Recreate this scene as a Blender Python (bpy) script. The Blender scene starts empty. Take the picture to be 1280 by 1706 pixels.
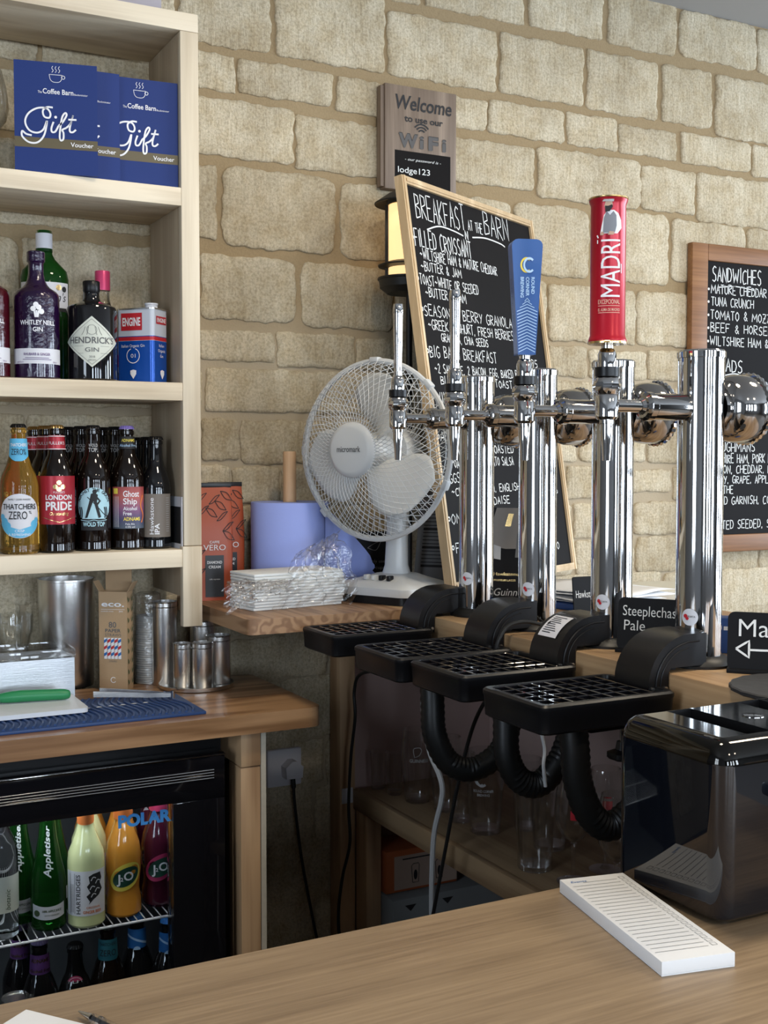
import bpy, bmesh, math, random
from math import sin, cos, pi, radians, atan2, sqrt
from mathutils import Vector, Matrix
from mathutils.geometry import tessellate_polygon
random.seed(7)
SC = bpy.context.scene
COL = SC.collection

# ------------------------------------------------------------------ camera, light, exposure
cam_d = bpy.data.cameras.new('camera')
cam_d.sensor_fit = 'HORIZONTAL'; cam_d.sensor_width = 36.0
cam_d.lens = 36.0 * 1952.0 / 1280.0
cam_d.clip_start = 0.02
cam = bpy.data.objects.new('camera', cam_d); COL.objects.link(cam)
cam.location = (0, 0, 1.373)
cam.rotation_euler = (radians(90 - 2.645), 0, radians(-27.68))
SC.camera = cam

SC.view_settings.view_transform = 'Standard'
SC.view_settings.look = 'None'
SC.view_settings.gamma = 1.0
SC.view_settings.use_curve_mapping = False
SC.view_settings.exposure = -0.2
SC.cycles.use_denoising = True
SC.cycles.max_bounces = 10
SC.cycles.diffuse_bounces = 4
SC.cycles.glossy_bounces = 5
SC.cycles.transmission_bounces = 10
SC.cycles.transparent_max_bounces = 40
SC.cycles.caustics_reflective = False
SC.cycles.caustics_refractive = False
SC.cycles.sample_clamp_indirect = 6.0

world = bpy.data.worlds.new('daylight'); SC.world = world
world.use_nodes = True
world.node_tree.nodes['Background'].inputs[0].default_value = (0.75, 0.85, 1.0, 1)
world.node_tree.nodes['Background'].inputs[1].default_value = 0.6

def area(name, loc, rot, sx, sy, power, color):
    l = bpy.data.lights.new(name, 'AREA'); l.shape = 'RECTANGLE'; l.size = sx; l.size_y = sy
    l.energy = power; l.color = color
    o = bpy.data.objects.new(name, l); COL.objects.link(o); o.location = loc; o.rotation_euler = rot
    return o

DAY = (0.74, 0.86, 1.0)
# daylight outside the windows of the rear wall and left wall, and the glazed front
REAR_WINDOWS = [(-0.6, 0.6), (0.75, 0.5), (1.75, 0.5), (3.2, 0.9)]
for wx, ww in REAR_WINDOWS:
    area('window_daylight', (wx, -3.55, 1.55), (radians(90), 0, 0), ww, 1.5, 130 * ww, DAY)
area('window_daylight', (-1.75, 0.2, 1.6), (radians(90), 0, radians(-90)), 0.9, 1.3, 45, DAY)
RIGHT_WINDOWS = [-1.6, -0.2, 1.3]
for wy in RIGHT_WINDOWS: area('window_daylight', (5.55, wy, 1.45), (radians(90), 0, radians(90)), 0.75, 1.9, 125, DAY)
# warm lights added at the ceiling, out of view, to brighten the upper wall
for lx, ly, lp in ((0.9, 1.2, 15), (2.2, 1.2, 15), (0.9, -0.8, 11), (2.2, -0.8, 11)):
    area('added_ceiling_light', (lx, ly, 2.585), (0, 0, 0), 0.25, 0.25, lp, (1.0, 0.86, 0.66))

# ------------------------------------------------------------------ materials
def mat(name, col, rough=0.5, metal=0.0, coat=0.0, trans=0.0, ior=1.45, emit=None, es=0.0, bump=0.0, bscale=60.0, bstretch=(1, 1, 1), var=0.0, alpha=1.0, spec=0.5):
    m = bpy.data.materials.new(name); m.use_nodes = True
    nt = m.node_tree; b = nt.nodes['Principled BSDF']
    c = tuple(col) + (1,)
    b.inputs['Base Color'].default_value = c
    b.inputs['Roughness'].default_value = rough
    b.inputs['Metallic'].default_value = metal
    b.inputs['Coat Weight'].default_value = coat
    b.inputs['Transmission Weight'].default_value = trans
    b.inputs['IOR'].default_value = ior
    b.inputs['Specular IOR Level'].default_value = spec
    if alpha < 1: b.inputs['Alpha'].default_value = alpha
    if emit: b.inputs['Emission Color'].default_value = tuple(emit) + (1,); b.inputs['Emission Strength'].default_value = es
    if bump or var:
        tc = nt.nodes.new('ShaderNodeTexCoord'); mp = nt.nodes.new('ShaderNodeMapping'); no = nt.nodes.new('ShaderNodeTexNoise')
        mp.inputs['Scale'].default_value = bstretch
        no.inputs['Scale'].default_value = bscale; no.inputs['Detail'].default_value = 4
        nt.links.new(tc.outputs['Object'], mp.inputs[0]); nt.links.new(mp.outputs[0], no.inputs['Vector'])
        if bump:
            bp = nt.nodes.new('ShaderNodeBump'); bp.inputs['Strength'].default_value = bump; bp.inputs['Distance'].default_value = 0.002
            nt.links.new(no.outputs['Fac'], bp.inputs['Height']); nt.links.new(bp.outputs[0], b.inputs['Normal'])
        if var:
            mx = nt.nodes.new('ShaderNodeMix'); mx.data_type = 'RGBA'
            mx.inputs['A'].default_value = tuple(x * (1 - var) for x in col) + (1,); mx.inputs['B'].default_value = tuple(min(1, x * (1 + var)) for x in col) + (1,)
            nt.links.new(no.outputs['Fac'], mx.inputs['Factor']); nt.links.new(mx.outputs['Result'], b.inputs['Base Color'])
    return m

def wood(name, dark, light, axis='X', scale=1.0, rough=0.5, ring=14.0, fine=0.5, coat=0.0):
    """procedural plank: stretched noise drives rings, fine streaks drive the rest"""
    m = bpy.data.materials.new(name); m.use_nodes = True
    nt = m.node_tree; b = nt.nodes['Principled BSDF']; L = nt.links.new
    b.inputs['Roughness'].default_value = rough; b.inputs['Coat Weight'].default_value = coat
    b.inputs['Coat Roughness'].default_value = 0.25
    tc = nt.nodes.new('ShaderNodeTexCoord'); mp = nt.nodes.new('ShaderNodeMapping')
    st = {'X': (0.6, 7, 7), 'Y': (7, 0.6, 7), 'Z': (7, 7, 0.6)}[axis]
    mp.inputs['Scale'].default_value = tuple(s * scale for s in st)
    n1 = nt.nodes.new('ShaderNodeTexNoise'); n1.inputs['Scale'].default_value = 1.6; n1.inputs['Detail'].default_value = 2
    mul = nt.nodes.new('ShaderNodeMath'); mul.operation = 'MULTIPLY'; mul.inputs[1].default_value = ring
    sn = nt.nodes.new('ShaderNodeMath'); sn.operation = 'SINE'
    n2 = nt.nodes.new('ShaderNodeTexNoise'); n2.inputs['Scale'].default_value = 18; n2.inputs['Detail'].default_value = 5
    mp2 = nt.nodes.new('ShaderNodeMapping'); mp2.inputs['Scale'].default_value = tuple((0.25 if s < 1 else s) * scale for s in st)
    L(tc.outputs['Object'], mp.inputs[0]); L(mp.outputs[0], n1.inputs['Vector']); L(n1.outputs['Fac'], mul.inputs[0]); L(mul.outputs[0], sn.inputs[0])
    L(tc.outputs['Object'], mp2.inputs[0]); L(mp2.outputs[0], n2.inputs['Vector'])
    mr = nt.nodes.new('ShaderNodeMapRange'); mr.inputs['From Min'].default_value = -1; mr.inputs['From Max'].default_value = 1
    L(sn.outputs[0], mr.inputs['Value'])
    mx = nt.nodes.new('ShaderNodeMix'); mx.data_type = 'FLOAT'; mx.inputs['Factor'].default_value = fine
    L(mr.outputs[0], mx.inputs['A']); L(n2.outputs['Fac'], mx.inputs['B'])
    cr = nt.nodes.new('ShaderNodeValToRGB')
    cr.color_ramp.elements[0].position = 0.25; cr.color_ramp.elements[0].color = tuple(dark) + (1,)
    cr.color_ramp.elements[1].position = 0.72; cr.color_ramp.elements[1].color = tuple(light) + (1,)
    L(mx.outputs['Result'], cr.inputs[0]); L(cr.outputs[0], b.inputs['Base Color'])
    bp = nt.nodes.new('ShaderNodeBump'); bp.inputs['Strength'].default_value = 0.12; bp.inputs['Distance'].default_value = 0.001
    L(n2.outputs['Fac'], bp.inputs['Height']); L(bp.outputs[0], b.inputs['Normal'])
    return m

def stone_mat(name, a, bcol, stain):
    m = bpy.data.materials.new(name); m.use_nodes = True
    nt = m.node_tree; b = nt.nodes['Principled BSDF']; L = nt.links.new
    b.inputs['Roughness'].default_value = 0.92; b.inputs['Specular IOR Level'].default_value = 0.15
    tc = nt.nodes.new('ShaderNodeTexCoord')
    def noise(sc, scale, detail=5, rough=0.6):
        mp = nt.nodes.new('ShaderNodeMapping'); mp.inputs['Scale'].default_value = scale
        n = nt.nodes.new('ShaderNodeTexNoise'); n.inputs['Scale'].default_value = sc; n.inputs['Detail'].default_value = detail; n.inputs['Roughness'].default_value = rough
        L(tc.outputs['Object'], mp.inputs[0]); L(mp.outputs[0], n.inputs['Vector']); return n
    big = noise(7, (1, 1, 1)); tool = noise(16, (6, 1, 0.8), 4, 0.65); grit = noise(160, (1, 1, 1), 4, 0.7); blot = noise(24, (1, 1, 1), 6, 0.65)
    at = nt.nodes.new('ShaderNodeAttribute'); at.attribute_name = 'tint'
    cr = nt.nodes.new('ShaderNodeValToRGB')
    cr.color_ramp.elements[0].position = 0.32; cr.color_ramp.elements[0].color = tuple(a) + (1,)
    cr.color_ramp.elements[1].position = 0.68; cr.color_ramp.elements[1].color = tuple(bcol) + (1,)
    ad = nt.nodes.new('ShaderNodeMath'); ad.operation = 'ADD'; L(big.outputs['Fac'], ad.inputs[0]); L(at.outputs['Fac'], ad.inputs[1]); L(ad.outputs[0], cr.inputs[0])
    # blotches and grit
    c2 = nt.nodes.new('ShaderNodeValToRGB'); c2.color_ramp.elements[0].position = 0.36; c2.color_ramp.elements[1].position = 0.6
    c2.color_ramp.elements[0].color = tuple(stain) + (1,); c2.color_ramp.elements[1].color = (1, 1, 1, 1); L(blot.outputs['Fac'], c2.inputs[0])
    m1 = nt.nodes.new('ShaderNodeMix'); m1.data_type = 'RGBA'; m1.blend_type = 'MULTIPLY'; m1.inputs['Factor'].default_value = 0.8
    L(cr.outputs[0], m1.inputs['A']); L(c2.outputs[0], m1.inputs['B'])
    c3 = nt.nodes.new('ShaderNodeValToRGB'); c3.color_ramp.elements[0].position = 0.36; c3.color_ramp.elements[1].position = 0.58
    c3.color_ramp.elements[0].color = (0.60, 0.58, 0.55, 1); c3.color_ramp.elements[1].color = (1, 1, 1, 1); L(grit.outputs['Fac'], c3.inputs[0])
    m2 = nt.nodes.new('ShaderNodeMix'); m2.data_type = 'RGBA'; m2.blend_type = 'MULTIPLY'; m2.inputs['Factor'].default_value = 0.75
    L(m1.outputs['Result'], m2.inputs['A']); L(c3.outputs[0], m2.inputs['B'])
    c4 = nt.nodes.new('ShaderNodeValToRGB'); c4.color_ramp.elements[0].position = 0.36; c4.color_ramp.elements[1].position = 0.62
    c4.color_ramp.elements[0].color = (0.8, 0.79, 0.76, 1); c4.color_ramp.elements[1].color = (1, 1, 1, 1); L(tool.outputs['Fac'], c4.inputs[0])
    m3 = nt.nodes.new('ShaderNodeMix'); m3.data_type = 'RGBA'; m3.blend_type = 'MULTIPLY'; m3.inputs['Factor'].default_value = 0.55
    L(m2.outputs['Result'], m3.inputs['A']); L(c4.outputs[0], m3.inputs['B'])
    L(m3.outputs['Result'], b.inputs['Base Color'])
    sm = nt.nodes.new('ShaderNodeMath'); sm.operation = 'MULTIPLY_ADD'; sm.inputs[1].default_value = 2.2; L(tool.outputs['Fac'], sm.inputs[0]); L(grit.outputs['Fac'], sm.inputs[2])
    bp = nt.nodes.new('ShaderNodeBump'); bp.inputs['Strength'].default_value = 0.55; bp.inputs['Distance'].default_value = 0.004
    L(sm.outputs[0], bp.inputs['Height']); L(bp.outputs[0], b.inputs['Normal'])
    return m

def clear_mat(name, base=0.03, gain=1.0, rough=0.03, bump=0.0, bscale=40.0, tint=(1, 1, 1)):
    """thin clear sheet: see-through, mirror-like towards grazing angles"""
    m = bpy.data.materials.new(name); m.use_nodes = True; nt = m.node_tree; L = nt.links.new
    nt.nodes.remove(nt.nodes['Principled BSDF']); out = nt.nodes['Material Output']
    tr = nt.nodes.new('ShaderNodeBsdfTransparent'); tr.inputs[0].default_value = tuple(tint) + (1,)
    gl = nt.nodes.new('ShaderNodeBsdfGlossy'); gl.inputs['Roughness'].default_value = rough
    fr = nt.nodes.new('ShaderNodeLayerWeight'); fr.inputs['Blend'].default_value = 0.5
    pw = nt.nodes.new('ShaderNodeMath'); pw.operation = 'POWER'; pw.inputs[1].default_value = 2.4; L(fr.outputs['Facing'], pw.inputs[0])
    ma = nt.nodes.new('ShaderNodeMath'); ma.operation = 'MULTIPLY_ADD'; ma.use_clamp = True; ma.inputs[1].default_value = gain; ma.inputs[2].default_value = base
    mx = nt.nodes.new('ShaderNodeMixShader')
    if bump:
        tc = nt.nodes.new('ShaderNodeTexCoord'); no = nt.nodes.new('ShaderNodeTexNoise'); no.inputs['Scale'].default_value = bscale; no.inputs['Detail'].default_value = 3
        no.inputs['Distortion'].default_value = 1.5
        b = nt.nodes.new('ShaderNodeBump'); b.inputs['Strength'].default_value = bump; b.inputs['Distance'].default_value = 0.01
        L(tc.outputs['Object'], no.inputs['Vector']); L(no.outputs['Fac'], b.inputs['Height']); L(b.outputs[0], gl.inputs['Normal']); L(b.outputs[0], fr.inputs['Normal'])
    L(pw.outputs[0], ma.inputs[0]); L(ma.outputs[0], mx.inputs[0]); L(tr.outputs[0], mx.inputs[1]); L(gl.outputs[0], mx.inputs[2]); L(mx.outputs[0], out.inputs[0])
    return m

M = {}
M['stone'] = stone_mat('limestone', (0.52, 0.44, 0.31), (0.71, 0.62, 0.46), (0.82, 0.76, 0.66))
M['mortar'] = mat('lime_mortar', (0.325, 0.24, 0.137), 0.95, bump=0.6, bscale=220, var=0.16, spec=0.1)
def paler_low_joints(m):                                            # the joints turn paler towards the bottom, close to the stones
    nt = m.node_tree; L = nt.links.new; b = nt.nodes['Principled BSDF']; old = b.inputs['Base Color'].links[0].from_socket
    tc = nt.nodes.new('ShaderNodeTexCoord'); sx = nt.nodes.new('ShaderNodeSeparateXYZ'); mr = nt.nodes.new('ShaderNodeMapRange'); mx = nt.nodes.new('ShaderNodeMix'); mx.data_type = 'RGBA'
    mr.inputs['From Min'].default_value = 1.60; mr.inputs['From Max'].default_value = 1.74; mx.inputs['A'].default_value = (0.42, 0.345, 0.24, 1)
    L(tc.outputs['Object'], sx.inputs[0]); L(sx.outputs[2], mr.inputs[0]); L(mr.outputs[0], mx.inputs['Factor']); L(old, mx.inputs['B']); L(mx.outputs['Result'], b.inputs['Base Color'])
paler_low_joints(M['mortar'])
M['pine'] = wood('pale_pine', (0.50, 0.40, 0.275), (0.70, 0.60, 0.45), 'X', 1.2, 0.6, 16, 0.5)
M['pinez'] = wood('pale_pine_upright', (0.50, 0.40, 0.275), (0.68, 0.585, 0.44), 'Z', 1.2, 0.6, 16, 0.5)
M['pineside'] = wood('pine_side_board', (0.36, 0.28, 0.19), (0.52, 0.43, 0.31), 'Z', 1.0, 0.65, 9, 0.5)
M['studz'] = wood('softwood_stud', (0.33, 0.19, 0.095), (0.52, 0.335, 0.185), 'Z', 1.2, 0.6, 18, 0.45)
M['worktop'] = wood('oiled_pine_worktop', (0.22, 0.112, 0.05), (0.42, 0.24, 0.12), 'X', 1.3, 0.36, 26, 0.45, 0.15)
M['oak'] = wood('oak_counter', (0.20, 0.135, 0.078), (0.36, 0.258, 0.158), 'X', 2.2, 0.5, 6, 0.8)
M['oaky'] = wood('oak_bar_top', (0.30, 0.18, 0.09), (0.50, 0.34, 0.19), 'Y', 1.0, 0.45, 8, 0.65)
M['corner'] = wood('reclaimed_board', (0.235, 0.125, 0.062), (0.38, 0.225, 0.12), 'Y', 1.6, 0.45, 48, 0.35)
M['darkwood'] = wood('stained_frame', (0.20, 0.085, 0.03), (0.36, 0.17, 0.065), 'X', 1.3, 0.5, 10, 0.6)
M['framewood'] = wood('raw_pine_frame', (0.50, 0.35, 0.19), (0.70, 0.53, 0.33), 'Z', 2, 0.6, 10, 0.5)
M['walnut'] = wood('greyed_walnut', (0.17, 0.12, 0.085), (0.30, 0.225, 0.165), 'Z', 2.0, 0.6, 9, 0.5)
M['under'] = wood('under_bar_softwood', (0.24, 0.145, 0.075), (0.38, 0.26, 0.145), 'Y', 1.0, 0.7, 12, 0.5)
M['ply'] = mat('plywood_edge', (0.5, 0.45, 0.36), 0.8, bump=0.2, bscale=90, var=0.12)
M['plaster'] = mat('pink_grey_panel', (0.50, 0.365, 0.33), 0.8)
M['white'] = mat('white_paint', (0.62, 0.61, 0.60), 0.8)
M['room'] = mat('grey_painted_wall', (0.15, 0.15, 0.155), 0.8)
M['ceil'] = mat('ceiling_paint', (0.40, 0.395, 0.39), 0.85)
M['floor'] = mat('dark_floor', (0.09, 0.075, 0.06), 0.6, var=0.2, bscale=12)
M['chrome'] = mat('chrome', (0.60, 0.595, 0.59), 0.05, 1.0)
M['chromed'] = mat('dark_chrome', (0.42, 0.41, 0.40), 0.08, 1.0)
M['steel'] = mat('brushed_steel', (0.80, 0.785, 0.76), 0.27, 1.0, bump=0.06, bscale=40, bstretch=(1, 1, 30))
M['steelx'] = mat('brushed_steel_box', (0.66, 0.68, 0.70), 0.33, 1.0, bump=0.1, bscale=40, bstretch=(1, 30, 30))
M['wire'] = mat('zinc_wire', (0.72, 0.72, 0.74), 0.45, 0.3)
M['black'] = mat('black_plastic', (0.0045, 0.0045, 0.0055), 0.36, spec=0.38)
M['blackgloss'] = mat('black_gloss', (0.006, 0.006, 0.008), 0.06, coat=0.6)
M['blackmatt'] = mat('black_matt', (0.006, 0.006, 0.007), 0.6, spec=0.2)
M['toaster'] = mat('toaster_black', (0.004, 0.005, 0.008), 0.04, coat=1.0)
M['rubber'] = mat('black_rubber', (0.006, 0.006, 0.006), 0.42)
M['board'] = mat('chalkboard', (0.0075, 0.0062, 0.006), 0.65, var=0.35, bscale=5, spec=0.12)
M['chalk'] = mat('chalk_white', (0.74, 0.74, 0.72), 0.9)
M['chalkgrey'] = mat('chalk_grey', (0.42, 0.42, 0.42), 0.9)
M['fanwhite'] = mat('fan_white', (0.60, 0.61, 0.61), 0.35)
M['fanblade'] = mat('fan_blade_grey', (0.62, 0.62, 0.60), 0.4)
M['paper'] = mat('paper_white', (0.76, 0.76, 0.76), 0.8)
M['napkin'] = mat('napkin_white', (0.78, 0.79, 0.77), 0.9, bump=0.25, bscale=30, bstretch=(0.3, 0.3, 12))
M['bluepaper'] = mat('blue_paper_roll', (0.33, 0.40, 0.80), 0.85, bump=0.15, bscale=120)
M['dowel'] = wood('beech_dowel', (0.42, 0.24, 0.12), (0.55, 0.35, 0.2), 'Z', 3, 0.5, 6, 0.5)
M['film'] = clear_mat('clear_film', 0.13, 0.9, 0.20, 0.6, 30)
M['glass'] = clear_mat('clear_glass', 0.05, 1.1, 0.012, tint=(0.985, 0.99, 0.99))
M['pane'] = clear_mat('door_glass', 0.012, 0.5, 0.0, tint=(0.93, 0.95, 0.96))
M['clearplastic'] = clear_mat('clear_plastic', 0.05, 0.5, 0.04)
M['voucher'] = mat('voucher_navy', (0.022, 0.042, 0.165), 0.55, spec=0.15)
M['band'] = mat('voucher_olive', (0.105, 0.082, 0.04), 0.5)
M['print'] = mat('print_white', (0.80, 0.80, 0.82), 0.6)
M['ink'] = mat('print_black', (0.012, 0.012, 0.014), 0.6)
M['inkgrey'] = mat('print_grey', (0.12, 0.12, 0.12), 0.6)
M['cream'] = mat('label_cream', (0.62, 0.64, 0.56), 0.6)
M['labelwhite'] = mat('label_white', (0.66, 0.66, 0.70), 0.6)
M['red'] = mat('print_red', (0.50, 0.02, 0.03), 0.4)
M['canred'] = mat('handle_red', (0.42, 0.008, 0.022), 0.28, 0.25)
M['gold'] = mat('gold_trim', (0.72, 0.50, 0.22), 0.25, 1.0)
M['blue'] = mat('handle_blue', (0.028, 0.10, 0.32), 0.35)
M['paleblue'] = mat('print_pale_blue', (0.42, 0.62, 0.85), 0.5)
M['tinblue'] = mat('tin_blue', (0.012, 0.085, 0.42), 0.22, 0.3)
M['tinsilver'] = mat('tin_silver', (0.56, 0.59, 0.66), 0.3)
M['yellow'] = mat('print_yellow', (0.75, 0.60, 0.08), 0.5)
M['skyblue'] = mat('label_sky', (0.10, 0.42, 0.66), 0.5)
M['palesky'] = mat('label_pale_sky', (0.42, 0.66, 0.74), 0.5)
M['deepblue'] = mat('label_deep_blue', (0.02, 0.14, 0.42), 0.5)
M['labelred'] = mat('label_red', (0.40, 0.02, 0.035), 0.35, 0.2)
M['taupe'] = mat('label_taupe', (0.19, 0.16, 0.135), 0.55)
M['purple'] = mat('label_purple', (0.10, 0.035, 0.16), 0.5)
M['orange'] = mat('label_orange', (0.72, 0.20, 0.045), 0.5)
M['pinkcap'] = mat('cap_pink', (0.62, 0.06, 0.17), 0.3, 0.3)
M['gpurple'] = mat('glass_purple', (0.012, 0.002, 0.024), 0.06, coat=0.5, bump=0.8, bscale=120)
M['gred'] = mat('glass_red', (0.05, 0.002, 0.006), 0.06, coat=0.5, bump=0.8, bscale=120)
M['ggreen'] = mat('glass_green', (0.16, 0.50, 0.10), 0.02, trans=1.0, ior=1.33)
M['gdgreen'] = mat('glass_deep_green', (0.014, 0.115, 0.016), 0.03, trans=0.7, ior=1.33)
M['gblack'] = mat('glass_black', (0.005, 0.005, 0.006), 0.04, coat=0.5)
M['gbrown'] = mat('glass_brown', (0.006, 0.003, 0.002), 0.05, coat=0.3)
M['gamber'] = mat('glass_amber', (0.85, 0.50, 0.10), 0.02, trans=0.9, ior=1.33)
M['gclear'] = mat('spirit_clear', (0.92, 0.94, 0.93), 0.0, trans=1.0, ior=1.33)
M['lemon'] = mat('drink_lemon', (0.66, 0.70, 0.36), 0.08, coat=0.6)
M['juice'] = mat('drink_orange', (0.66, 0.27, 0.035), 0.08, coat=0.6)
M['berry'] = mat('drink_berry', (0.06, 0.007, 0.02), 0.08, coat=0.6)
M['kraft'] = mat('kraft_card', (0.43, 0.29, 0.165), 0.8, bump=0.1, bscale=200)
M['leafgreen'] = mat('print_leaf_green', (0.05, 0.085, 0.035), 0.7)
M['coffee'] = mat('coffee_bag_rust', (0.42, 0.085, 0.035), 0.4, bump=0.35, bscale=28)
M['bagblack'] = mat('coffee_bag_black', (0.016, 0.016, 0.018), 0.35)
M['mat'] = mat('bar_mat_blue', (0.02, 0.055, 0.17), 0.5)
M['chop'] = mat('chopping_board_white', (0.66, 0.70, 0.76), 0.4)
M['knife'] = mat('knife_green', (0.02, 0.22, 0.08), 0.4)
M['cable'] = mat('cable_black', (0.01, 0.01, 0.01), 0.5)
M['cablewhite'] = mat('cable_white', (0.5, 0.5, 0.5), 0.5)
M['socket'] = mat('socket_white', (0.74, 0.73, 0.78), 0.5)
M['lampglass'] = mat('lit_frosted_glass', (0.8, 0.65, 0.4), 0.6, emit=(1.0, 0.64, 0.28), es=1.35)
M['lampmetal'] = mat('lantern_black', (0.012, 0.011, 0.010), 0.5)
M['grey'] = mat('print_card_grey', (0.20, 0.20, 0.21), 0.5)
M['photo'] = mat('photo_dim', (0.20, 0.18, 0.16), 0.5)
M['skin'] = mat('print_skin', (0.50, 0.33, 0.24), 0.6)
M['tweed'] = mat('print_tweed', (0.20, 0.21, 0.24), 0.6)
M['boxorange'] = mat('box_rust', (0.40, 0.10, 0.03), 0.7)
M['boxpale'] = mat('box_pale_panel', (0.45, 0.33, 0.26), 0.7)
M['crate'] = mat('crate_grey', (0.22, 0.23, 0.23), 0.7)
M['folder'] = mat('folder_blue', (0.03, 0.08, 0.25), 0.5)
M['slate'] = mat('slate', (0.028, 0.028, 0.030), 0.6, bump=0.4, bscale=60)
M['mauve'] = mat('box_mauve', (0.34, 0.31, 0.34), 0.6)
M['fridgein'] = mat('fridge_liner', (0.08, 0.085, 0.09), 0.4)
M['polar'] = mat('logo_blue', (0.06, 0.30, 0.75), 0.5)
M['creamtop'] = mat('table_cream', (0.72, 0.70, 0.60), 0.4)
M['led'] = mat('led_strip', (0.9, 0.9, 0.9), 0.5, emit=(0.9, 0.95, 1.0), es=4.0)
M['glassprint'] = mat('glass_print', (0.45, 0.45, 0.45), 0.7)

# ------------------------------------------------------------------ geometry helpers
def plane(o, U, V, off=0.0006):
    """maps 2-D (x, y) to the plane through o spanned by U and V, lifted a hair along its normal"""
    o, U, V = Vector(o), Vector(U).normalized(), Vector(V).normalized()
    N = U.cross(V).normalized()
    fn = lambda x, y, h=0.0: o + U * x + V * y + N * (off + h)
    fn.sub = 0; return fn

def subdivide(pts, tris, lim):
    """split long edges of a flat triangulation so that it follows a curved surface"""
    pts = list(pts); mid = {}; out = []; todo = list(tris)
    while todo:
        a, b, c = todo.pop(); e = sorted(((pts[i][0] - pts[j][0]) ** 2 + (pts[i][1] - pts[j][1]) ** 2, i, j, k) for i, j, k in ((a, b, c), (b, c, a), (c, a, b)))[-1]
        if e[0] < lim * lim: out.append((a, b, c)); continue
        i, j, k = e[1:]; key = (min(i, j), max(i, j))
        if key not in mid: mid[key] = len(pts); pts.append(((pts[i][0] + pts[j][0]) / 2, (pts[i][1] + pts[j][1]) / 2))
        m = mid[key]; todo += [(i, m, k), (m, j, k)]
    return pts, out

def front(x, y, z, off=0.0006):
    return plane((x, y, z), (1, 0, 0), (0, 0, 1), off)

def cyl(r, z, off=0.0005, a0=0.0):
    """maps 2-D to the side of an upright cylinder, x = 0 facing -Y"""
    def fn(x, y, h=0.0):
        a = x / r + a0; R = r + off + h
        return Vector((R * sin(a), -R * cos(a), z + y))
    return fn

_tc = {}
def text2d(s, bold=0.0, shear=0.0):
    k = (s, bold, shear)
    if k not in _tc:
        cu = bpy.data.curves.new('lettering', 'FONT'); cu.body = s; cu.size = 1.0; cu.offset = bold; cu.shear = shear
        cu.resolution_u = 3; cu.fill_mode = 'FRONT'
        ob = bpy.data.objects.new('lettering', cu); COL.objects.link(ob)
        dg = bpy.context.evaluated_depsgraph_get()
        me = bpy.data.meshes.new_from_object(ob.evaluated_get(dg))
        v = [(p.co.x, p.co.y) for p in me.vertices]; f = [tuple(q.vertices) for q in me.polygons]
        bpy.data.objects.remove(ob); bpy.data.curves.remove(cu); bpy.data.meshes.remove(me)
        _tc[k] = (v, f)
    return _tc[k]

STROKES = {
 'A': ['0,0 .5,1 1,0', '.15,.38 .85,.38'], 'B': ['0,0 0,1 .75,.93 .8,.65 .05,.53 .9,.4 .9,.1 0,0'], 'C': ['1,.9 .6,1 .1,.8 0,.35 .3,0 1,.1'],
 'D': ['0,0 0,1 .7,.9 1,.5 .75,.1 0,0'], 'E': ['1,1 0,1 0,0 1,0', '0,.5 .8,.52'], 'F': ['1,1 0,1 0,0', '0,.5 .75,.52'], 'G': ['1,.88 .5,1 .05,.7 .05,.25 .5,0 1,.15 1,.45 .55,.45'],
 'H': ['0,0 0,1', '1,0 1,1', '0,.48 1,.52'], 'I': ['.5,0 .5,1'], 'J': ['.9,1 .9,.2 .5,0 .05,.15'], 'K': ['0,0 0,1', '1,1 .05,.45 1,0'], 'L': ['0,1 0,0 .9,.02'],
 'M': ['0,0 .1,1 .5,.3 .9,1 1,0'], 'N': ['0,0 0,1 1,0 1,1'], 'O': ['.5,1 .05,.7 .05,.3 .5,0 .95,.3 .95,.7 .5,1'], 'P': ['0,0 0,1 .85,.92 .9,.6 .05,.45'],
 'Q': ['.5,1 .05,.7 .05,.3 .5,0 .95,.3 .95,.7 .5,1', '.6,.3 1,-.1'], 'R': ['0,0 0,1 .85,.92 .9,.62 .05,.48 1,0'], 'S': ['.95,.9 .5,1 .1,.8 .2,.58 .8,.42 .9,.15 .5,0 .02,.1'],
 'T': ['0,1 1,1', '.5,1 .5,0'], 'U': ['0,1 .05,.2 .5,0 .95,.2 1,1'], 'V': ['0,1 .5,0 1,1'], 'W': ['0,1 .25,0 .5,.7 .75,0 1,1'], 'X': ['0,1 1,0', '1,1 0,0'], 'Y': ['0,1 .5,.5', '1,1 .3,0'],
 'Z': ['0,1 1,1 0,0 1,0', '.2,.5 .8,.5'], '0': ['.5,1 .1,.7 .1,.3 .5,0 .9,.3 .9,.7 .5,1'], '1': ['.4,1 .5,0'], '2': ['.1,.8 .5,1 .9,.75 .1,0 1,0'], '3': ['.1,.95 .9,.85 .4,.55 .9,.3 .1,.02'],
 '4': ['.7,0 .7,1 0,.35 1,.35'], '5': ['.9,1 .2,1 .1,.55 .8,.55 .9,.2 .1,0'], '6': ['.8,1 .2,.5 .2,.1 .8,.05 .85,.4 .2,.45'], '7': ['0,1 1,1 .3,0'], '8': ['.5,.5 .1,.75 .5,1 .9,.75 .1,.25 .5,0 .9,.25 .5,.5'], '9': ['.9,.6 .2,.6 .3,1 .9,.9 .8,0'],
 '&': ['1,0 .2,.75 .5,1 .75,.75 .05,.3 .4,0 .95,.35'], '~': ['0,.45 .3,.6 .6,.4 .9,.55'], '-': ['.1,.5 .9,.5'], ',': ['.4,.12 .25,-.12'], '.': ['.4,.08 .5,0'], "'": ['.5,1 .4,.8'],
}
STROKES = {k: [[tuple(float(c) for c in p.split(',')) for p in s.split()] for s in v] for k, v in STROKES.items()}
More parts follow.
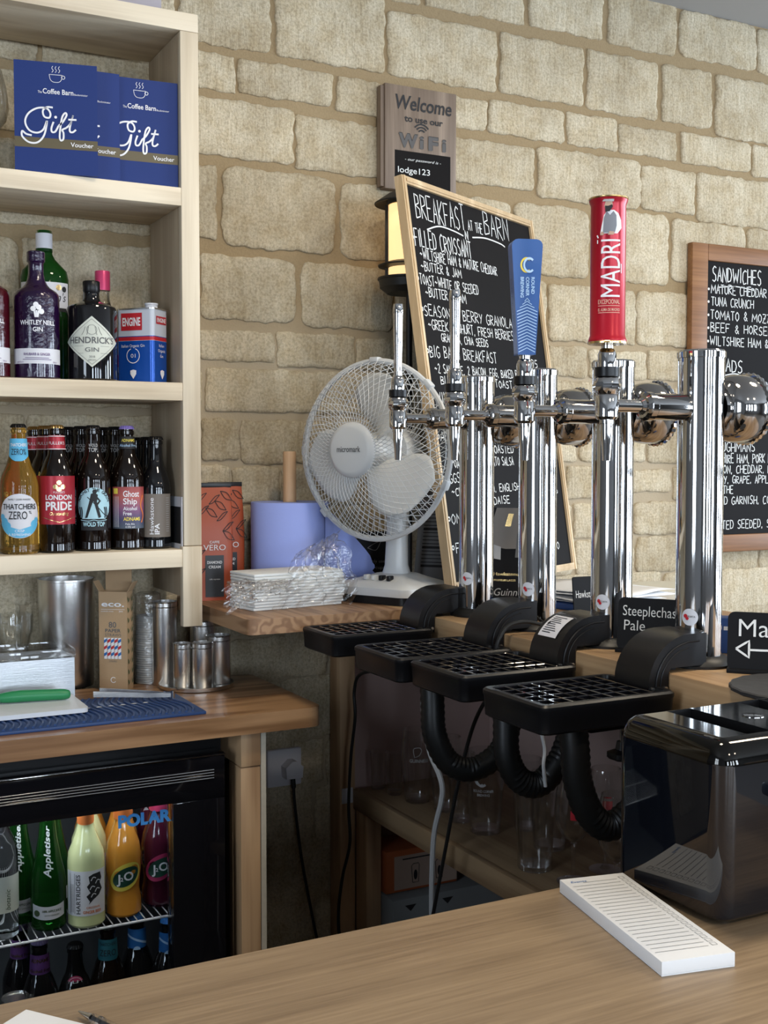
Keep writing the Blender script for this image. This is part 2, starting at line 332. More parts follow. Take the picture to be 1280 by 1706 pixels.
NARROW = {'I': 0.35, '1': 0.4, ',': 0.35, '.': 0.35, "'": 0.35, 'M': 1.25, 'W': 1.3, ' ': 0.65, '~': 0.9}

class MB:
    def __init__(s): s.v = []; s.f = []; s.m = []; s.sm = []
    def add(s, vs, fs, mi=0, smooth=True):
        n = len(s.v); s.v += [Vector(p) for p in vs]
        for f in fs: s.f.append(tuple(i + n for i in f)); s.m.append(mi); s.sm.append(smooth)
        return s
    def box(s, c, d, mi=0, bev=0.0, seg=2, rot=None, pivot=None):
        bm = bmesh.new(); bmesh.ops.create_cube(bm, size=1.0)
        for v in bm.verts: v.co = Vector((v.co.x * d[0], v.co.y * d[1], v.co.z * d[2]))
        if bev: bmesh.ops.bevel(bm, geom=bm.edges[:], offset=bev, segments=seg, profile=0.5, affect='EDGES')
        if rot is not None:
            R = rot if isinstance(rot, Matrix) else Matrix.Rotation(rot, 3, 'Z')
            bmesh.ops.transform(bm, matrix=R.to_4x4(), verts=bm.verts)
        bm.verts.index_update()
        s.add([v.co + Vector(c) for v in bm.verts], [[v.index for v in f.verts] for f in bm.faces], mi); bm.free(); return s
    def box2(s, a, b, mi=0, bev=0.0, seg=2):
        return s.box([(p + q) / 2 for p, q in zip(a, b)], [abs(q - p) for p, q in zip(a, b)], mi, bev, seg)
    def lathe(s, prof, n=32, mi=0, c=(0, 0, 0), R=None, sy=1.0, rib=None):
        """profile of (r, z) turned about Z; then rotated by R and moved to c"""
        vs = []; rows = []
        for r, z in prof:
            if r <= 1e-6: rows.append([len(vs)]); vs.append(Vector((0, 0, z)))
            else:
                rows.append(list(range(len(vs), len(vs) + n)))
                for i in range(n):
                    a = 2 * pi * i / n; q = r * (1 + (rib(i, n) if rib else 0)); vs.append(Vector((q * cos(a), q * sin(a) * sy, z)))
        fs = []
        for A, B in zip(rows, rows[1:]):
            if len(A) == 1 and len(B) == 1: continue
            for i in range(n):
                j = (i + 1) % n
                if len(A) == 1: fs.append((A[0], B[j], B[i]))
                elif len(B) == 1: fs.append((A[i], A[j], B[0]))
                else: fs.append((A[i], A[j], B[j], B[i]))
        if R is not None: vs = [R @ v for v in vs]
        s.add([v + Vector(c) for v in vs], fs, mi); return s
    def rod(s, a, b, r, mi=0, n=16, r2=None):
        a, b = Vector(a), Vector(b); d = b - a; L = d.length
        R = d.to_track_quat('Z', 'Y').to_matrix(); r2 = r if r2 is None else r2
        return s.lathe([(0, 0), (r, 0), (r2, L), (0, L)], n, mi, a, R)
    def tube(s, pts, r, mi=0, n=8, closed=False):
        pts = [Vector(p) for p in pts]; N = len(pts); vs = []; fs = []
        up = None
        for i, p in enumerate(pts):
            if closed: t = pts[(i + 1) % N] - pts[i - 1]
            else: t = pts[min(i + 1, N - 1)] - pts[max(i - 1, 0)]
            t.normalize()
            if up is None:
                up = Vector((0, 0, 1)) if abs(t.z) < 0.9 else Vector((1, 0, 0))
            x = t.cross(up)
            if x.length < 1e-6: x = t.orthogonal()
            x.normalize(); up = x.cross(t).normalized()
            rr = r(i) if callable(r) else r
            for k in range(n):
                a = 2 * pi * k / n; vs.append(p + (x * cos(a) + up * sin(a)) * rr)
        for i in range(N if closed else N - 1):
            for k in range(n):
                a = i * n + k; b = i * n + (k + 1) % n; c = ((i + 1) % N) * n + (k + 1) % n; d = ((i + 1) % N) * n + k
                fs.append((a, b, c, d))
        if not closed: fs += [tuple(range(n))[::-1], tuple(range((N - 1) * n, N * n))]
        s.add(vs, fs, mi); return s
    def prism(s, poly, d, fn=None, mi=0, mi_side=None):
        """2-D outline, counter-clockwise; fn(x, y, h) places it; extruded from h = 0 to h = d"""
        fn = fn or (lambda x, y, h=0: Vector((x, y, h))); n = len(poly)
        s.add([fn(x, y, d) for x, y in poly], [tuple(range(n))], mi, False)
        s.add([fn(x, y, 0) for x, y in poly], [tuple(range(n))[::-1]], mi, False)
        s.add([fn(x, y, 0) for x, y in poly] + [fn(x, y, d) for x, y in poly], [(i, (i + 1) % n, n + (i + 1) % n, n + i) for i in range(n)], mi if mi_side is None else mi_side, True)
        return s
    def poly(s, pts, fn, mi=0):
        lim = getattr(fn, 'sub', 0.005)
        if not lim: s.add([fn(x, y) for x, y in pts], [tuple(range(len(pts)))], mi, False); return s
        tr = [tuple(t) for t in tessellate_polygon([[Vector((x, y, 0)) for x, y in pts]])]
        P, F = subdivide(pts, tr, lim); s.add([fn(x, y) for x, y in P], F, mi, False); return s
    def patch(s, fn, x0, x1, lo, hi, mi=0, nx=16, ny=2):
        """curved label: a grid between lo(x) and hi(x)"""
        lo_ = lo if callable(lo) else (lambda x: lo); hi_ = hi if callable(hi) else (lambda x: hi)
        vs = []; fs = []
        for i in range(nx + 1):
            x = x0 + (x1 - x0) * i / nx
            for j in range(ny + 1): vs.append(fn(x, lo_(x) + (hi_(x) - lo_(x)) * j / ny))
        for i in range(nx):
            for j in range(ny): a = i * (ny + 1) + j; fs.append((a, a + ny + 1, a + ny + 2, a + 1))
        s.add(vs, fs, mi); return s
    def disc(s, fn, cx, cy, rx, ry=None, mi=0, n=28):
        ry = ry or rx
        vs = [fn(cx, cy)]; K = 1 if getattr(fn, 'sub', 1) == 0 else 4
        for k in range(1, K + 1): vs += [fn(cx + rx * k / K * cos(2 * pi * i / n), cy + ry * k / K * sin(2 * pi * i / n)) for i in range(n)]
        fs = [(0, i + 1, (i + 1) % n + 1) for i in range(n)]
        for k in range(K - 1): fs += [(1 + k * n + i, 1 + (k + 1) * n + i, 1 + (k + 1) * n + (i + 1) % n, 1 + k * n + (i + 1) % n) for i in range(n)]
        s.add(vs, fs, mi, False); return s
    def ring(s, fn, cx, cy, r0, r1, mi=0, a0=0, a1=2 * pi, n=32, sx=1.0):
        vs = []
        for i in range(n + 1):
            a = a0 + (a1 - a0) * i / n
            vs += [fn(cx + sx * r0 * cos(a), cy + r0 * sin(a)), fn(cx + sx * r1 * cos(a), cy + r1 * sin(a))]
        s.add(vs, [(2 * i, 2 * i + 1, 2 * i + 3, 2 * i + 2) for i in range(n)], mi, False); return s
    def ribbon(s, pts, w, fn, mi=0):
        lim = getattr(fn, 'sub', 0.005)
        if lim:
            q = [pts[0]]
            for a, b in zip(pts, pts[1:]):
                k = max(1, int(sqrt((a[0] - b[0]) ** 2 + (a[1] - b[1]) ** 2) / lim)); q += [(a[0] + (b[0] - a[0]) * i / k, a[1] + (b[1] - a[1]) * i / k) for i in range(1, k + 1)]
            pts = q
        n = len(pts); P = [Vector((x, y, 0)) for x, y in pts]; vs = []
        for i in range(n):
            t = P[min(i + 1, n - 1)] - P[max(i - 1, 0)]
            if t.length < 1e-9: t = Vector((1, 0, 0))
            t.normalize(); q = Vector((-t.y, t.x, 0)) * w / 2
            vs += [fn(P[i].x + q.x, P[i].y + q.y), fn(P[i].x - q.x, P[i].y - q.y)]
        s.add(vs, [(2 * i + 1, 2 * i + 3, 2 * i + 2, 2 * i) for i in range(n - 1)], mi, False); return s
    def text(s, t, fn, x=0, y=0, size=0.01, mi=0, align='C', w=None, bold=0.0, shear=0.0, rot=0.0):
        v, f = text2d(t, bold, shear)
        if not v: return s
        x0 = min(p[0] for p in v); x1 = max(p[0] for p in v); W = x1 - x0
        k = size / 0.72; kx = (w / W) if w else k      # size = cap height
        off = {'C': -W / 2, 'L': 0, 'R': -W}[align]; c, sn = cos(rot), sin(rot)
        P = []
        for px, py in v:
            a = (px - x0 + off) * kx; b = py * k; P.append((x + a * c - b * sn, y + a * sn + b * c))
        lim = getattr(fn, 'sub', 0.005)
        if lim:
            tr = [(q[0], q[i], q[i + 1]) for q in f for i in range(1, len(q) - 1)]; P, f = subdivide(P, tr, lim)
        s.add([fn(*p) for p in P], f, mi, False); return s
    def chalk(s, t, fn, x, y, width, h, mi=0, lw=0.0028, slope=0.0, rnd=0.05):
        adv = [NARROW.get(c, 0.85) + 0.28 for c in t]; k = width / sum(adv); cx = x
        for c, a in zip(t, adv):
            gw = (a - 0.28) * k; j = random.uniform(-rnd, rnd) * h; tall = 1 + random.uniform(-rnd, rnd) * 1.5
            for st in STROKES.get(c, []):
                dense = []
                for p, q in zip(st, st[1:]): dense += [p, ((p[0] + q[0]) / 2, (p[1] + q[1]) / 2)]
                dense.append(st[-1])
                s.ribbon([(cx + px * gw, y + slope * (cx - x) + j + py * h * tall) for px, py in dense], lw, fn, mi)
            cx += a * k
        return s
    def build(s, name, mats, parent=None, off=(0, 0, 0), angle=35, flip=False):
        me = bpy.data.meshes.new(name)
        o0 = Vector(off); me.from_pydata([tuple(p - o0) for p in s.v], [], s.f)
        if not isinstance(mats, (list, tuple)): mats = [mats]
        for m in mats: me.materials.append(M[m] if isinstance(m, str) else m)
        me.polygons.foreach_set('material_index', s.m); me.polygons.foreach_set('use_smooth', s.sm)
        me.update()
        try: me.set_sharp_from_angle(angle=radians(angle))
        except Exception: pass
        o = bpy.data.objects.new(name, me); COL.objects.link(o)
        if parent is not None: o.parent = parent
        return o

def tag(o, label=None, cat=None, group=None, kind=None):
    if label: o['label'] = label
    if cat: o['category'] = cat
    if group: o['group'] = group
    if kind: o['kind'] = kind
    return o
def thing(name, label, cat, loc=(0, 0, 0), rz=0.0, group=None):
    o = bpy.data.objects.new(name, None); COL.objects.link(o); o.empty_display_size = 0.05
    o.location = loc; o.rotation_euler = (0, 0, rz); return tag(o, label, cat, group)
def dup(root, loc, rz=None, label=None):
    kids = {}
    for o in bpy.data.objects:
        if o.parent is not None: kids.setdefault(o.parent.name, []).append(o)
    def cp(o, par):
        c = o.copy(); COL.objects.link(c)
        if par is not None: c.parent = par
        for k in kids.get(o.name, []): cp(k, c)
        return c
    r = cp(root, None); r.location = loc
    if rz is not None: r.rotation_euler = (0, 0, rz)
    if label: r['label'] = label
    return r
def face_cam(x, y, turn=0.0): return -atan2(x, y) + radians(turn)
def spline(P, n=8, closed=False):
    P = [Vector(p) for p in P]; out = []; N = len(P)
    for i in range(N if closed else N - 1):
        if closed: a, b, c, d = P[i - 1], P[i], P[(i + 1) % N], P[(i + 2) % N]
        else: a, b, c, d = P[max(i - 1, 0)], P[i], P[i + 1], P[min(i + 2, N - 1)]
        for k in range(n):
            t = k / n
            out.append(0.5 * ((2 * b) + (c - a) * t + (2 * a - 5 * b + 4 * c - d) * t * t + (3 * b - a - 3 * c + d) * t ** 3))
    if not closed: out.append(P[-1])
    return out
def sp2(P, n=6): return [(p.x, p.y) for p in spline([(x, y, 0) for x, y in P], n)]
def rrect(x0, y0, x1, y1, r, n=5):
    out = []
    for cx, cy, a in ((x1 - r, y0 + r, -90), (x1 - r, y1 - r, 0), (x0 + r, y1 - r, 90), (x0 + r, y0 + r, 180)):
        for k in range(n + 1): t = radians(a + 90 * k / n); out.append((cx + r * cos(t), cy + r * sin(t)))
    return out

# ------------------------------------------------------------------ the room
def struct(mb, name, mats, **k): return tag(mb.build(name, mats, **k), kind='structure')
CEIL = 2.605
struct(MB().box2((-1.75, -3.6, -0.1), (5.6, 2.62, 0.0)), 'floor', 'floor')
struct(MB().box2((-1.75, -3.6, CEIL), (5.6, 2.62, CEIL + 0.1)), 'ceiling', 'ceil')

STONES = '''0.818,2.292,1.029,2.425;1.046,2.293,1.322,2.481;1.335,2.293,1.641,2.443;1.656,2.295,1.912,2.443;1.928,2.292,2.162,2.444;2.183,2.293,2.358,2.446;2.376,2.278,2.646,2.446
1.196,2.470,1.419,2.523;1.440,2.473,1.721,2.541;1.741,2.476,1.973,2.590;1.996,2.472,2.227,2.614;2.242,2.478,2.523,2.603;2.532,2.476,2.646,2.598
0.817,2.193,0.943,2.270;0.954,2.195,1.184,2.269;1.200,2.188,1.404,2.266;1.421,2.193,1.613,2.266;1.621,2.192,1.851,2.272;1.864,2.193,2.027,2.274;2.034,2.192,2.231,2.265;2.251,2.190,2.506,2.271;2.518,2.183,2.648,2.268
0.816,2.049,1.086,2.173;1.095,2.043,1.355,2.163;1.371,2.060,1.758,2.166;1.772,2.047,2.106,2.173;2.113,2.050,2.300,2.165;2.312,2.036,2.651,2.168
0.815,1.863,0.898,2.023;0.915,1.852,1.191,2.027;1.210,1.847,1.421,2.023;1.435,1.867,1.685,2.022;1.702,1.848,1.934,2.026;1.950,1.849,2.208,2.037;2.223,1.863,2.489,2.031;2.502,1.879,2.654,2.031
0.863,1.686,1.089,1.828;1.108,1.681,1.347,1.828;1.360,1.680,1.595,1.835;1.605,1.682,1.798,1.834;1.810,1.681,1.944,1.825;1.953,1.679,2.094,1.824;2.101,1.682,2.300,1.827;2.315,1.696,2.658,1.828
0.860,1.594,1.036,1.659;1.045,1.586,1.243,1.663;1.252,1.585,1.456,1.658;1.469,1.590,1.795,1.662;1.810,1.588,1.931,1.665;1.942,1.588,2.133,1.660;2.143,1.589,2.402,1.667;2.414,1.590,2.661,1.668
0.872,1.479,1.355,1.574;1.368,1.485,1.687,1.574;1.700,1.490,1.946,1.574;1.959,1.481,2.226,1.570;2.242,1.484,2.663,1.570
0.862,1.370,0.948,1.459;0.956,1.360,1.193,1.457;1.203,1.359,1.422,1.462;1.436,1.365,1.670,1.466;1.684,1.365,1.900,1.467;1.912,1.364,2.132,1.465;2.145,1.360,2.666,1.463
0.858,1.275,0.927,1.354;0.934,1.268,1.048,1.351;1.057,1.261,1.322,1.349;1.335,1.257,1.689,1.345;1.703,1.270,1.859,1.350;1.870,1.266,2.077,1.349;2.092,1.281,2.225,1.338;2.237,1.257,2.668,1.344
0.809,1.187,1.024,1.263;1.036,1.177,1.322,1.259;1.335,1.168,1.598,1.252;1.612,1.159,1.880,1.246;1.895,1.161,2.082,1.250;2.098,1.163,2.253,1.250;2.265,1.147,2.670,1.250
0.808,1.094,0.979,1.183;0.991,1.079,1.289,1.177;1.302,1.064,1.598,1.166;1.612,1.063,1.891,1.159;1.902,1.060,2.094,1.152;2.109,1.058,2.254,1.154;2.268,1.051,2.556,1.152;2.569,1.050,2.672,1.143
0.835,0.964,1.053,1.087;1.065,0.938,1.423,1.076;1.436,0.929,1.785,1.064;1.799,0.926,2.191,1.059;2.207,0.895,2.676,1.050
0.927,0.859,1.168,0.955;1.181,0.843,1.423,0.939;0.806,0.873,0.916,0.954
0.805,0.723,1.043,0.866;1.055,0.711,1.200,0.855;1.213,0.701,1.458,0.847
0.804,0.607,1.073,0.733;1.085,0.604,1.157,0.704;1.169,0.574,1.423,0.700
0.803,0.462,1.128,0.624;1.141,0.426,1.458,0.588
0.802,0.352,1.005,0.495;1.017,0.310,1.289,0.467;1.302,0.291,1.529,0.432
0.801,0.170,1.127,0.374;1.140,0.134,1.459,0.320'''
def wall_mesh():
    rnd = random.Random(3); mb = MB(); tint = []
    mb.box2((-1.75, 2.5255, 0), (5.6, 2.65, CEIL), 1); tint += [0.0] * len(mb.f)
    def stone(x0, z0, x1, z1):
        x0 -= 0.0025; x1 += 0.0025; z0 -= 0.002; z1 += 0.002; w, h = x1 - x0, z1 - z0
        r = min(w, h) * rnd.uniform(0.06, 0.15)
        base = rrect(x0, z0, x1, z1, r, 3); pts = []
        for i, p in enumerate(base):                       # more points along the edges, then a chipped outline
            q = base[(i + 1) % len(base)]; d = sqrt((q[0] - p[0]) ** 2 + (q[1] - p[1]) ** 2); n = max(1, int(d / 0.008))
            for k in range(n): pts.append((p[0] + (q[0] - p[0]) * k / n, p[1] + (q[1] - p[1]) * k / n))
        cx, cz = (x0 + x1) / 2, (z0 + z1) / 2; ph = rnd.uniform(0, 9); out = []
        for i, (x, z) in enumerate(pts):
            j = 0.0022 * sin(i * 0.37 + ph) + 0.0016 * sin(i * 1.1 + 2 * ph) + rnd.uniform(-0.0014, 0.0014)
            l = sqrt((x - cx) ** 2 + (z - cz) ** 2); out.append((x + (x - cx) / l * j, z + (z - cz) / l * j))
        n = len(out); depth = rnd.uniform(-0.002, 0.002)
        def loop(ins, y): return [Vector((cx + (x - cx) * (1 - ins * 2 / w), y, cz + (z - cz) * (1 - ins * 2 / h))) for x, z in out]
        L = [loop(0, 2.53), loop(0.0005, 2.5225 + depth * 0.5), loop(0.0022, 2.5203 + depth * 0.5), loop(0.010, 2.5190 + depth * 0.5)]
        fs = []
        for a in range(3):
            for i in range(n): fs.append((a * n + i, a * n + (i + 1) % n, (a + 1) * n + (i + 1) % n, (a + 1) * n + i))
        fs.append(tuple(range(3 * n, 4 * n)))
        mb.add([p for l in L for p in l], fs, 0); t = rnd.uniform(-0.10, 0.14); tint.extend([t] * len(fs))
    LEFT = {1: [0.245], 4: [0.375], 5: [0.465], 6: [0.33]}
    for ri, row in enumerate(STONES.split('\n')):
        q = [tuple(float(c) for c in s.split(',')) for s in row.split(';')]
        if ri == 12: q = q
        for s in q: stone(*s)
        z0 = sum(s[1] for s in q) / len(q); z1 = sum(s[3] for s in q) / len(q)
        xs = min(s[0] for s in q) - 0.014; x = -0.9
        stops = LEFT.get(ri, [])
        while x < xs - 0.02:                                # the courses run on behind the shelving and out of the picture
            e = x + rnd.uniform(0.2, 0.36)
            for st in stops:
                if x < st - 0.02 and e > st - 0.12: e = st
            if e > xs - 0.12: e = xs
            stone(x, z0, e, z1); x = e + 0.014
        x = max(s[2] for s in q) + 0.014
        while x < 4.3:
            e = x + rnd.uniform(0.2, 0.36); stone(x, z0, e, z1); x = e + 0.014
    o = tag(mb.build('wall_back', ['stone', 'mortar'], angle=50), kind='structure')
    at = o.data.attributes.new('tint', 'FLOAT', 'FACE'); at.data.foreach_set('value', tint)
wall_mesh()

def wall_with_openings(name, along, fixed, thick, lo, hi, opens):
    """along: 0 = wall runs in X at Y = fixed, 1 = runs in Y at X = fixed; opens = (centre, width, z0, z1)"""
    mb = MB()
    def blk(a0, a1, z0, z1):
        if a1 - a0 < 1e-4 or z1 - z0 < 1e-4: return
        if along == 0: mb.box2((a0, fixed, z0), (a1, fixed + thick, z1))
        else: mb.box2((fixed, a0, z0), (fixed + thick, a1, z1))
    a = lo
    for c, w, z0, z1 in sorted(opens):
        blk(a, c - w / 2, 0, CEIL); blk(c - w / 2, c + w / 2, 0, z0); blk(c - w / 2, c + w / 2, z1, CEIL); a = c + w / 2
    blk(a, hi, 0, CEIL)
    struct(mb, name, 'room')
wall_with_openings('wall_rear', 0, -3.4, -0.1, -1.65, 5.5, [(x, w, 0.8, 2.3) for x, w in REAR_WINDOWS])
wall_with_openings('wall_left', 1, -1.65, -0.1, -3.5, 2.62, [(0.2, 0.9, 0.95, 2.25)])
wall_with_openings('wall_right', 1, 5.4, 0.1, -3.5, 2.62, [(y, 0.75, 0.5, 2.4) for y in RIGHT_WINDOWS])
for i, (x, w) in enumerate(REAR_WINDOWS):
    mb = MB()
    for dx in (-w / 2 + 0.025, 0, w / 2 - 0.025): mb.box((x + dx, -3.43, 1.55), (0.05, 0.05, 1.5))
    for z in (0.825, 1.75, 2.275): mb.box((x, -3.43, z), (w, 0.05, 0.05))
    struct(mb, 'window_%d' % (i + 1), 'white')
mb = MB()
for y in (-0.225, 0.2, 0.625): mb.box((-1.68, y, 1.6), (0.05, 0.05, 1.3))
for z in (0.975, 1.75, 2.225): mb.box((-1.68, 0.2, z), (0.05, 0.9, 0.05))
struct(mb, 'window_5', 'white')
for i, wy in enumerate(RIGHT_WINDOWS):
    mb = MB()
    for y in (wy - 0.35, wy + 0.35): mb.box((5.43, y, 1.45), (0.05, 0.05, 1.9))
    for z in (0.525, 1.3, 2.375): mb.box((5.43, wy, z), (0.05, 0.75, 0.05))
    struct(mb, 'window_%d' % (i + 6), 'white')

# ------------------------------------------------------------------ pine shelving unit
S = thing('shelving_unit', 'pale pine open shelving unit fixed to the stone wall at the left', 'shelving', (0.2, 2.39, 1.0))
so = (0.2, 2.39, 1.0)
def shelf(z0, z1, x1=0.7405): MB().box2((-0.5, 2.283, z0), (x1, 2.50, z1), 0, 0.0015).build('shelf', 'pine', S, so)
shelf(2.221, 2.257, 0.778); shelf(1.876, 1.912); shelf(1.488, 1.524); shelf(1.152, 1.188)
MB().box2((0.7405, 2.283, 1.195), (0.778, 2.302, 2.2205), 0, 0.0015).build('upright_face', 'pinez', S, so)
MB().box2((0.7405, 2.3025, 1.09), (0.7775, 2.50, 2.2205), 0, 0.001).build('side_board', 'pineside', S, so)
MB().box2((0.737, 2.281, 1.03), (0.778, 2.302, 1.194), 0, 0.002).build('upright_foot', 'pinez', S, so)
MB().box2((-0.537, 2.283, 1.03), (-0.5, 2.50, 2.257), 0, 0.0015).build('upright_face', 'pinez', S, so)

MB().box2((0.43, 2.32, 2.258), (0.715, 2.48, 2.33), 0, 0.003).build('storage_box', 'mauve')
tag(bpy.data.objects['storage_box'], 'mauve grey box lying on top of the shelving unit', 'box')

# balloon glass at the picture's left edge
def wine_glass(name, label, x, y, z, h, r, bowl=0.55, group=None, mats='glass', w=0.0012):
    t = thing(name, label, 'glass', (x, y, z), 0, group)
    b0 = h * (1 - bowl); bh = h - b0
    out = [(r * 0.12, b0), (r * 0.55, b0 + bh * 0.09), (r * 0.9, b0 + bh * 0.27), (r, b0 + bh * 0.45), (r * 0.93, b0 + bh * 0.75), (r * 0.78, h)]
    inn = [(max(a - w, 0.0002), b + w) for a, b in out]; inn[-1] = (out[-1][0] - w, h)
    MB().lathe([(0, b0 - 0.001)] + out + inn[::-1] + [(0, b0 + w * 2)], 40).build('bowl', mats, t)
    MB().lathe([(0, 0), (r * 0.85, 0), (r * 0.86, 0.0015), (r * 0.3, 0.004), (0.0045, 0.012), (0.0032, b0 * 0.5), (0.0045, b0 - 0.004), (0.006, b0 - 0.0015), (0, b0 - 0.0015)], 32).build('stem', mats, t)
    return t
wine_glass('gin_glass', 'clear balloon gin glass beside the gift vouchers, cut by the frame', 0.372, 2.40, 1.912, 0.21, 0.058, 0.62)

# ------------------------------------------------------------------ gift vouchers
def voucher(x, y, rz, label):
    t = thing('gift_voucher', label, 'voucher', (x, y, 1.912), rz, 'navy gift vouchers on the shelf')
    W, Hh = 0.152, 0.208
    lean = radians(-4)
    def fn0(px, pz, h=0.0): return Vector((px, -h + pz * 0.02 * 1.0 - 0.0, pz))
    MB().box((0, 0.0045, Hh / 2), (W, 0.005, Hh)).build('card', 'voucher', t)
    f = front(0, 0.002, 0, 0.0004)
    MB().poly([(-W / 2, 0.047), (W / 2, 0.047), (W / 2, 0.066), (-W / 2, 0.066)], f).build('band', 'band', t)
    g = front(0, 0.002, 0, 0.0010); mb = MB()
    G_ = lambda k: front(0, 0.002, 0, 0.0010 + 0.00012 * k)
    lw = 0.0034
    G = [(-0.026, 0.1195), (-0.034, 0.1205), (-0.050, 0.112), (-0.056, 0.095), (-0.050, 0.080), (-0.036, 0.075), (-0.022, 0.084), (-0.014, 0.098)]
    mb.ribbon(sp2([(-0.006, 0.1235), (-0.016, 0.1235), (-0.024, 0.117), (-0.022, 0.106), (-0.013, 0.104), (-0.0105, 0.112), (-0.017, 0.121), (-0.034, 0.1205), (-0.050, 0.110), (-0.0565, 0.094), (-0.050, 0.079), (-0.036, 0.0745), (-0.024, 0.081), (-0.017, 0.098), (-0.022, 0.072), (-0.034, 0.057), (-0.050, 0.056), (-0.062, 0.066), (-0.062, 0.076), (-0.055, 0.071), (-0.045, 0.069)]), lw, G_(1))
    mb.ribbon(sp2([(-0.005, 0.097), (-0.009, 0.085), (-0.008, 0.078), (-0.002, 0.079), (0.004, 0.09)]), lw, G_(2))
    mb.disc(g, -0.001, 0.106, 0.0026)
    mb.ribbon(sp2([(0.004, 0.09), (0.012, 0.098), (0.019, 0.111), (0.0165, 0.115), (0.011, 0.107), (0.0075, 0.088), (0.006, 0.07), (0.008, 0.063), (0.0125, 0.066), (0.013, 0.077), (0.011, 0.083), (0.018, 0.087)]), lw, G_(3))
    mb.ribbon(sp2([(0.018, 0.087), (0.026, 0.096), (0.031, 0.112), (0.025, 0.09), (0.025, 0.081), (0.030, 0.080), (0.036, 0.085)]), lw, G_(4))
    mb.ribbon([(0.022, 0.103), (0.037, 0.1035)], lw, G_(5))
    mb.text('Voucher', g, W / 2 - 0.008, 0.0525, 0.0085, 0, 'R', bold=0.01, w=0.042)
    mb.text('Coffee Barn', g, 0.004, 0.149, 0.0098, 0, 'C', w=0.056, bold=0.012)
    mb.text('The', g, -0.0255, 0.149, 0.005, 0, 'R', w=0.0075); mb.text('Buckminster', g, 0.0335, 0.149, 0.0036, 0, 'L', w=0.025)
    for c in (-0.006, 0.0, 0.006):
        mb.ribbon(sp2([(c - 0.001, 0.189), (c + 0.0015, 0.193), (c - 0.001, 0.197), (c + 0.001, 0.201)]), 0.0009, g)
    mb.ribbon(sp2([(-0.012, 0.185), (-0.010, 0.176), (-0.005, 0.1715), (0.005, 0.1715), (0.010, 0.176), (0.012, 0.185)]), 0.0009, g)
    mb.ribbon([(-0.012, 0.185), (0.012, 0.185)], 0.0009, g); mb.ring(g, 0.0135, 0.181, 0.0026, 0.0036)
    mb.build('lettering', 'print', t)
    return t
v1 = voucher(0.496, 2.283, radians(-12), 'front gift voucher, navy with white script, leftmost of the three')
v2 = dup(v1, (0.545, 2.2975, 1.912), radians(-2.5), 'middle gift voucher, navy, mostly hidden behind the front one')
v3 = dup(v1, (0.6635, 2.303, 1.912), radians(-5), 'rightmost gift voucher, navy with white cup emblem, against the upright')

# ------------------------------------------------------------------ gin shelf
def bottle(name, label, x, y, z, prof, glass, group=None, n=40, sy=1.0, turn=0, cat='bottle'):
    t = thing(name, label, cat, (x, y, z), face_cam(x, y, turn), group)
    MB().lathe(prof, n, sy=sy).build('glass', glass, t); return t
def embossed(x, y, label, glass, dark, group):
    R = 0.0435
    pr = [(0, 0), (R - 0.004, 0), (R, 0.004), (R, 0.155), (R - 0.001, 0.164), (R - 0.005, 0.170), (R * 0.6, 0.178), (0.021, 0.184), (0.0168, 0.193), (0.0145, 0.205), (0.0142, 0.224), (0.0165, 0.228), (0, 0.228)]
    t = bottle('gin_bottle', label, x, y, 1.524, pr, glass, group)
    MB().lathe([(0, 0.228), (0.0172, 0.228), (0.0172, 0.246), (0.0155, 0.2475), (0, 0.2475)], 32).build('stopper', dark, t)
    f = cyl(R, 0.0); mb = MB()
    mb.patch(f, -0.058, 0.058, 0.029, 0.058); lb = mb.build('label', 'labelwhite', t)
    f2 = cyl(R, 0.0, 0.0011); mb = MB()
    mb.text('RHUBARB & GINGER', f2, 0, 0.0445, 0.0052, 0, 'C', w=0.05, bold=0.01)
    for k, ww in ((0.0395, 0.045), (0.0365, 0.055)): mb.patch(f2, -ww / 2, ww / 2, k, k + 0.001)
    mb.text('700ml', f2, 0.041, 0.031, 0.003, 0, 'R'); mb.text('40.0%vol', f2, -0.041, 0.031, 0.003, 0, 'L')
    mb.build('lettering', 'purple', lb)
    mb = MB(); mb.text('WHITLEY NEILL', f2, 0.002, 0.103, 0.0088, 0, 'C', w=0.068, bold=0.02); mb.text('GIN', f2, 0.002, 0.090, 0.0085, 0, 'C', w=0.018, bold=0.02)
    for cx, cy in ((-0.006, 0.133), (0.004, 0.136), (0.009, 0.128), (-0.001, 0.141)): mb.disc(f2, cx, cy, 0.005)
    for dx in (-0.004, 0, 0.004): mb.ribbon([(dx * 0.5, 0.117), (dx, 0.130)], 0.003, f2)
    mb.build('print', 'print', t); return t
embossed(0.372, 2.343, 'red embossed gin bottle at the far left of the gin shelf, cut by the frame', 'gred', 'gred', 'embossed gin bottles')
embossed(0.466, 2.341, 'dark purple embossed gin bottle with a pale label band', 'gpurple', 'gpurple', 'embossed gin bottles')

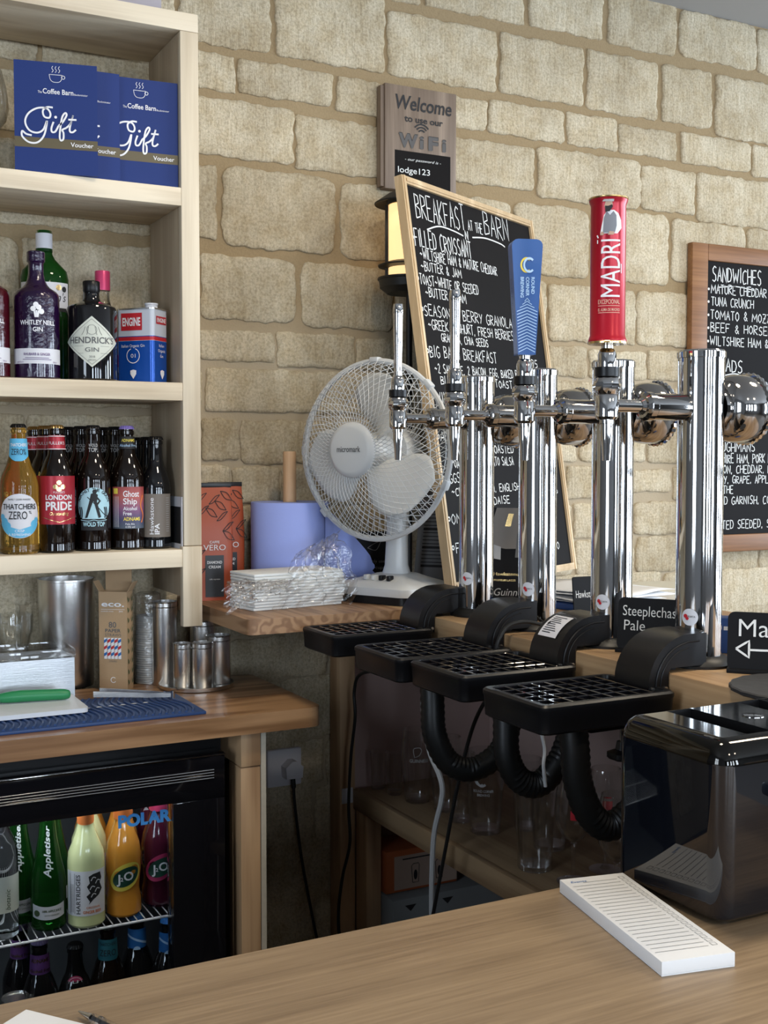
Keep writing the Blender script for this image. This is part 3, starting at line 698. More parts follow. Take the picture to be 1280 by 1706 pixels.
R = 0.0475; z = 1.524
t = bottle('gin_bottle', 'tall green gin bottle with white screw cap behind the purple one', 0.505, 2.452, z,
           [(0, 0), (R - 0.006, 0), (R, 0.005), (R, 0.212), (R - 0.003, 0.228), (R - 0.014, 0.240), (0.022, 0.252), (0.0165, 0.262), (0.0158, 0.27), (0, 0.27)], 'gdgreen', sy=0.7)
MB().lathe([(0, 0.268), (0.0165, 0.268), (0.0165, 0.307), (0.0155, 0.309), (0, 0.309)], 32).build('cap', 'labelwhite', t)
MB().lathe([(0.0166, 0.267), (0.0169, 0.267), (0.0169, 0.273), (0.0166, 0.273)], 32).lathe([(0.0160, 0.3095), (0.0168, 0.307), (0.0168, 0.3035), (0.0166, 0.3035)], 32).build('cap_ring', 'gdgreen', t)
def oval(x, y, h=0.0):
    a = x / 0.045; return Vector(((R + 0.0008 + h) * sin(a), -(R + 0.0008 + h) * 0.7 * cos(a), y))
MB().patch(oval, -0.055, 0.055, 0.145, 0.203).build('label', 'labelwhite', t)
mb = MB(); o2 = lambda x, y: oval(x, y, 0.0006)
mb.text("Gordon's", o2, 0.004, 0.165, 0.018, 0, 'C', w=0.082, shear=0.3); mb.patch(o2, -0.055, 0.055, 0.145, 0.152)
mb.build('lettering', 'ink', t)
MB().disc(lambda x, y: oval(x, y, 0.001), 0.027, 0.193, 0.0058).build('seal', 'gold', t)
MB().disc(lambda x, y: oval(x, y, 0.001), 0.040, 0.190, 0.0058).build('seal', 'ink', t)

R = 0.049
t = bottle('gin_bottle', 'squat black gin bottle with a cream diamond label', 0.573, 2.341, z,
           [(0, 0), (R - 0.004, 0), (R, 0.004), (R, 0.140), (R - 0.002, 0.146), (R - 0.008, 0.1495), (0.030, 0.153), (0.0185, 0.158), (0.0155, 0.165), (0.0155, 0.174), (0, 0.174)], 'gblack')
MB().lathe([(0, 0.174), (0.0145, 0.174), (0.0168, 0.179), (0.0168, 0.196), (0.0155, 0.198), (0, 0.198)], 32).build('stopper', 'black', t)
f = cyl(R, 0.0, 0.0008); cz = 0.075; hw = 0.058; hh = 0.049
def dia(s): return lambda x: (cz + s * (hh * (1 - abs(x) / hw) + 0.0006))
MB().patch(f, -hw, hw, dia(-1), dia(1), 0, 28, 4).build('label', 'cream', t)
f2 = cyl(R, 0.0, 0.0014); mb = MB()
mb.text("HENDRICK'S", f2, 0, 0.072, 0.0125, 0, 'C', w=0.092, bold=0.018); mb.text('GIN', f2, 0, 0.0555, 0.0085, 0, 'C', w=0.026, bold=0.005)
for a in (-1, 1):
    for b in (-1, 1): mb.ribbon([(a * (hw - 0.006), cz + b * 0.0004), (0, cz + b * (hh - 0.005))], 0.0006, f2)
for k in (0.0665, 0.0525): mb.ribbon([(-0.035 + (0.0665 - k) * 0.6, k), (-0.016, k)], 0.0005, f2); mb.ribbon([(0.016, k), (0.035, k)], 0.0005, f2)
mb.text('2018', f2, 0, 0.044, 0.004); mb.text('GIRVAN', f2, 0, 0.038, 0.003); mb.ring(f2, 0, 0.098, 0.009, 0.0097)
for k in (-0.012, -0.006, 0.006, 0.012): mb.ribbon(sp2([(k * 1.6, 0.088), (k * 1.3, 0.094), (k, 0.104)]), 0.0008, f2)
mb.build('lettering', 'inkgrey', t)

R = 0.039
t = bottle('gin_bottle', 'clear spirit bottle with a pink screw cap behind the black gin', 0.622, 2.446, z,
           [(0, 0), (R - 0.004, 0), (R, 0.004), (R, 0.128), (R - 0.003, 0.140), (R - 0.012, 0.150), (0.018, 0.163), (0.0145, 0.176), (0.0145, 0.2), (0, 0.2)], 'gclear')
MB().lathe([(0, 0.196), (0.0155, 0.196), (0.0155, 0.234), (0.0148, 0.236), (0, 0.236)], 32, rib=lambda i, n: 0.012 * (i % 2)).build('cap', 'pinkcap', t)
f = cyl(R, 0.0, 0.0008)
MB().patch(f, -0.05, 0.05, 0.025, 0.108).build('label', 'labelwhite', t)
f2 = cyl(R, 0.0, 0.0014); mb = MB()
mb.text('pink', f2, -0.012, 0.085, 0.012, 0, 'C', w=0.03); mb.text('e', f2, 0.024, 0.085, 0.01); mb.build('lettering', 'deepblue', t)
MB().patch(f2, -0.05, 0.05, 0.036, 0.062).build('label_band', 'pinkcap', t)

# gin in an oblong tin
t = thing('gin_tin', 'blue and silver oblong gin tin with white cap', 'tin', (0.683, 2.369, z), radians(-48))
tw, td, th = 0.087, 0.058, 0.151
def tin_shell(z0, z1, mi, mb):
    for a, b in ((z0, z1),): mb.prism(rrect(-tw / 2, -td / 2, tw / 2, td / 2, 0.009, 5), b - a, lambda x, y, h, a=a: Vector((x, y, a + h)), mi)
mb = MB(); tin_shell(0.001, 0.086, 0, mb); tin_shell(0.086, 0.0865, 1, mb); tin_shell(0.0865, 0.094, 2, mb); tin_shell(0.094, 0.0955, 0, mb); tin_shell(0.0955, th - 0.002, 1, mb)
mb.build('body', ['tinblue', 'tinsilver', 'red'], t)
mb = MB(); tin = rrect(-tw / 2 - 0.001, -td / 2 - 0.001, tw / 2 + 0.001, td / 2 + 0.001, 0.01, 5)
mb.prism(tin, 0.003, lambda x, y, h: Vector((x, y, th - 0.002 + h))); mb.build('rim', 'steel', t); mb = MB(); mb.prism(tin, 0.002, lambda x, y, h: Vector((x, y, h - 0.0005))); mb.build('rim', 'steel', t)
MB().lathe([(0, th), (0.0125, th), (0.0125, th + 0.008), (0.0135, th + 0.009), (0.0135, th + 0.0125), (0, th + 0.0125)], 24, c=(0.022, 0, 0)).build('cap', 'labelwhite', t)
fF = front(0, -td / 2, 0, 0.0006); fR = plane((tw / 2, 0, 0), (0, 1, 0), (0, 0, 1), 0.0006)
MB().poly([(-0.031, 0.107), (0.018, 0.107), (0.018, 0.142), (-0.031, 0.142)], fF).build('badge', 'red', t)
MB().poly([(-0.018, 0.120), (0.020, 0.120), (0.020, 0.136), (-0.018, 0.136)], fR).build('badge', 'red', t)
mb = MB(); fF2 = front(0, -td / 2, 0, 0.0012); fR2 = plane((tw / 2, 0, 0), (0, 1, 0), (0, 0, 1), 0.0012)
mb.text('ENGINE', fF2, -0.0065, 0.1165, 0.0165, 0, 'C', w=0.042, bold=0.03); mb.text('ENGINE', fR2, 0.001, 0.124, 0.0085, 0, 'C', w=0.032, bold=0.03)
mb.text('Italian Organic Gin', fF2, -0.003, 0.073, 0.006, 0, 'C', w=0.054); mb.text('01', fF2, -0.003, 0.052, 0.008, 0, 'C', w=0.011)
mb.ring(fF2, -0.003, 0.056, 0.014, 0.0155, 0, radians(110), radians(430))
for i, s in enumerate(('Italian', 'Organic', 'Gin')): mb.text(s, fR2, 0.001, 0.074 - i * 0.0105, 0.006, 0, 'C')
for fn, cx in ((fF2, -0.003), (fR2, 0.003)): mb.poly([(cx - 0.007, 0.026), (cx - 0.007, 0.019), (cx, 0.009), (cx + 0.007, 0.019), (cx + 0.007, 0.026), (cx, 0.028)], fn)
mb.build('lettering', 'print', t)

# ------------------------------------------------------------------ beer shelf
BZ = 1.188
def beer_prof(h, r, neck=0.0128, sh=0.60, nk=0.80):
    return [(0, 0), (r - 0.004, 0), (r, 0.004), (r, 0.012), (r - 0.0006, 0.016), (r, 0.022), (r, h * sh - 0.012), (r - 0.0012, h * sh), (r - 0.005, h * (sh + 0.055)), (neck + (r - neck) * 0.5, h * (sh + 0.115)),
            (neck + 0.005, h * (nk - 0.04)), (neck + 0.0016, h * (nk + 0.03)), (neck, h * 0.925), (neck + 0.0018, h * 0.93), (neck + 0.0018, h * 0.955), (neck, h * 0.96), (neck, h - 0.004), (0, h - 0.004)]
def crown(mb, h): return mb.lathe([(0, h - 0.0005), (0.011, h - 0.0005), (0.0132, h - 0.0025), (0.0152, h - 0.0075), (0.013, h - 0.0075)], 42, rib=lambda i, n: 0.035 * (1 if i % 2 else -1))
def beer(label, x, y, h, r, glass, cap, group, **k):
    t = bottle('beer_bottle', label, x, y, BZ, beer_prof(h, r, **k), glass, group)
    crown(MB(), h).build('crown_cap', cap, t); return t

r, h = 0.0365, 0.251                                       # golden cider
t = beer('amber cider bottle with sky blue neck label, leftmost on the beer shelf', 0.428, 2.338, h, r, 'gamber', 'black', 'beer bottles on the shelf', sh=0.56)
t.name = 'cider_bottle'
rn = 0.0158
def neckfn(x, y, hh=0.0):                                  # label that follows the flaring neck
    zz = y; q = (h * 0.9 - zz) / (h * 0.2); rad = 0.0146 + 0.0062 * max(0, min(1.2, q)) + 0.0012 + hh; a = x / rad
    return Vector((rad * sin(a), -rad * cos(a), zz))
MB().patch(neckfn, -0.0215, 0.0215, lambda x: 0.178 + 0.011 * (x / 0.0215) ** 2, 0.222, 0, 16, 6).build('neck_label', 'skyblue', t)
mb = MB(); nf = lambda x, y: neckfn(x, y, 0.0008)
mb.text('THATCHERS', nf, 0, 0.207, 0.0062, 0, 'C', w=0.034, bold=0.015); mb.build('neck_print', 'print', t)
MB().text('ZERO%', nf, 0, 0.191, 0.012, 0, 'C', w=0.03).build('neck_lettering', 'ink', t)
f = cyl(r, 0.0, 0.0008); ell = lambda s: (lambda x: 0.074 + s * 0.0425 * sqrt(max(0, 1 - (x / 0.042) ** 2)))
lb = MB().patch(f, -0.042, 0.042, ell(-1), ell(1), 0, 26, 4).build('label', 'labelwhite', t)
f2 = cyl(r, 0.0, 0.0014); mb = MB()
mb.patch(f2, -0.040, 0.040, lambda x: max(ell(-1)(x) + 0.001, 0.030), lambda x: min(ell(1)(x), 0.048 + 0.012 * abs(x) / 0.04), 0, 24, 2)
for cx, cy, rr in ((-0.030, 0.063, 0.008), (-0.024, 0.055, 0.008), (0.029, 0.058, 0.008), (-0.035, 0.072, 0.006), (0.034, 0.066, 0.005)): mb.disc(f2, cx, cy, rr)
mb.text('THATCHERS', cyl(r, 0, 0.002), 0, 0.087, 0.0105, 1, 'C', w=0.064, bold=0.015); mb.text('ZERO', cyl(r, 0, 0.002), -0.003, 0.068, 0.0155, 1, 'C', w=0.034, bold=0.005); mb.text('%', cyl(r, 0, 0.002), 0.020, 0.078, 0.006, 1)
mb.text('FAMILY CIDER MAKERS', f2, 0, 0.104, 0.0035, 1, 'C', w=0.042)
mb.text('CRISP', cyl(r, 0, 0.002), 0, 0.043, 0.005, 2, 'C'); mb.text('& REFRESHING', cyl(r, 0, 0.002), 0, 0.036, 0.005, 2, 'C', w=0.04)
mb.build('lettering', ['skyblue', 'ink', 'print'], lb)

r, h = 0.034, 0.250                                        # red labelled ale, three deep
t = beer('front bottle of the red labelled ales, whole label showing', 0.4995, 2.335, h, r, 'gbrown', 'gold', 'red labelled ale bottles')
f = cyl(r, 0.0, 0.0008)
lb = MB().patch(f, -0.046, 0.046, 0.056, 0.150).build('label', 'labelred', t)
f2 = cyl(r, 0.0, 0.0014); mb = MB()
mb.text('LONDON', f2, 0.004, 0.104, 0.0095, 0, 'C', w=0.052, bold=0.03); mb.text('PRIDE', f2, 0.004, 0.084, 0.0165, 0, 'C', w=0.052, bold=0.03)
mb.text("FULLER'S", f2, 0.004, 0.1165, 0.004, 0); mb.text('Outstanding', f2, 0.004, 0.074, 0.0065, 1, 'C', w=0.036, shear=0.3); mb.ribbon([(-0.03, 0.070), (0.004, 0.060), (0.038, 0.070)], 0.0009, f2, 1)
for cx, cy in ((0.004, 0.137), (-0.003, 0.129), (0.011, 0.129), (0.004, 0.124)): mb.disc(f2, cx, cy, 0.0045, mi=1)
mb.build('lettering', ['print', 'gold'], lb)
def ncol(z0, z1, rr): return lambda x, y, hh=0.0: Vector(((rr + (z1 - y) / (z1 - z0) * 0.0022 + hh) * sin(x / rr), -(rr + (z1 - y) / (z1 - z0) * 0.0022 + hh) * cos(x / rr), y))
nf = ncol(0.200, 0.230, 0.0155)
MB().patch(nf, -0.045, 0.045, 0.201, 0.229, 0, 24, 3).build('neck_label', 'labelred', t)
mb = MB(); nf2 = lambda x, y: nf(x, y, 0.0008); mb.text("FULLER'S", nf2, 0.001, 0.211, 0.006, 0, 'C', w=0.03)
mb.patch(nf2, -0.045, 0.045, 0.2015, 0.203); mb.patch(nf2, -0.045, 0.045, 0.2265, 0.228); mb.build('neck_print', 'print', t)
dup(t, (0.492, 2.405, BZ), None, 'second of the red labelled ales, just behind the front one'); dup(t, (0.4855, 2.475, BZ), None, 'rearmost red labelled ale, furthest left of its row against the wall')

r, h = 0.034, 0.2505                                       # ale with a round pale blue label, five of them
t = beer('front bottle of the ales with a round pale blue label', 0.574, 2.346, h, r, 'gbrown', 'black', 'pale blue labelled ale bottles')
f = cyl(r, 0.0, 0.0008)
circ = lambda s: (lambda x: 0.091 + s * 0.0355 * sqrt(max(0, 1 - (x / 0.0355) ** 2)))
lb = MB().patch(f, -0.0355, 0.0355, lambda x: max(circ(-1)(x), 0.0645), circ(1), 0, 26, 4).build('label', 'palesky', t)
f2 = cyl(r, 0.0, 0.0014); mb = MB()
for i, ch in enumerate('AGAINST THE GRAIN'):
    a = radians(160 - i * 140 / 16); mb.text(ch, f2, 0.0295 * cos(a), 0.091 + 0.0285 * sin(a), 0.0062, 0, 'C', bold=0.02, rot=a - pi / 2)
mb.poly([(-0.008, 0.1), (0.006, 0.098), (0.008, 0.112), (0.002, 0.117), (-0.005, 0.114)], f2); mb.disc(f2, 0.002, 0.1185, 0.0042)
mb.poly([(-0.008, 0.1), (-0.001, 0.1), (-0.012, 0.067), (-0.017, 0.066)], f2); mb.poly([(0.0, 0.099), (0.006, 0.099), (0.014, 0.068), (0.009, 0.066)], f2)
mb.ribbon([(0.001, 0.112), (0.012, 0.100), (0.004, 0.090)], 0.0035, f2); mb.ribbon(sp2([(-0.012, 0.108), (0.004, 0.092), (0.02, 0.074), (0.028, 0.070)]), 0.0015, f2)
for cx in (-0.028, -0.024, 0.022, 0.026): mb.ribbon(sp2([(cx, 0.066), (cx + 0.001, 0.078), (cx - 0.001, 0.088)]), 0.0025, f2)
mb.patch(f2, -0.026, 0.026, 0.042, 0.0635); mb.build('emblem', 'ink', lb)
mb = MB(); f3 = cyl(r, 0.0, 0.0021); mb.text('WOLD TOP', f3, 0, 0.050, 0.0085, 0, 'C', w=0.042, bold=0.03); mb.ribbon(sp2([(-0.026, 0.0625), (-0.01, 0.0605), (0, 0.0625), (0.01, 0.0605), (0.026, 0.0625)]), 0.0012, f3)
mb.build('lettering', 'palesky', lb)
nf = ncol(0.185, 0.220, 0.0165); mb = MB(); mb.text('WOLD', nf, 0, 0.207, 0.0062, 0, 'C', w=0.018, bold=0.02); mb.text('TOP.', nf, 0, 0.197, 0.0082, 0, 'C', w=0.018, bold=0.02); mb.build('neck_print', 'chalkgrey', t)
for x, y, l in ((0.566, 2.417, 'pale blue labelled ale directly behind the front one, right of a rear pair'), (0.5555, 2.485, 'rearmost pale blue labelled ale behind the gap beside the red ales'),
                (0.639, 2.426, 'pale blue labelled ale whose dark neck shows just left of the purple cap'), (0.6285, 2.486, 'pale blue labelled ale at the wall, left neck of the pair near the purple cap')):
    dup(t, (x, y, BZ), None, l)

r, h = 0.0345, 0.2505                                      # ale with the sunset label and purple cap
t = beer('dark ale bottle with a purple cap and a sunset coloured label', 0.644, 2.352, h, r, 'gbrown', mat('crown_purple', (0.25, 0.18, 0.5), 0.4), 'beer bottles on the shelf')
sun = bpy.data.materials.new('label_sunset'); sun.use_nodes = True; nt = sun.node_tree
tc = nt.nodes.new('ShaderNodeTexCoord'); sx = nt.nodes.new('ShaderNodeSeparateXYZ'); mr = nt.nodes.new('ShaderNodeMapRange'); cr = nt.nodes.new('ShaderNodeValToRGB')
mr.inputs['From Min'].default_value = 0.045; mr.inputs['From Max'].default_value = 0.127
for p, c in ((0.0, (0.06, 0.08, 0.11)), (0.2, (0.05, 0.045, 0.12)), (0.45, (0.20, 0.07, 0.16)), (0.75, (0.42, 0.09, 0.07)), (1.0, (0.30, 0.05, 0.05))):
    e = cr.color_ramp.elements.new(p) if p not in (0.0, 1.0) else cr.color_ramp.elements[0 if p == 0 else -1]; e.color = c + (1,)
nt.links.new(tc.outputs['Object'], sx.inputs[0]); nt.links.new(sx.outputs[2], mr.inputs[0]); nt.links.new(mr.outputs[0], cr.inputs[0]); nt.links.new(cr.outputs[0], nt.nodes['Principled BSDF'].inputs['Base Color'])
f = cyl(r, 0.0, 0.0008)
lb = MB().patch(f, -0.033, 0.040, 0.043, 0.127).build('label', sun, t)
f2 = cyl(r, 0.0, 0.0014); mb = MB()
for s, yy, hh_, ww in (('Ghost', 0.107, 0.0125, 0.032), ('Ship', 0.092, 0.0125, 0.027), ('Alcohol', 0.080, 0.0075, 0.027), ('Free', 0.070, 0.0075, 0.016)): mb.text(s, f2, -0.008, yy, hh_, 0, 'L', w=ww, bold=0.012)
mb.text('ADNAMS', f2, -0.008, 0.059, 0.0072, 1, 'L', w=0.034, bold=0.02); mb.text('Pale Ale', f2, -0.004, 0.0505, 0.004, 0, 'L'); mb.text('0.5% vol', f2, -0.004, 0.0445, 0.004, 0, 'L')
for k in range(5): mb.ribbon([(-0.029 + k * 0.0028, 0.046), (-0.029 + k * 0.0028, 0.108)], 0.0006, f2)
mb.poly([(-0.029, 0.113), (-0.019, 0.113), (-0.019, 0.124), (-0.029, 0.124)], f2, 1); mb.ribbon(sp2([(0.034, 0.11), (0.028, 0.09), (0.035, 0.07), (0.03, 0.055)]), 0.003, f2, 2)
mb.build('lettering', ['print', 'yellow', 'orange'], lb)
nf = ncol(0.2, 0.226, 0.0158); lb = MB().patch(nf, -0.02, 0.026, 0.203, 0.228, 0, 16, 2).build('neck_label', 'ink', t)
mb = MB(); n2 = lambda x, y: nf(x, y, 0.0008); mb.text('ADNAMS', n2, 0.003, 0.2175, 0.006, 1, 'C', w=0.027, bold=0.015); mb.text('Alcohol Free', n2, 0.003, 0.2075, 0.0058, 0, 'C', w=0.034); mb.build('lettering', ['paleblue', 'yellow'], lb)

r, h = 0.0308, 0.2295                                      # slim bottles with the taupe label, three deep
t = beer('front bottle of the slim dark beers with a taupe upright label', 0.7025, 2.347, h, r, 'gblack', 'black', 'slim dark beer bottles', neck=0.0125, sh=0.58, nk=0.76)
f = cyl(r, 0.0, 0.0008); lb = MB().patch(f, -0.0345, 0.0345, 0.024, 0.112).build('label', 'taupe', t)
f2 = cyl(r, 0.0, 0.0014); mb = MB()
mb.text('Hawkstone', f2, -0.005, 0.030, 0.0085, 0, 'L', w=0.074, rot=pi / 2, bold=0.005); mb.text('IPA', f2, 0.006, 0.030, 0.0095, 0, 'L', rot=pi / 2, bold=0.02, w=0.022); mb.build('lettering', 'print', lb)
mb = MB()
for k in range(16): mb.ribbon([(0.0205, 0.036 + k * 0.0045), (0.028, 0.036 + k * 0.0045)], 0.0008, f2)
mb.build('small_print', 'chalkgrey', lb)
dup(t, (0.7035, 2.4145, BZ), None, 'middle slim dark beer bottle, right of the purple capped ale'); dup(t, (0.6995, 2.481, BZ), None, 'rearmost slim dark beer bottle, nearest the purple cap')
t = thing('photo_card', 'small photo card leaning on the shelf upright behind the slim beers', 'card', (0.7385, 2.33, BZ))
MB().box((0, 0, 0.053), (0.0016, 0.085, 0.106)).build('card', 'labelwhite', t); MB().box((-0.0012, 0.0, 0.048), (0.0006, 0.07, 0.075)).build('picture', 'ink', t)

# ------------------------------------------------------------------ left worktop and the fridge beneath it
WT = 0.9
mb = MB(); ol = [(-0.9, 2.013), (0.90, 2.013), (0.914, 2.016), (0.922, 2.024), (0.925, 2.036), (0.925, 2.38), (0.918, 2.39), (0.90, 2.395), (-0.9, 2.395)]
mb.prism(ol, 0.037, lambda x, y, h: Vector((x, y, WT - 0.037 + h)))
o = mb.build('worktop', 'worktop'); tag(o, 'thick oiled pine worktop with a rounded corner above the black fridge', 'worktop')
bv = o.modifiers.new('edge', 'BEVEL'); bv.width = 0.004; bv.segments = 3; bv.limit_method = 'ANGLE'

t = thing('worktop_support', 'softwood leg frame holding up the worktop right of the fridge', 'leg frame', (0.80, 2.2, 0))
o3 = (0.80, 2.2, 0)
MB().box2((0.766, 2.035, 0), (0.8055, 2.10, 0.795), 0, 0.002).build('post', 'studz', t, o3)
MB().box2((0.766, 2.033, 0.7965), (0.8055, 2.39, 0.8625), 0, 0.002).build('cross_rail', 'studz', t, o3)
MB().box2((0.8065, 2.035, 0), (0.8165, 2.39, 0.8625)).build('plywood_panel', 'ply', t, o3)

F = thing('bar_fridge', 'black glass fronted bar fridge under the left worktop, bottles inside', 'fridge', (0.35, 2.3, 0)); o3 = (0.35, 2.3, 0)
mb = MB()                                                   # hollow cabinet
for a, b in (((-0.15, 2.085, 0.02), (0.745, 2.495, 0.06)), ((-0.15, 2.085, 0.815), (0.745, 2.495, 0.848)), ((-0.15, 2.46, 0.06), (0.745, 2.495, 0.815)), ((-0.15, 2.085, 0.06), (-0.115, 2.46, 0.815)), ((0.70, 2.085, 0.06), (0.745, 2.46, 0.815))): mb.box2(a, b)
mb.build('cabinet', 'black', F, o3)
mb = MB(); mb.box2((-0.114, 2.088, 0.245), (0.6995, 2.455, 0.252)); mb.box2((-0.1145, 2.45, 0.252), (0.6995, 2.4595, 0.81)); mb.box2((0.694, 2.088, 0.252), (0.6995, 2.45, 0.81)); mb.build('liner', 'fridgein', F, o3)
mb = MB()                                                   # door frame, wide black borders
for a, b in (((-0.14, 2.04, 0.745), (0.737, 2.08, 0.8285)), ((0.637, 2.04, 0.08), (0.737, 2.08, 0.745)), ((-0.14, 2.04, 0.03), (0.737, 2.08, 0.08)), ((-0.14, 2.04, 0.08), (-0.05, 2.08, 0.745))): mb.box2(a, b, 0, 0.002)
D = mb.build('door', 'blackgloss', F, o3)
mb = MB()
for z in (0.7985, 0.7935, 0.7885, 0.7835): mb.rod((-0.14, 2.0385, z), (0.715, 2.0385, z), 0.0014, n=8)
mb.box2((-0.14, 2.037, 0.8235), (0.737, 2.0398, 0.8275), 0, 0.001); mb.build('trim', 'chromed', D)
for c in D.children: c.location = (0, 0, 0)
D.children[0].data.transform(Matrix.Translation((-0.35, -2.3, 0)))
MB().box2((-0.05, 2.052, 0.08), (0.637, 2.056, 0.745)).build('pane', 'pane', D, o3)
mb = MB(); fp = front(0, 2.0515, 0, 0.0003)
mb.text('POLAR', fp, 0.588, 0.712, 0.0215, 0, 'C', w=0.098, bold=0.05)
mb.poly([(0.585, 0.737), (0.590, 0.745), (0.595, 0.737)], fp, 1)
mb.build('lettering', ['polar', 'print'], D, o3)
mb = MB()                                                   # wire shelf
for y in (2.10, 2.27, 2.44): mb.rod((-0.11, y, 0.5155), (0.6935, y, 0.5155), 0.0025, n=8)
for i in range(54): mb.rod((-0.105 + i * 0.015, 2.098, 0.519), (-0.105 + i * 0.015, 2.445, 0.519), 0.0012, n=6)
mb.build('wire_shelf', 'wire', F, o3)
MB().box2((-0.1, 2.10, 0.806), (0.68, 2.115, 0.813)).build('light_strip', 'led', F, o3)
area('fridge_lamp', (0.3, 2.12, 0.80), (radians(12), 0, 0), 0.75, 0.03, 1.5, (0.9, 0.95, 1.0))

SZ = 0.5208
def fbottle(name, label, x, y, prof, glass, group=None): return bottle(name, label, x, y, SZ, prof, glass, group, 36)
r = 0.0315
pr = [(0, 0), (r - 0.004, 0), (r, 0.005), (r, 0.085), (r - 0.002, 0.1), (r - 0.008, 0.125), (0.0165, 0.165), (0.0135, 0.195), (0.013, 0.225), (0.0145, 0.227), (0.0145, 0.236), (0, 0.236)]
t = fbottle('soft_drink_bottle', 'front green apple drink bottle with white upright script in the fridge', 0.434, 2.145, pr, 'gdgreen', 'green apple drink bottles')
f = cyl(r, 0.0, 0.0008); lb = MB().patch(f, -0.031, 0.031, lambda x: 0.022 + 0.004 * (x / 0.03) ** 2, lambda x: 0.046 + 0.004 * (x / 0.03) ** 2).build('label', 'labelwhite', t)
f2 = cyl(r, 0.0, 0.0014); mb = MB(); mb.text('100% APPLE JUICE', f2, 0.006, 0.036, 0.0042, 0, 'C', w=0.034, bold=0.02); mb.text('GENTLY SPARKLING', f2, 0.006, 0.029, 0.0026, 0, 'C', w=0.026); mb.disc(f2, -0.021, 0.034, 0.0058); mb.build('lettering', 'leafgreen', lb)
def cone(x, y, hh=0.0):
    q = (y - 0.085) / 0.11; rad = 0.0318 - 0.0175 * max(0, min(1.2, q)) ** 1.0 + 0.0035 * sin(pi * max(0, min(1, q))) + 0.001
    return Vector((rad * sin(x / 0.025), -rad * cos(x / 0.025), y))
mb = MB(); mb.text('Appletiser', cone, 0.004, 0.098, 0.0105, 0, 'L', w=0.092, rot=pi / 2, shear=0.25, bold=0.02); mb.build('lettering', 'print', t)
dup(t, (0.393, 2.20, SZ), None, 'second green apple drink bottle, left of and behind the front one'); dup(t, (0.458, 2.222, SZ), None, 'green apple drink bottle in the second row behind the lemon bottle')

r = 0.0335
pr = [(0, 0), (r - 0.004, 0), (r, 0.005), (r, 0.118), (r - 0.002, 0.135), (r - 0.010, 0.155), (0.0175, 0.172), (0.0135, 0.188), (0.013, 0.225), (0.0145, 0.227), (0.0145, 0.236), (0, 0.236)]
t = fbottle('soft_drink_bottle', 'front cloudy lemon coloured bottle with a white paper label', 0.499, 2.128, pr, 'lemon', 'lemon coloured bottles')
MB().patch(cyl(0.0142, 0, 0.0012), -0.04, 0.04, lambda x: 0.185 + 0.006 * (x / 0.03) ** 2, 0.222, 0, 20, 2).build('neck_label', 'orange', t)
f = cyl(r, 0.0, 0.0008); lb = MB().patch(f, -0.041, 0.041, 0.024, 0.106).build('label', 'labelwhite', t)
f2 = cyl(r, 0.0, 0.0014); mb = MB(); mb.text('HARTRIDGES', f2, -0.0105, 0.028, 0.0078, 0, 'L', w=0.072, rot=pi / 2, bold=0.01)
rnd = random.Random(5)
pts = [(0.006, 0.05), (0.000, 0.06), (0.007, 0.066), (0.001, 0.078), (0.006, 0.084), (0.004, 0.096), (0.012, 0.1), (0.026, 0.1015), (0.029, 0.09), (0.025, 0.082), (0.03, 0.07), (0.023, 0.06), (0.012, 0.053), (0.004, 0.045)]
mb.poly(pts, f2); mb.ribbon([(-0.031, 0.028), (-0.031, 0.102)], 0.0007, f2); mb.ribbon([(-0.021, 0.028), (-0.021, 0.102)], 0.0007, f2)
for k in range(3): mb.ribbon([(-0.029 + k * 0.0026, 0.03), (-0.029 + k * 0.0026, 0.082)], 0.0006, f2)
f3 = cyl(r, 0.0, 0.002)
for cx, cy in ((0.012, 0.092), (0.02, 0.086), (0.01, 0.076), (0.019, 0.071), (0.012, 0.062)): mb.ribbon(sp2([(cx - 0.004, cy - 0.004), (cx, cy + 0.002), (cx + 0.005, cy)]), 0.0016, f3, 1)
mb.text('ORIGINAL', f2, 0.013, 0.037, 0.0042, 2, 'C', w=0.026); mb.text('GINGER BEER', f2, 0.011, 0.0285, 0.0052, 2, 'C', w=0.034, bold=0.02)
mb.build('lettering', ['ink', 'labelwhite', 'orange'], lb)
dup(t, (0.523, 2.205, SZ), None, 'lemon coloured bottle behind, seen between the front lemon and orange ones')

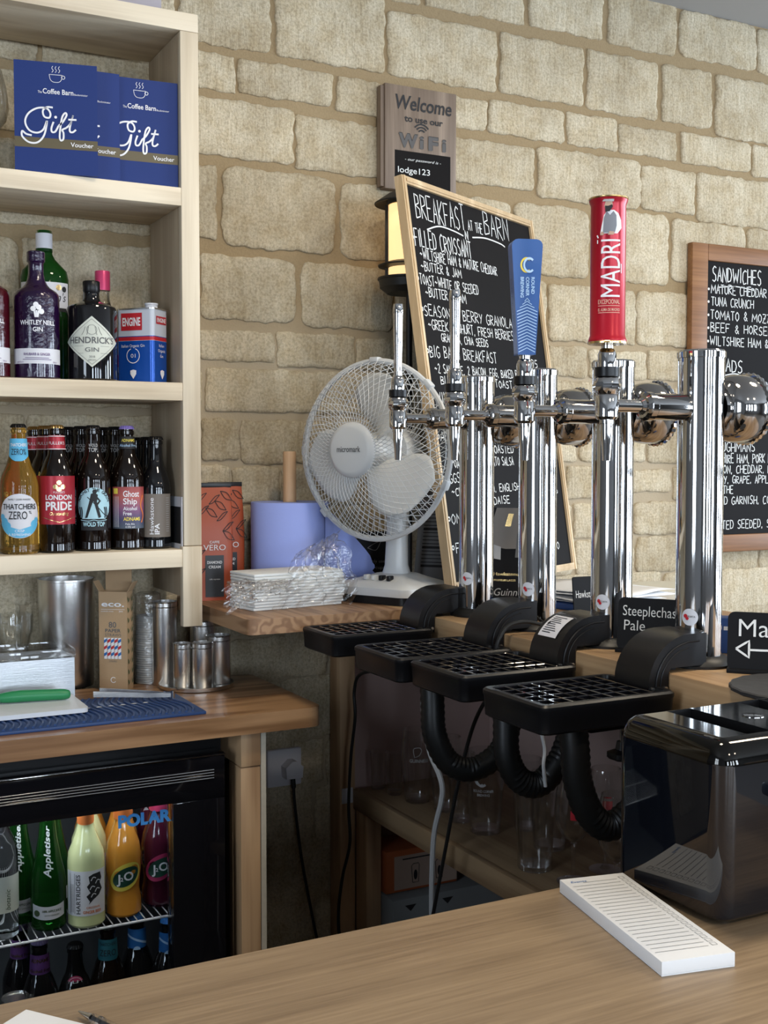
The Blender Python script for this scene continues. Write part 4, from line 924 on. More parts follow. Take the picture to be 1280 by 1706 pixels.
r = 0.0325
pr = [(0, 0), (r - 0.004, 0), (r, 0.005), (r - 0.0005, 0.03), (r - 0.004, 0.05), (r - 0.003, 0.062), (r, 0.085), (r, 0.115), (r - 0.003, 0.135), (r - 0.010, 0.155), (0.0175, 0.172), (0.0135, 0.188), (0.013, 0.225), (0.0145, 0.227), (0.0145, 0.236), (0, 0.236)]
def juice(x, y, label, liquid, rim, word, grp):
    t = fbottle('juice_bottle', label, x, y, pr, liquid, grp)
    MB().patch(cyl(0.0150, 0, 0.003), -0.05, 0.05, lambda x: 0.180 + 0.008 * (x / 0.05) ** 2, 0.222, 0, 20, 2).build('neck_label', rim, t)
    mb = MB(); nf = cyl(0.0150, 0, 0.0038); mb.text(word, nf, 0.004, 0.199, 0.0045, 0, 'C', w=0.03, bold=0.02); mb.text('APPLE', nf, 0.004, 0.207, 0.004, 0, 'C'); mb.build('neck_print', 'print', t)
    f = cyl(r, 0.0, 0.0008); sl = 0.28
    def el(cx, cy, a, b, fn, mi, mb): mb.add([fn(cx, cy)] + [fn(cx + a * cos(q), cy + b * sin(q) + sl * a * cos(q)) for q in [2 * pi * i / 28 for i in range(28)]], [(0, i + 1, (i + 1) % 28 + 1) for i in range(28)], mi, False)
    mb = MB(); el(0.004, 0.077, 0.030, 0.025, f, 0, mb); el(0.0045, 0.077, 0.0245, 0.0175, cyl(r, 0, 0.0013), 1, mb)
    lb = mb.build('label', ['yellow' if liquid == 'juice' else 'pinkcap', 'leafgreen' if 0 else 'dg'], t)
    mb = MB(); f3 = cyl(r, 0.0, 0.0019); mb.text('J', f3, -0.009, 0.066, 0.017, 0, 'C', bold=0.02); mb.text('2', f3, -0.003, 0.070, 0.007, 0, 'C', bold=0.02); mb.text('O', f3, 0.009, 0.071, 0.016, 0, 'C', bold=0.02)
    mb.build('lettering', 'print', lb); return t
M['dg'] = mat('label_bottle_green', (0.008, 0.05, 0.03), 0.5)
t = juice(0.573, 2.145, 'front orange juice drink bottle with an oval green and yellow label', 'juice', 'orange', 'PASSION', 'orange juice drink bottles')
dup(t, (0.589, 2.222, SZ), None, 'orange juice drink bottle in the second row behind the front one'); dup(t, (0.5425, 2.275, SZ), None, 'orange juice drink bottle glimpsed left of the front one')
t = juice(0.6465, 2.165, 'front dark berry juice bottle with an oval green and pink label', 'berry', 'pinkcap', 'RASPBERRY', 'berry juice drink bottles')
dup(t, (0.657, 2.245, SZ), None, 'berry juice drink bottle in the second row behind the front one')
t = fbottle('water_bottle', 'clear bottle with green leaf label at the far left of the fridge shelf', 0.348, 2.14, [(0, 0), (0.028, 0), (0.032, 0.004), (0.032, 0.15), (0.026, 0.175), (0.014, 0.2), (0.013, 0.235), (0, 0.235)], 'gclear')
MB().patch(cyl(0.032, 0, 0.0008), -0.05, 0.05, 0.05, 0.115).build('label', 'cream', t)
mb = MB(); mb.text('botanic', cyl(0.032, 0, 0.0014), 0.018, 0.055, 0.009, 0, 'L', rot=pi / 2, shear=0.3); mb.build('lettering', 'leafgreen', t)

# lower row, stood on the fridge floor
FZ = 0.2525
def low(label, x, y, h=0.245, glass='gblack', cap='black', group='bottles on the fridge floor'):
    t = bottle('beer_bottle', label, x, y, FZ, beer_prof(h, 0.033), glass, group, 32); crown(MB(), h).build('crown_cap', cap, t); return t
M['capviolet'] = mat('cap_violet', (0.16, 0.12, 0.28), 0.4)
t = low('dark bottle with violet neck band on the fridge floor, front of the two', 0.418, 2.15, cap='capviolet')
nf = ncol(0.18, 0.222, 0.0165); lb = MB().patch(nf, -0.03, 0.03, 0.182, 0.220, 0, 18, 3).build('neck_label', 'purple', t)
mb = MB(); n2 = lambda x, y: nf(x, y, 0.0008); mb.text('ADNAMS', n2, 0, 0.207, 0.0068, 0, 'C', w=0.032, bold=0.02); mb.text('Alcohol Free', n2, 0, 0.189, 0.0062, 0, 'C', w=0.038, bold=0.01); mb.build('lettering', 'gold', lb)
dup(t, (0.399, 2.235, FZ), None, 'dark bottle with violet neck band on the fridge floor, rear of the two')
t = low('dark bottle with a round magenta badge on the fridge floor', 0.482, 2.15, 0.225)
nf = ncol(0.15, 0.2, 0.021); lb = MB().disc(nf, 0, 0.158, 0.0135).build('badge', 'pinkcap', t)
mb = MB(); n2 = lambda x, y: nf(x, y, 0.0009); mb.text('H', n2, 0, 0.153, 0.011, 0, 'C', bold=0.02); mb.ring(n2, 0, 0.158, 0.0105, 0.0113); mb.build('lettering', 'print', lb)
t = low('dark cider bottle with a teal neck label on the fridge floor', 0.543, 2.15, 0.25, 'gbrown')
M['teal'] = mat('label_teal', (0.02, 0.13, 0.17), 0.5)
nf = ncol(0.17, 0.215, 0.018); lb = MB().patch(nf, -0.023, 0.023, lambda x: 0.178 + 0.013 * (x / 0.023) ** 2, 0.225, 0, 16, 3).build('neck_label', 'teal', t)
mb = MB(); mb.text('ZERO', lambda x, y: nf(x, y, 0.0008), 0, 0.195, 0.012, 0, 'C', w=0.03); mb.text('THATCHERS', lambda x, y: nf(x, y, 0.0008), 0, 0.214, 0.006, 0, 'C', w=0.034); mb.build('lettering', 'ink', lb)
def blue_low(x, y, label):
    t = low(label, x, y, 0.25, 'gblack', 'deepblue', 'blue labelled bottles on the fridge floor')
    nf = ncol(0.15, 0.23, 0.017); lb = MB().patch(nf, -0.024, 0.024, lambda x: 0.165 + 0.3 * abs(x), 0.226, 0, 16, 3).build('neck_label', 'deepblue', t)
    n2 = lambda x, y: nf(x, y, 0.0008); mb = MB(); mb.disc(n2, 0, 0.188, 0.006); mb.ribbon([(-0.02, 0.215), (0.02, 0.197)], 0.004, n2); mb.ribbon([(-0.02, 0.19), (-0.004, 0.176)], 0.003, n2); mb.build('lettering', 'paleblue', lb)
    return t
t = blue_low(0.604, 2.17, 'blue labelled dark bottle on the fridge floor, left of the pair'); dup(t, (0.652, 2.125, FZ), None, 'blue labelled dark bottle on the fridge floor, by the door edge')
t = thing('drink_can', 'grey can on the fridge floor at the lower left corner', 'can', (0.372, 2.13, FZ))
MB().lathe([(0, 0), (0.026, 0), (0.031, 0.006), (0.031, 0.145), (0.026, 0.155), (0.025, 0.155), (0.024, 0.152), (0, 0.152)], 32).build('body', 'steel', t)
MB().patch(cyl(0.031, 0, 0.0006), -0.06, 0.06, 0.02, 0.135).build('label', 'grey', t)

# ------------------------------------------------------------------ on the worktop
def cup(name, label, x, y, z, h, r0, r1, m, wall=0.0012, group=None, cat='canister', n=40, lip=0.0):
    t = thing(name, label, cat, (x, y, z), face_cam(x, y), group)
    MB().lathe([(0, 0), (r0 - 0.001, 0), (r0, 0.0015), (r1, h - 0.001), (r1 + lip, h), (r1 - wall, h), (r0 - wall, 0.003), (0, 0.003)], n).build('body', m, t); return t
t = cup('steel_bin', 'large brushed steel bucket behind the steel box on the worktop', 0.542, 2.455, WT, 0.222, 0.0535, 0.058, 'steel', cat='bucket')
MB().lathe([(0.0575, 0.2185), (0.0592, 0.2195), (0.0592, 0.2235), (0.0565, 0.2235), (0.0565, 0.2185)], 40).build('rim', 'steel', t)
t = thing('napkin_box', 'low brushed steel box with a clear lid at the left of the worktop', 'box', (0.39, 2.345, WT)); o3 = (0.39, 2.345, WT)
mb = MB()
for a, b in (((0.255, 2.288, WT), (0.519, 2.2905, 0.985)), ((0.255, 2.40, WT), (0.519, 2.4025, 0.985)), ((0.255, 2.2905, WT), (0.2575, 2.40, 0.985)), ((0.5165, 2.2905, WT), (0.519, 2.40, 0.985)), ((0.2575, 2.2905, WT), (0.5165, 2.40, WT + 0.003))): mb.box2(a, b)
mb.build('tray', 'steelx', t, o3)
mb = MB()
for a, b in (((0.253, 2.286, 0.9855), (0.521, 2.4045, 0.9885)), ((0.253, 2.286, 0.9885), (0.521, 2.2885, 1.002)), ((0.253, 2.402, 0.9885), (0.521, 2.4045, 1.002)), ((0.5185, 2.2885, 0.9885), (0.521, 2.402, 1.002))): mb.box2(a, b, 0, 0.0008)
mb.build('lid', 'clearplastic', t, o3)
def tumbler(label, x, y, z, group='glass tumblers behind the steel box'):
    t = thing('glass_tumbler', label, 'glass', (x, y, z), 0, group); rb = lambda i, n: 0.02 * cos(i * 2 * pi / n * 9)
    MB().lathe([(0, 0.004), (0.022, 0.0), (0.026, 0.004), (0.033, 0.045), (0.036, 0.052), (0.0365, 0.088), (0.0352, 0.088), (0.0345, 0.053), (0.0313, 0.046), (0.024, 0.010), (0, 0.009)], 54, rib=rb).build('bowl', 'glass', t); return t
t = tumbler('nearest clear ribbed tumbler, standing over the steel box lid', 0.428, 2.455, 0.988 - 0.088)
dup(t, (0.436, 2.456, 0.9665), None, 'ribbed tumbler stacked inside the nearest one')
dup(t, (0.36, 2.458, 0.9), None, 'ribbed tumbler at the left edge beside the stacked pair'); dup(t, (0.372, 2.458, 0.9665), None, 'ribbed tumbler stacked upon the leftmost one')

t = thing('straw_box', 'tall kraft card box of paper straws with its flap open', 'box', (0.6205, 2.362, WT), radians(-36)); bw, bd, bh = 0.060, 0.032, 0.202
mb = MB()
for a, b in (((-bw / 2, -bd / 2, 0), (bw / 2, -bd / 2 + 0.001, bh)), ((-bw / 2, bd / 2 - 0.001, 0), (bw / 2, bd / 2, bh)), ((-bw / 2, -bd / 2 + 0.001, 0), (-bw / 2 + 0.001, bd / 2 - 0.001, bh)), ((bw / 2 - 0.001, -bd / 2 + 0.001, 0), (bw / 2, bd / 2 - 0.001, bh)), ((-bw / 2, -bd / 2, 0), (bw / 2, bd / 2, 0.001))): mb.box2(a, b)
mb.build('carton', 'kraft', t)
mb = MB(); mb.box((0, bd / 2 + 0.0015, bh + 0.025), (bw - 0.004, 0.0008, 0.05)); mb.build('flap', 'kraft', t)
MB().prism([(-bw / 2 + 0.003, bh + 0.0505), (bw / 2 - 0.003, bh + 0.0505), (bw / 2 - 0.006, bh + 0.0535), (-bw / 2 + 0.006, bh + 0.0535)], 0.008, plane((0, bd / 2 - 0.006, 0), (1, 0, 0), (0, 0, 1), 0)).build('tuck_flap', 'kraft', t)
for s, nm in ((1, 'flap'), (-1, 'flap')):
    mb = MB(); mb.box((s * (bw / 2 + 0.006), 0, bh + 0.010), (0.0008, bd - 0.003, 0.024), rot=Matrix.Rotation(s * radians(30), 3, 'Y')); mb.build(nm, 'kraft', t)
f = front(0, -bd / 2, 0, 0.0005); mb = MB()
mb.text('eco.', f, 0, 0.172, 0.011, 0, 'C', w=0.048, bold=0.02); mb.ribbon([(-0.025, 0.166), (0.025, 0.166)], 0.0006, f); mb.text('Jena', f, 0.017, 0.161, 0.0035, 0); mb.text('sustainable straws', f, -0.012, 0.161, 0.0026, 0)
for i in range(5): mb.ribbon([(-0.016 + i * 0.0075, 0.065), (-0.016 + i * 0.0075, 0.108)], 0.0062, f)
mb.ring(f, 0, 0.022, 0.0045, 0.006, 0, radians(40), radians(330))
mb.build('lettering', 'print', t)
mb = MB(); mb.text('80', f, -0.001, 0.129, 0.012, 0, 'C', bold=0.01); mb.text('PAPER', f, 0, 0.1195, 0.007, 0, 'C', w=0.033, bold=0.02); mb.text('STRAWS', f, 0, 0.111, 0.006, 0, 'C', w=0.034); mb.text('STRIPES', f, 0, 0.0585, 0.0035, 0, 'C')
mb.build('print', 'inkgrey', t)
g = front(0, -bd / 2, 0, 0.0010); mb = MB()
for i in range(5):
    for k in range(3): mb.poly([(-0.0191 + i * 0.0075, 0.07 + k * 0.0135), (-0.0129 + i * 0.0075, 0.074 + k * 0.0135), (-0.0129 + i * 0.0075, 0.080 + k * 0.0135), (-0.0191 + i * 0.0075, 0.076 + k * 0.0135)], g, (i + k) % 2)
mb.build('stripes', ['deepblue', 'red'], t)
fs = plane((bw / 2, 0, 0), (0, 1, 0), (0, 0, 1), 0.0005); mb = MB(); rnd = random.Random(2)
for k in range(9):
    cy = 0.012 + k * 0.021; mb.ribbon(sp2([(-0.014, cy), (0, cy + 0.007), (0.014, cy + 0.016)]), 0.001, fs)
    for sgn in (-1, 1):
        cx = sgn * 0.007; a = rnd.uniform(0.5, 1.1) * sgn
        mb.poly([(cx, cy), (cx + 0.006 * sgn, cy + 0.003), (cx + 0.0075 * sgn, cy + 0.012), (cx + 0.001 * sgn, cy + 0.008)], fs)
mb.build('leaf_print', 'leafgreen', t)

t = thing('cup_stack', 'tall stack of small clear plastic cups wrapped in film beside the straw box', 'cup stack', (0.7, 2.404, WT))
for i in range(30):
    MB().lathe([(0.0262 - i * 0.00004, 0.0), (0.0275 - i * 0.00006, 0.0008), (0.0275 - i * 0.00006, 0.0022), (0.0262, 0.003), (0.0235, 0.006)], 28, c=(0.0004 * sin(i * 2.1), 0.0004 * cos(i), 0.0005 + i * 0.0047)).build('cup', 'clearcup' if 'clearcup' in M else M.setdefault('clearcup', mat('cup_frosted', (0.62, 0.62, 0.60), 0.3, trans=0.25)), t)
rb = lambda i, n: 0.03 * sin(i * 1.7) * cos(i * 0.6)
MB().lathe([(0.0285, 0.0), (0.0288, 0.06), (0.0282, 0.12), (0.0276, 0.15), (0.0262, 0.188), (0.020, 0.191), (0, 0.1905)], 36, rib=rb).build('wrapper', 'film', t)

TR = thing('canister_tray', 'round steel tray holding four small canisters on the worktop', 'tray', (0.775, 2.315, WT))
MB().lathe([(0, 0), (0.070, 0), (0.0765, 0.002), (0.0775, 0.009), (0.0765, 0.0095), (0.0750, 0.0045), (0.068, 0.004), (0, 0.004)], 56).build('tray', 'steel', TR)
def canister(label, x, y, h, r, z=WT + 0.0045):
    t = cup('steel_canister', label, x, y, z, h, r, r, 'steel', group='brushed steel canisters')
    MB().lathe([(r + 0.0002, h - 0.012), (r + 0.0007, h - 0.0115), (r + 0.0007, h - 0.0105), (r + 0.0002, h - 0.010)], 40).lathe([(r - 0.0002, h), (r + 0.0007, h - 0.0003), (r + 0.0007, h - 0.002), (r, h - 0.0025)], 40).build('bead', 'chrome', t); return t
canister('slim steel canister at the front left of the round tray', 0.742, 2.305, 0.090, 0.0182)
canister('slim steel canister at the front middle of the round tray', 0.7775, 2.283, 0.092, 0.0208)
canister('wider steel canister at the right of the round tray', 0.8225, 2.312, 0.100, 0.0250)
canister('steel canister at the back of the tray under the wooden corner shelf', 0.8085, 2.370, 0.125, 0.0262)
canister('tallest steel canister, standing behind the left of the tray', 0.7255, 2.372, 0.174, 0.0270, WT)

t = thing('bar_mat', 'blue rubber bar mat with wave ridges lying on the worktop', 'mat', (0.5, 2.15, WT)); o3 = (0.5, 2.15, WT)
MB().box2((0.22, 2.052, WT), (0.706, 2.262, WT + 0.006), 0, 0.0015).build('base', 'mat', t, o3)
mb = MB(); fm = plane((0, 0, WT + 0.006), (1, 0, 0), (0, 1, 0), 0.0)
for k in range(38):
    x0 = 0.215 + k * 0.0125; P = []
    for i in range(15):
        y = 2.06 + i * 0.0139; x = x0 + 0.012 * sin((y - 2.05) * 32) + 0.10 * (y - 2.05) - 0.0
        if x < 0.70: P.append((x, y, WT + 0.0068))
    if len(P) > 2: mb.tube(P, 0.0026, n=6)
mb.build('ridges', 'mat', t, o3)
mb = MB()
for k in range(9): mb.poly([(0.44 + k * 0.022, 2.158 + (k % 2) * 0.003), (0.452 + k * 0.022, 2.158), (0.450 + k * 0.022, 2.164), (0.446 + k * 0.022, 2.165)], plane((0, 0, WT + 0.0098), (1, 0, 0), (0, 1, 0), 0))
mb.build('lettering', 'print', t, o3)
t = thing('chopping_board', 'white plastic chopping board lying on the blue bar mat', 'chopping board', (0.38, 2.2, WT + 0.0098))
MB().prism(rrect(-0.16, -0.074, 0.128, 0.074, 0.012), 0.008, lambda x, y, h: Vector((x, y, h))).build('board', 'chop', t)
t = thing('kitchen_knife', 'knife with a green handle lying on the white chopping board', 'knife', (0.43, 2.225, WT + 0.018), radians(-9))
mb = MB(); mb.tube(spline([(-0.062, 0, 0.0105), (-0.03, 0, 0.012), (0.0, 0, 0.012), (0.04, 0, 0.011), (0.058, 0, 0.0105), (0.065, 0, 0.0105)], 4), lambda i: (0.0085, 0.0095, 0.0105, 0.011, 0.0112, 0.0112, 0.0112, 0.011, 0.011, 0.011, 0.0108, 0.0105, 0.0105, 0.0105, 0.0102, 0.010, 0.009, 0.0085, 0.0075, 0.006, 0.003)[min(i, 20)], n=14); mb.build('handle', 'knife', t)
MB().prism([(-0.24, 0.004), (-0.20, -0.012), (-0.062, -0.014), (-0.062, 0.010), (-0.22, 0.012)], 0.002, lambda x, y, h: Vector((x, y, 0.006 + h))).build('blade', 'steel', t)
t = thing('tongs', 'small steel serving tongs lying on the blue bar mat', 'tongs', (0.612, 2.200, WT + 0.0140), radians(-34))
for s in (-1, 1):
    P = spline([(0.075, 0, 0.006), (0.03, s * 0.010, 0.006), (-0.03, s * 0.014, 0.006), (-0.075, s * 0.016, 0.005)], 5); mb = MB(); n = len(P); vs = []
    for i, p in enumerate(P):
        w = 0.003 + 0.005 * (i / n); vs += [p + Vector((0, 0, -0.004)), p + Vector((0, s * 0.0012, -0.004)), p + Vector((0, s * 0.0012, w)), p + Vector((0, 0, w))]
    fs = []
    for i in range(n - 1):
        for k in range(4): fs.append((4 * i + k, 4 * i + (k + 1) % 4, 4 * i + 4 + (k + 1) % 4, 4 * i + 4 + k))
    mb.add(vs, fs + [(0, 1, 2, 3), tuple(range(4 * n - 4, 4 * n))]); mb.build('arm', 'steel', t)
MB().rod((0.076, 0, 0.0005), (0.076, 0, 0.014), 0.004).build('hinge', 'chrome', t)

# ------------------------------------------------------------------ corner counter, with the things on it
CZ = 1.065
mb = MB(); mb.prism([(0.813, 2.082), (1.134, 2.082), (1.134, 2.515), (0.80, 2.515), (0.80, 2.10), (0.803, 2.088)], 0.030, lambda x, y, h: Vector((x, y, CZ - 0.030 + h)))
o = mb.build('corner_counter', 'corner'); tag(o, 'thick reclaimed board in the corner, carrying the fan and napkins', 'counter')
bv = o.modifiers.new('edge', 'BEVEL'); bv.width = 0.004; bv.segments = 3; bv.limit_method = 'ANGLE'
tag(MB().box((0.98, 2.29, 1.024), (0.42, 0.04, 0.022), rot=radians(-38)).build('support_batten', 'under'), 'softwood batten under the corner counter board', 'batten')

t = thing('napkin_stack', 'thick stack of white paper napkins half out of its clear wrapper', 'napkins', (0.952, 2.256, CZ), radians(8)); rnd = random.Random(8)
for k in range(12):
    j = rnd.uniform(-0.0015, 0.0015); sh = 0.008 * sin(k / 11 * pi) if k < 11 else 0
    mb = MB(); mb.box((j + 0.002 * k / 11, -sh, 0.0033 + k * 0.0062), (0.218 - 0.001 * abs(k - 6), 0.104, 0.0058), 0, 0.0018, 2); mb.build('napkin_bundle', 'napkin', t)
# torn wrapper: a crumpled sheet drawn over the right half
def crumple(fn, nu, nv, amp, seed):
    rnd = random.Random(seed); mb = MB(); vs = []; fs = []
    ph = [rnd.uniform(0, 6) for _ in range(8)]
    for i in range(nu + 1):
        for j in range(nv + 1):
            u, v = i / nu, j / nv; p = fn(u, v)
            d = sin(u * 23 + ph[0] + 5 * v) * sin(v * 17 + ph[1]) + 0.6 * sin(u * 41 + v * 31 + ph[2]) + 0.5 * sin(v * 53 - u * 29 + ph[3])
            vs.append(Vector(p) + Vector((amp * d * 0.5, -amp * d * 0.6, amp * d * 0.7)))
    for i in range(nu):
        for j in range(nv): a = i * (nv + 1) + j; fs.append((a, a + nv + 1, a + nv + 2, a + 1))
    mb.add(vs, fs); return mb
def over(u, v):                                             # u: left to right, v: front bottom, up, over the top, down the back
    x = -0.03 + 0.155 * u + 0.09 * (1 - u) * v - 0.05 * (1 - u) * (1 - v)
    P = [(-0.066, 0.002), (-0.069, 0.03 + 0.02 * u), (-0.070, 0.06), (-0.058, 0.095 + 0.03 * u), (-0.02, 0.108 + 0.045 * u), (0.015, 0.112 + 0.03 * u), (0.030, 0.09)]
    q = v * (len(P) - 1); k = min(int(q), len(P) - 2); f = q - k
    return (x + 0.012 * sin(9 * v), P[k][0] * (1 - f) + P[k + 1][0] * f, P[k][1] * (1 - f) + P[k + 1][1] * f)
crumple(over, 60, 76, 0.0055, 4).build('wrapper', 'film', t, angle=60)
def loose(u, v):                                            # loose left half of the wrapper, lying over the board's edge and up the bags
    return (-0.195 + 0.15 * u + 0.03 * v, -0.095 + 0.04 * v, 0.006 + 0.05 * sin(pi * v) * (1 - 0.5 * u) + 0.035 * u * (1 - v) + 0.02 * v)
crumple(loose, 50, 44, 0.006, 9).build('wrapper_end', 'film', t, angle=60)

t = thing('paper_roll', 'blue paper towel roll behind the napkins', 'paper roll', (1.030, 2.418, CZ + 0.012), 0)
MB().lathe([(0.021, 0), (0.086, 0), (0.087, 0.002), (0.087, 0.196), (0.086, 0.198), (0.021, 0.198), (0.021, 0)], 64).build('roll', 'bluepaper', t)
mb = MB(); P0 = []                                          # hanging tail with a torn edge
for i in range(13):
    u = i / 12
    for j in range(9):
        v = j / 8; x = 0.055 + 0.125 * u; y = -0.0705 + 0.012 * u; zt = 0.190 * (1 - u) ** 0.9 + 0.10 * u * 0.6; zb = 0.004 + 0.006 * u
        P0.append(Vector((x + (0.004 * sin(j * 2.2) if i == 12 else 0), y + 0.004 * sin(u * 5), zb + (zt - zb) * v)))
mb.add(P0, [(i * 9 + j, i * 9 + 9 + j, i * 9 + 10 + j, i * 9 + j + 1) for i in range(12) for j in range(8)]); mb.build('tail', 'bluepaper', t)
t = thing('roll_holder', 'wooden dowel paper towel holder rising through the blue roll', 'roll holder', (1.030, 2.418, CZ))
MB().lathe([(0, 0), (0.080, 0), (0.082, 0.002), (0.082, 0.009), (0.080, 0.011), (0, 0.011)], 48).build('base', 'dowel', t)
MB().lathe([(0, 0.011), (0.0148, 0.011), (0.0148, 0.320), (0.0135, 0.3225), (0, 0.3225)], 28).build('dowel', 'dowel', t)

def coffee_bag(label, x, y, rz, front_on=True, h=0.245):
    t = thing('coffee_bag', label, 'coffee bag', (x, y, CZ), rz, 'rust coloured coffee bags'); w, d = 0.082, 0.046
    vs = []; rows = 12; n = 24
    mb = MB()
    for k in range(rows + 1):
        q = k / rows; z = h * q; dd = d * (1 - max(0, (q - 0.55) / 0.45) ** 1.4 * 0.96); ww = w * (0.94 + 0.06 * sin(pi * q) + 0.03 * max(0, q - 0.7))
        for i in range(n):
            a = 2 * pi * i / n; ca, sa = cos(a), sin(a); ex = 0.35
            vs.append(Vector((ww / 2 * math.copysign(abs(ca) ** ex, ca), dd / 2 * math.copysign(abs(sa) ** ex, sa) + 0.0008 * sin(i * 5 + k * 3), z)))
    fs = [(k * n + i, k * n + (i + 1) % n, (k + 1) * n + (i + 1) % n, (k + 1) * n + i) for k in range(rows) for i in range(n)] + [tuple(range(n))[::-1], tuple(range(rows * n, rows * n + n))]
    mb.add(vs, fs); mb.build('pouch', 'coffee', t)
    MB().box((0, 0, h + 0.004), (w * 0.97, 0.0035, 0.010), 0, 0.001).build('seal', 'bagblack', t)
    f = front(0, -d / 2 - 0.0012, 0, 0.0)
    MB().poly([(-0.020, 0.008), (0.020, 0.008), (0.020, 0.098), (-0.020, 0.098)], f).build('panel', 'bagblack', t)
    mb = MB(); f2 = front(0, -d / 2 - 0.0019, 0, 0.0)
    mb.text('CAFFE', f2, 0, 0.124, 0.0055, 0, 'C', bold=0.01); mb.text('VERO', f2, 0, 0.109, 0.0125, 0, 'C', w=0.048); mb.text('DIAMOND', f2, 0, 0.080, 0.006, 0, 'C', w=0.032, bold=0.02); mb.text('CREAM', f2, 0, 0.070, 0.006, 0, 'C', w=0.026, bold=0.02); mb.text('caffe espresso', f2, 0, 0.045, 0.003)
    mb.build('lettering', 'print', t)
    mb = MB()
    for cx, cy, s in ((-0.026, 0.222, 1), (0.002, 0.218, 1), (0.028, 0.226, -1), (-0.005, 0.190, -1), (0.030, 0.16, 1), (-0.022, 0.195, 1), (0.015, 0.205, -1), (0.018, 0.182, 1), (-0.032, 0.10, 1), (-0.031, 0.06, 1), (0.031, 0.14, -1)):
        for off in (-0.005, 0.005): mb.ribbon(sp2([(cx - 0.012, cy - 0.01 * s), (cx + off * 0.4, cy + off * 1.2), (cx + 0.012, cy + 0.01 * s)]), 0.0015, lambda x, y: Vector((x, -d / 2 * (1 - max(0, (y / h - 0.55) / 0.45) ** 1.4 * 0.96) - 0.0016, y)))
    mb.build('leaf_print', 'ink', t); return t
t = coffee_bag('front coffee bag, rust coloured with a black panel, beside the shelf upright', 0.852, 2.425, radians(-12))
dup(t, (0.903, 2.489, CZ), radians(-3), 'second coffee bag, rust coloured, between the front bag and blue roll')

# ------------------------------------------------------------------ desk fan
FN = thing('desk_fan', 'white desk fan with a wire guard standing on the corner counter', 'fan', (1.19, 2.235, CZ), radians(-63.2))
mb = MB(); base = rrect(-0.10, -0.085, 0.10, 0.085, 0.022, 5)
mb.prism([(x * 0.98, y * 0.98) for x, y in base], 0.016, lambda x, y, h: Vector((x, y, h + 0.001))); mb.build('foot', 'black', FN)
mb = MB(); n = len(base); vs = []
for s, z, dy in ((1.0, 0.0175, 0), (1.01, 0.024, 0), (1.0, 0.034, 0), (0.93, 0.041, 0.002), (0.6, 0.050, 0.012), (0.36, 0.058, 0.02)): vs += [Vector((x * s, y * s + dy, z)) for x, y in base]
fs = [(k * n + i, k * n + (i + 1) % n, (k + 1) * n + (i + 1) % n, (k + 1) * n + i) for k in range(5) for i in range(n)] + [tuple(range(n))[::-1], tuple(range(5 * n, 6 * n))]
mb.add(vs, fs); mb.build('base', 'fanwhite', FN)
slope = plane((0, -0.045, 0.0455), (1, 0, 0), (0, 1, 0.30), 0.0015)
mb = MB(); mb.prism([(-0.058, -0.026), (0.058, -0.026), (0.040, 0.022), (-0.040, 0.022)], 0.002, slope); mb.build('control_panel', 'fanblade', FN)
for k, m in enumerate(('fanwhite', 'fanblade', 'black', 'black')):
    MB().box(slope(-0.030 + k * 0.020, 0.0, 0.006), (0.009, 0.017, 0.011), 0, 0.002).build('button', m, FN)
mb = MB(); vs = []; n = 20                                   # flared neck
for z, w, d, y in ((0.048, 0.040, 0.030, 0.02), (0.058, 0.029, 0.024, 0.02), (0.075, 0.0235, 0.021, 0.02), (0.13, 0.0215, 0.020, 0.022), (0.19, 0.0225, 0.020, 0.026), (0.26, 0.024, 0.022, 0.03)):
    vs += [Vector((w * math.copysign(abs(cos(a)) ** 0.6, cos(a)), y + d * math.copysign(abs(sin(a)) ** 0.6, sin(a)), z)) for a in [2 * pi * i / n for i in range(n)]]
mb.add(vs, [(k * n + i, k * n + (i + 1) % n, (k + 1) * n + (i + 1) % n, (k + 1) * n + i) for k in range(5) for i in range(n)] + [tuple(range(5 * n, 6 * n))]); mb.build('neck', 'fanwhite', FN)
HC = Vector((0, -0.058, 0.324)); RY = Matrix.Rotation(radians(90), 3, 'X')      # lathe axis Z -> -Y (front)
def hp(r, a, d): return HC + Vector((r * cos(a), -d, r * sin(a)))
MB().lathe([(0, -0.125), (0.038, -0.120), (0.052, -0.10), (0.055, -0.06), (0.05, -0.045), (0, -0.045)], 36, c=HC, R=RY).build('motor', 'fanwhite', FN)
GR = 0.188
MB().tube([hp(GR, 2 * pi * i / 72, 0.0) for i in range(72)], 0.0062, n=8, closed=True).build('guard_rim', 'fanwhite', FN)
def prof(t): return 0.056 + (GR - 0.056) * t, 0.083 * (1 - t ** 2.6) ** 0.75 * 0.97 + 0.002
mb = MB()
for s in (-1, 1):
    for k in range(62):
        P = []
        for i in range(15):
            q = i / 14; r_, d_ = prof(q); P.append(hp(r_, 2 * pi * k / 62 + s * 0.72 * q, d_ + (0.0008 if s > 0 else -0.0008)))
        mb.tube(P, 0.00068, n=4)
mb.build('guard_mesh', 'fanwhite', FN)
tag(bpy.data.objects['guard_mesh'], kind=None)
mb = MB()
for k in range(64):
    P = []
    for i in range(9):
        q = i / 8; P.append(hp(0.05 + (GR - 0.05) * q, 2 * pi * k / 64 + 0.5 * q, -0.068 * (1 - q ** 2.4) ** 0.8))
    mb.tube(P, 0.0009, n=4)
for rr, dd in ((0.10, -0.060), (0.15, -0.043)): mb.tube([hp(rr, 2 * pi * i / 48, dd) for i in range(48)], 0.0011, n=5, closed=True)
mb.build('rear_guard', 'fanwhite', FN)
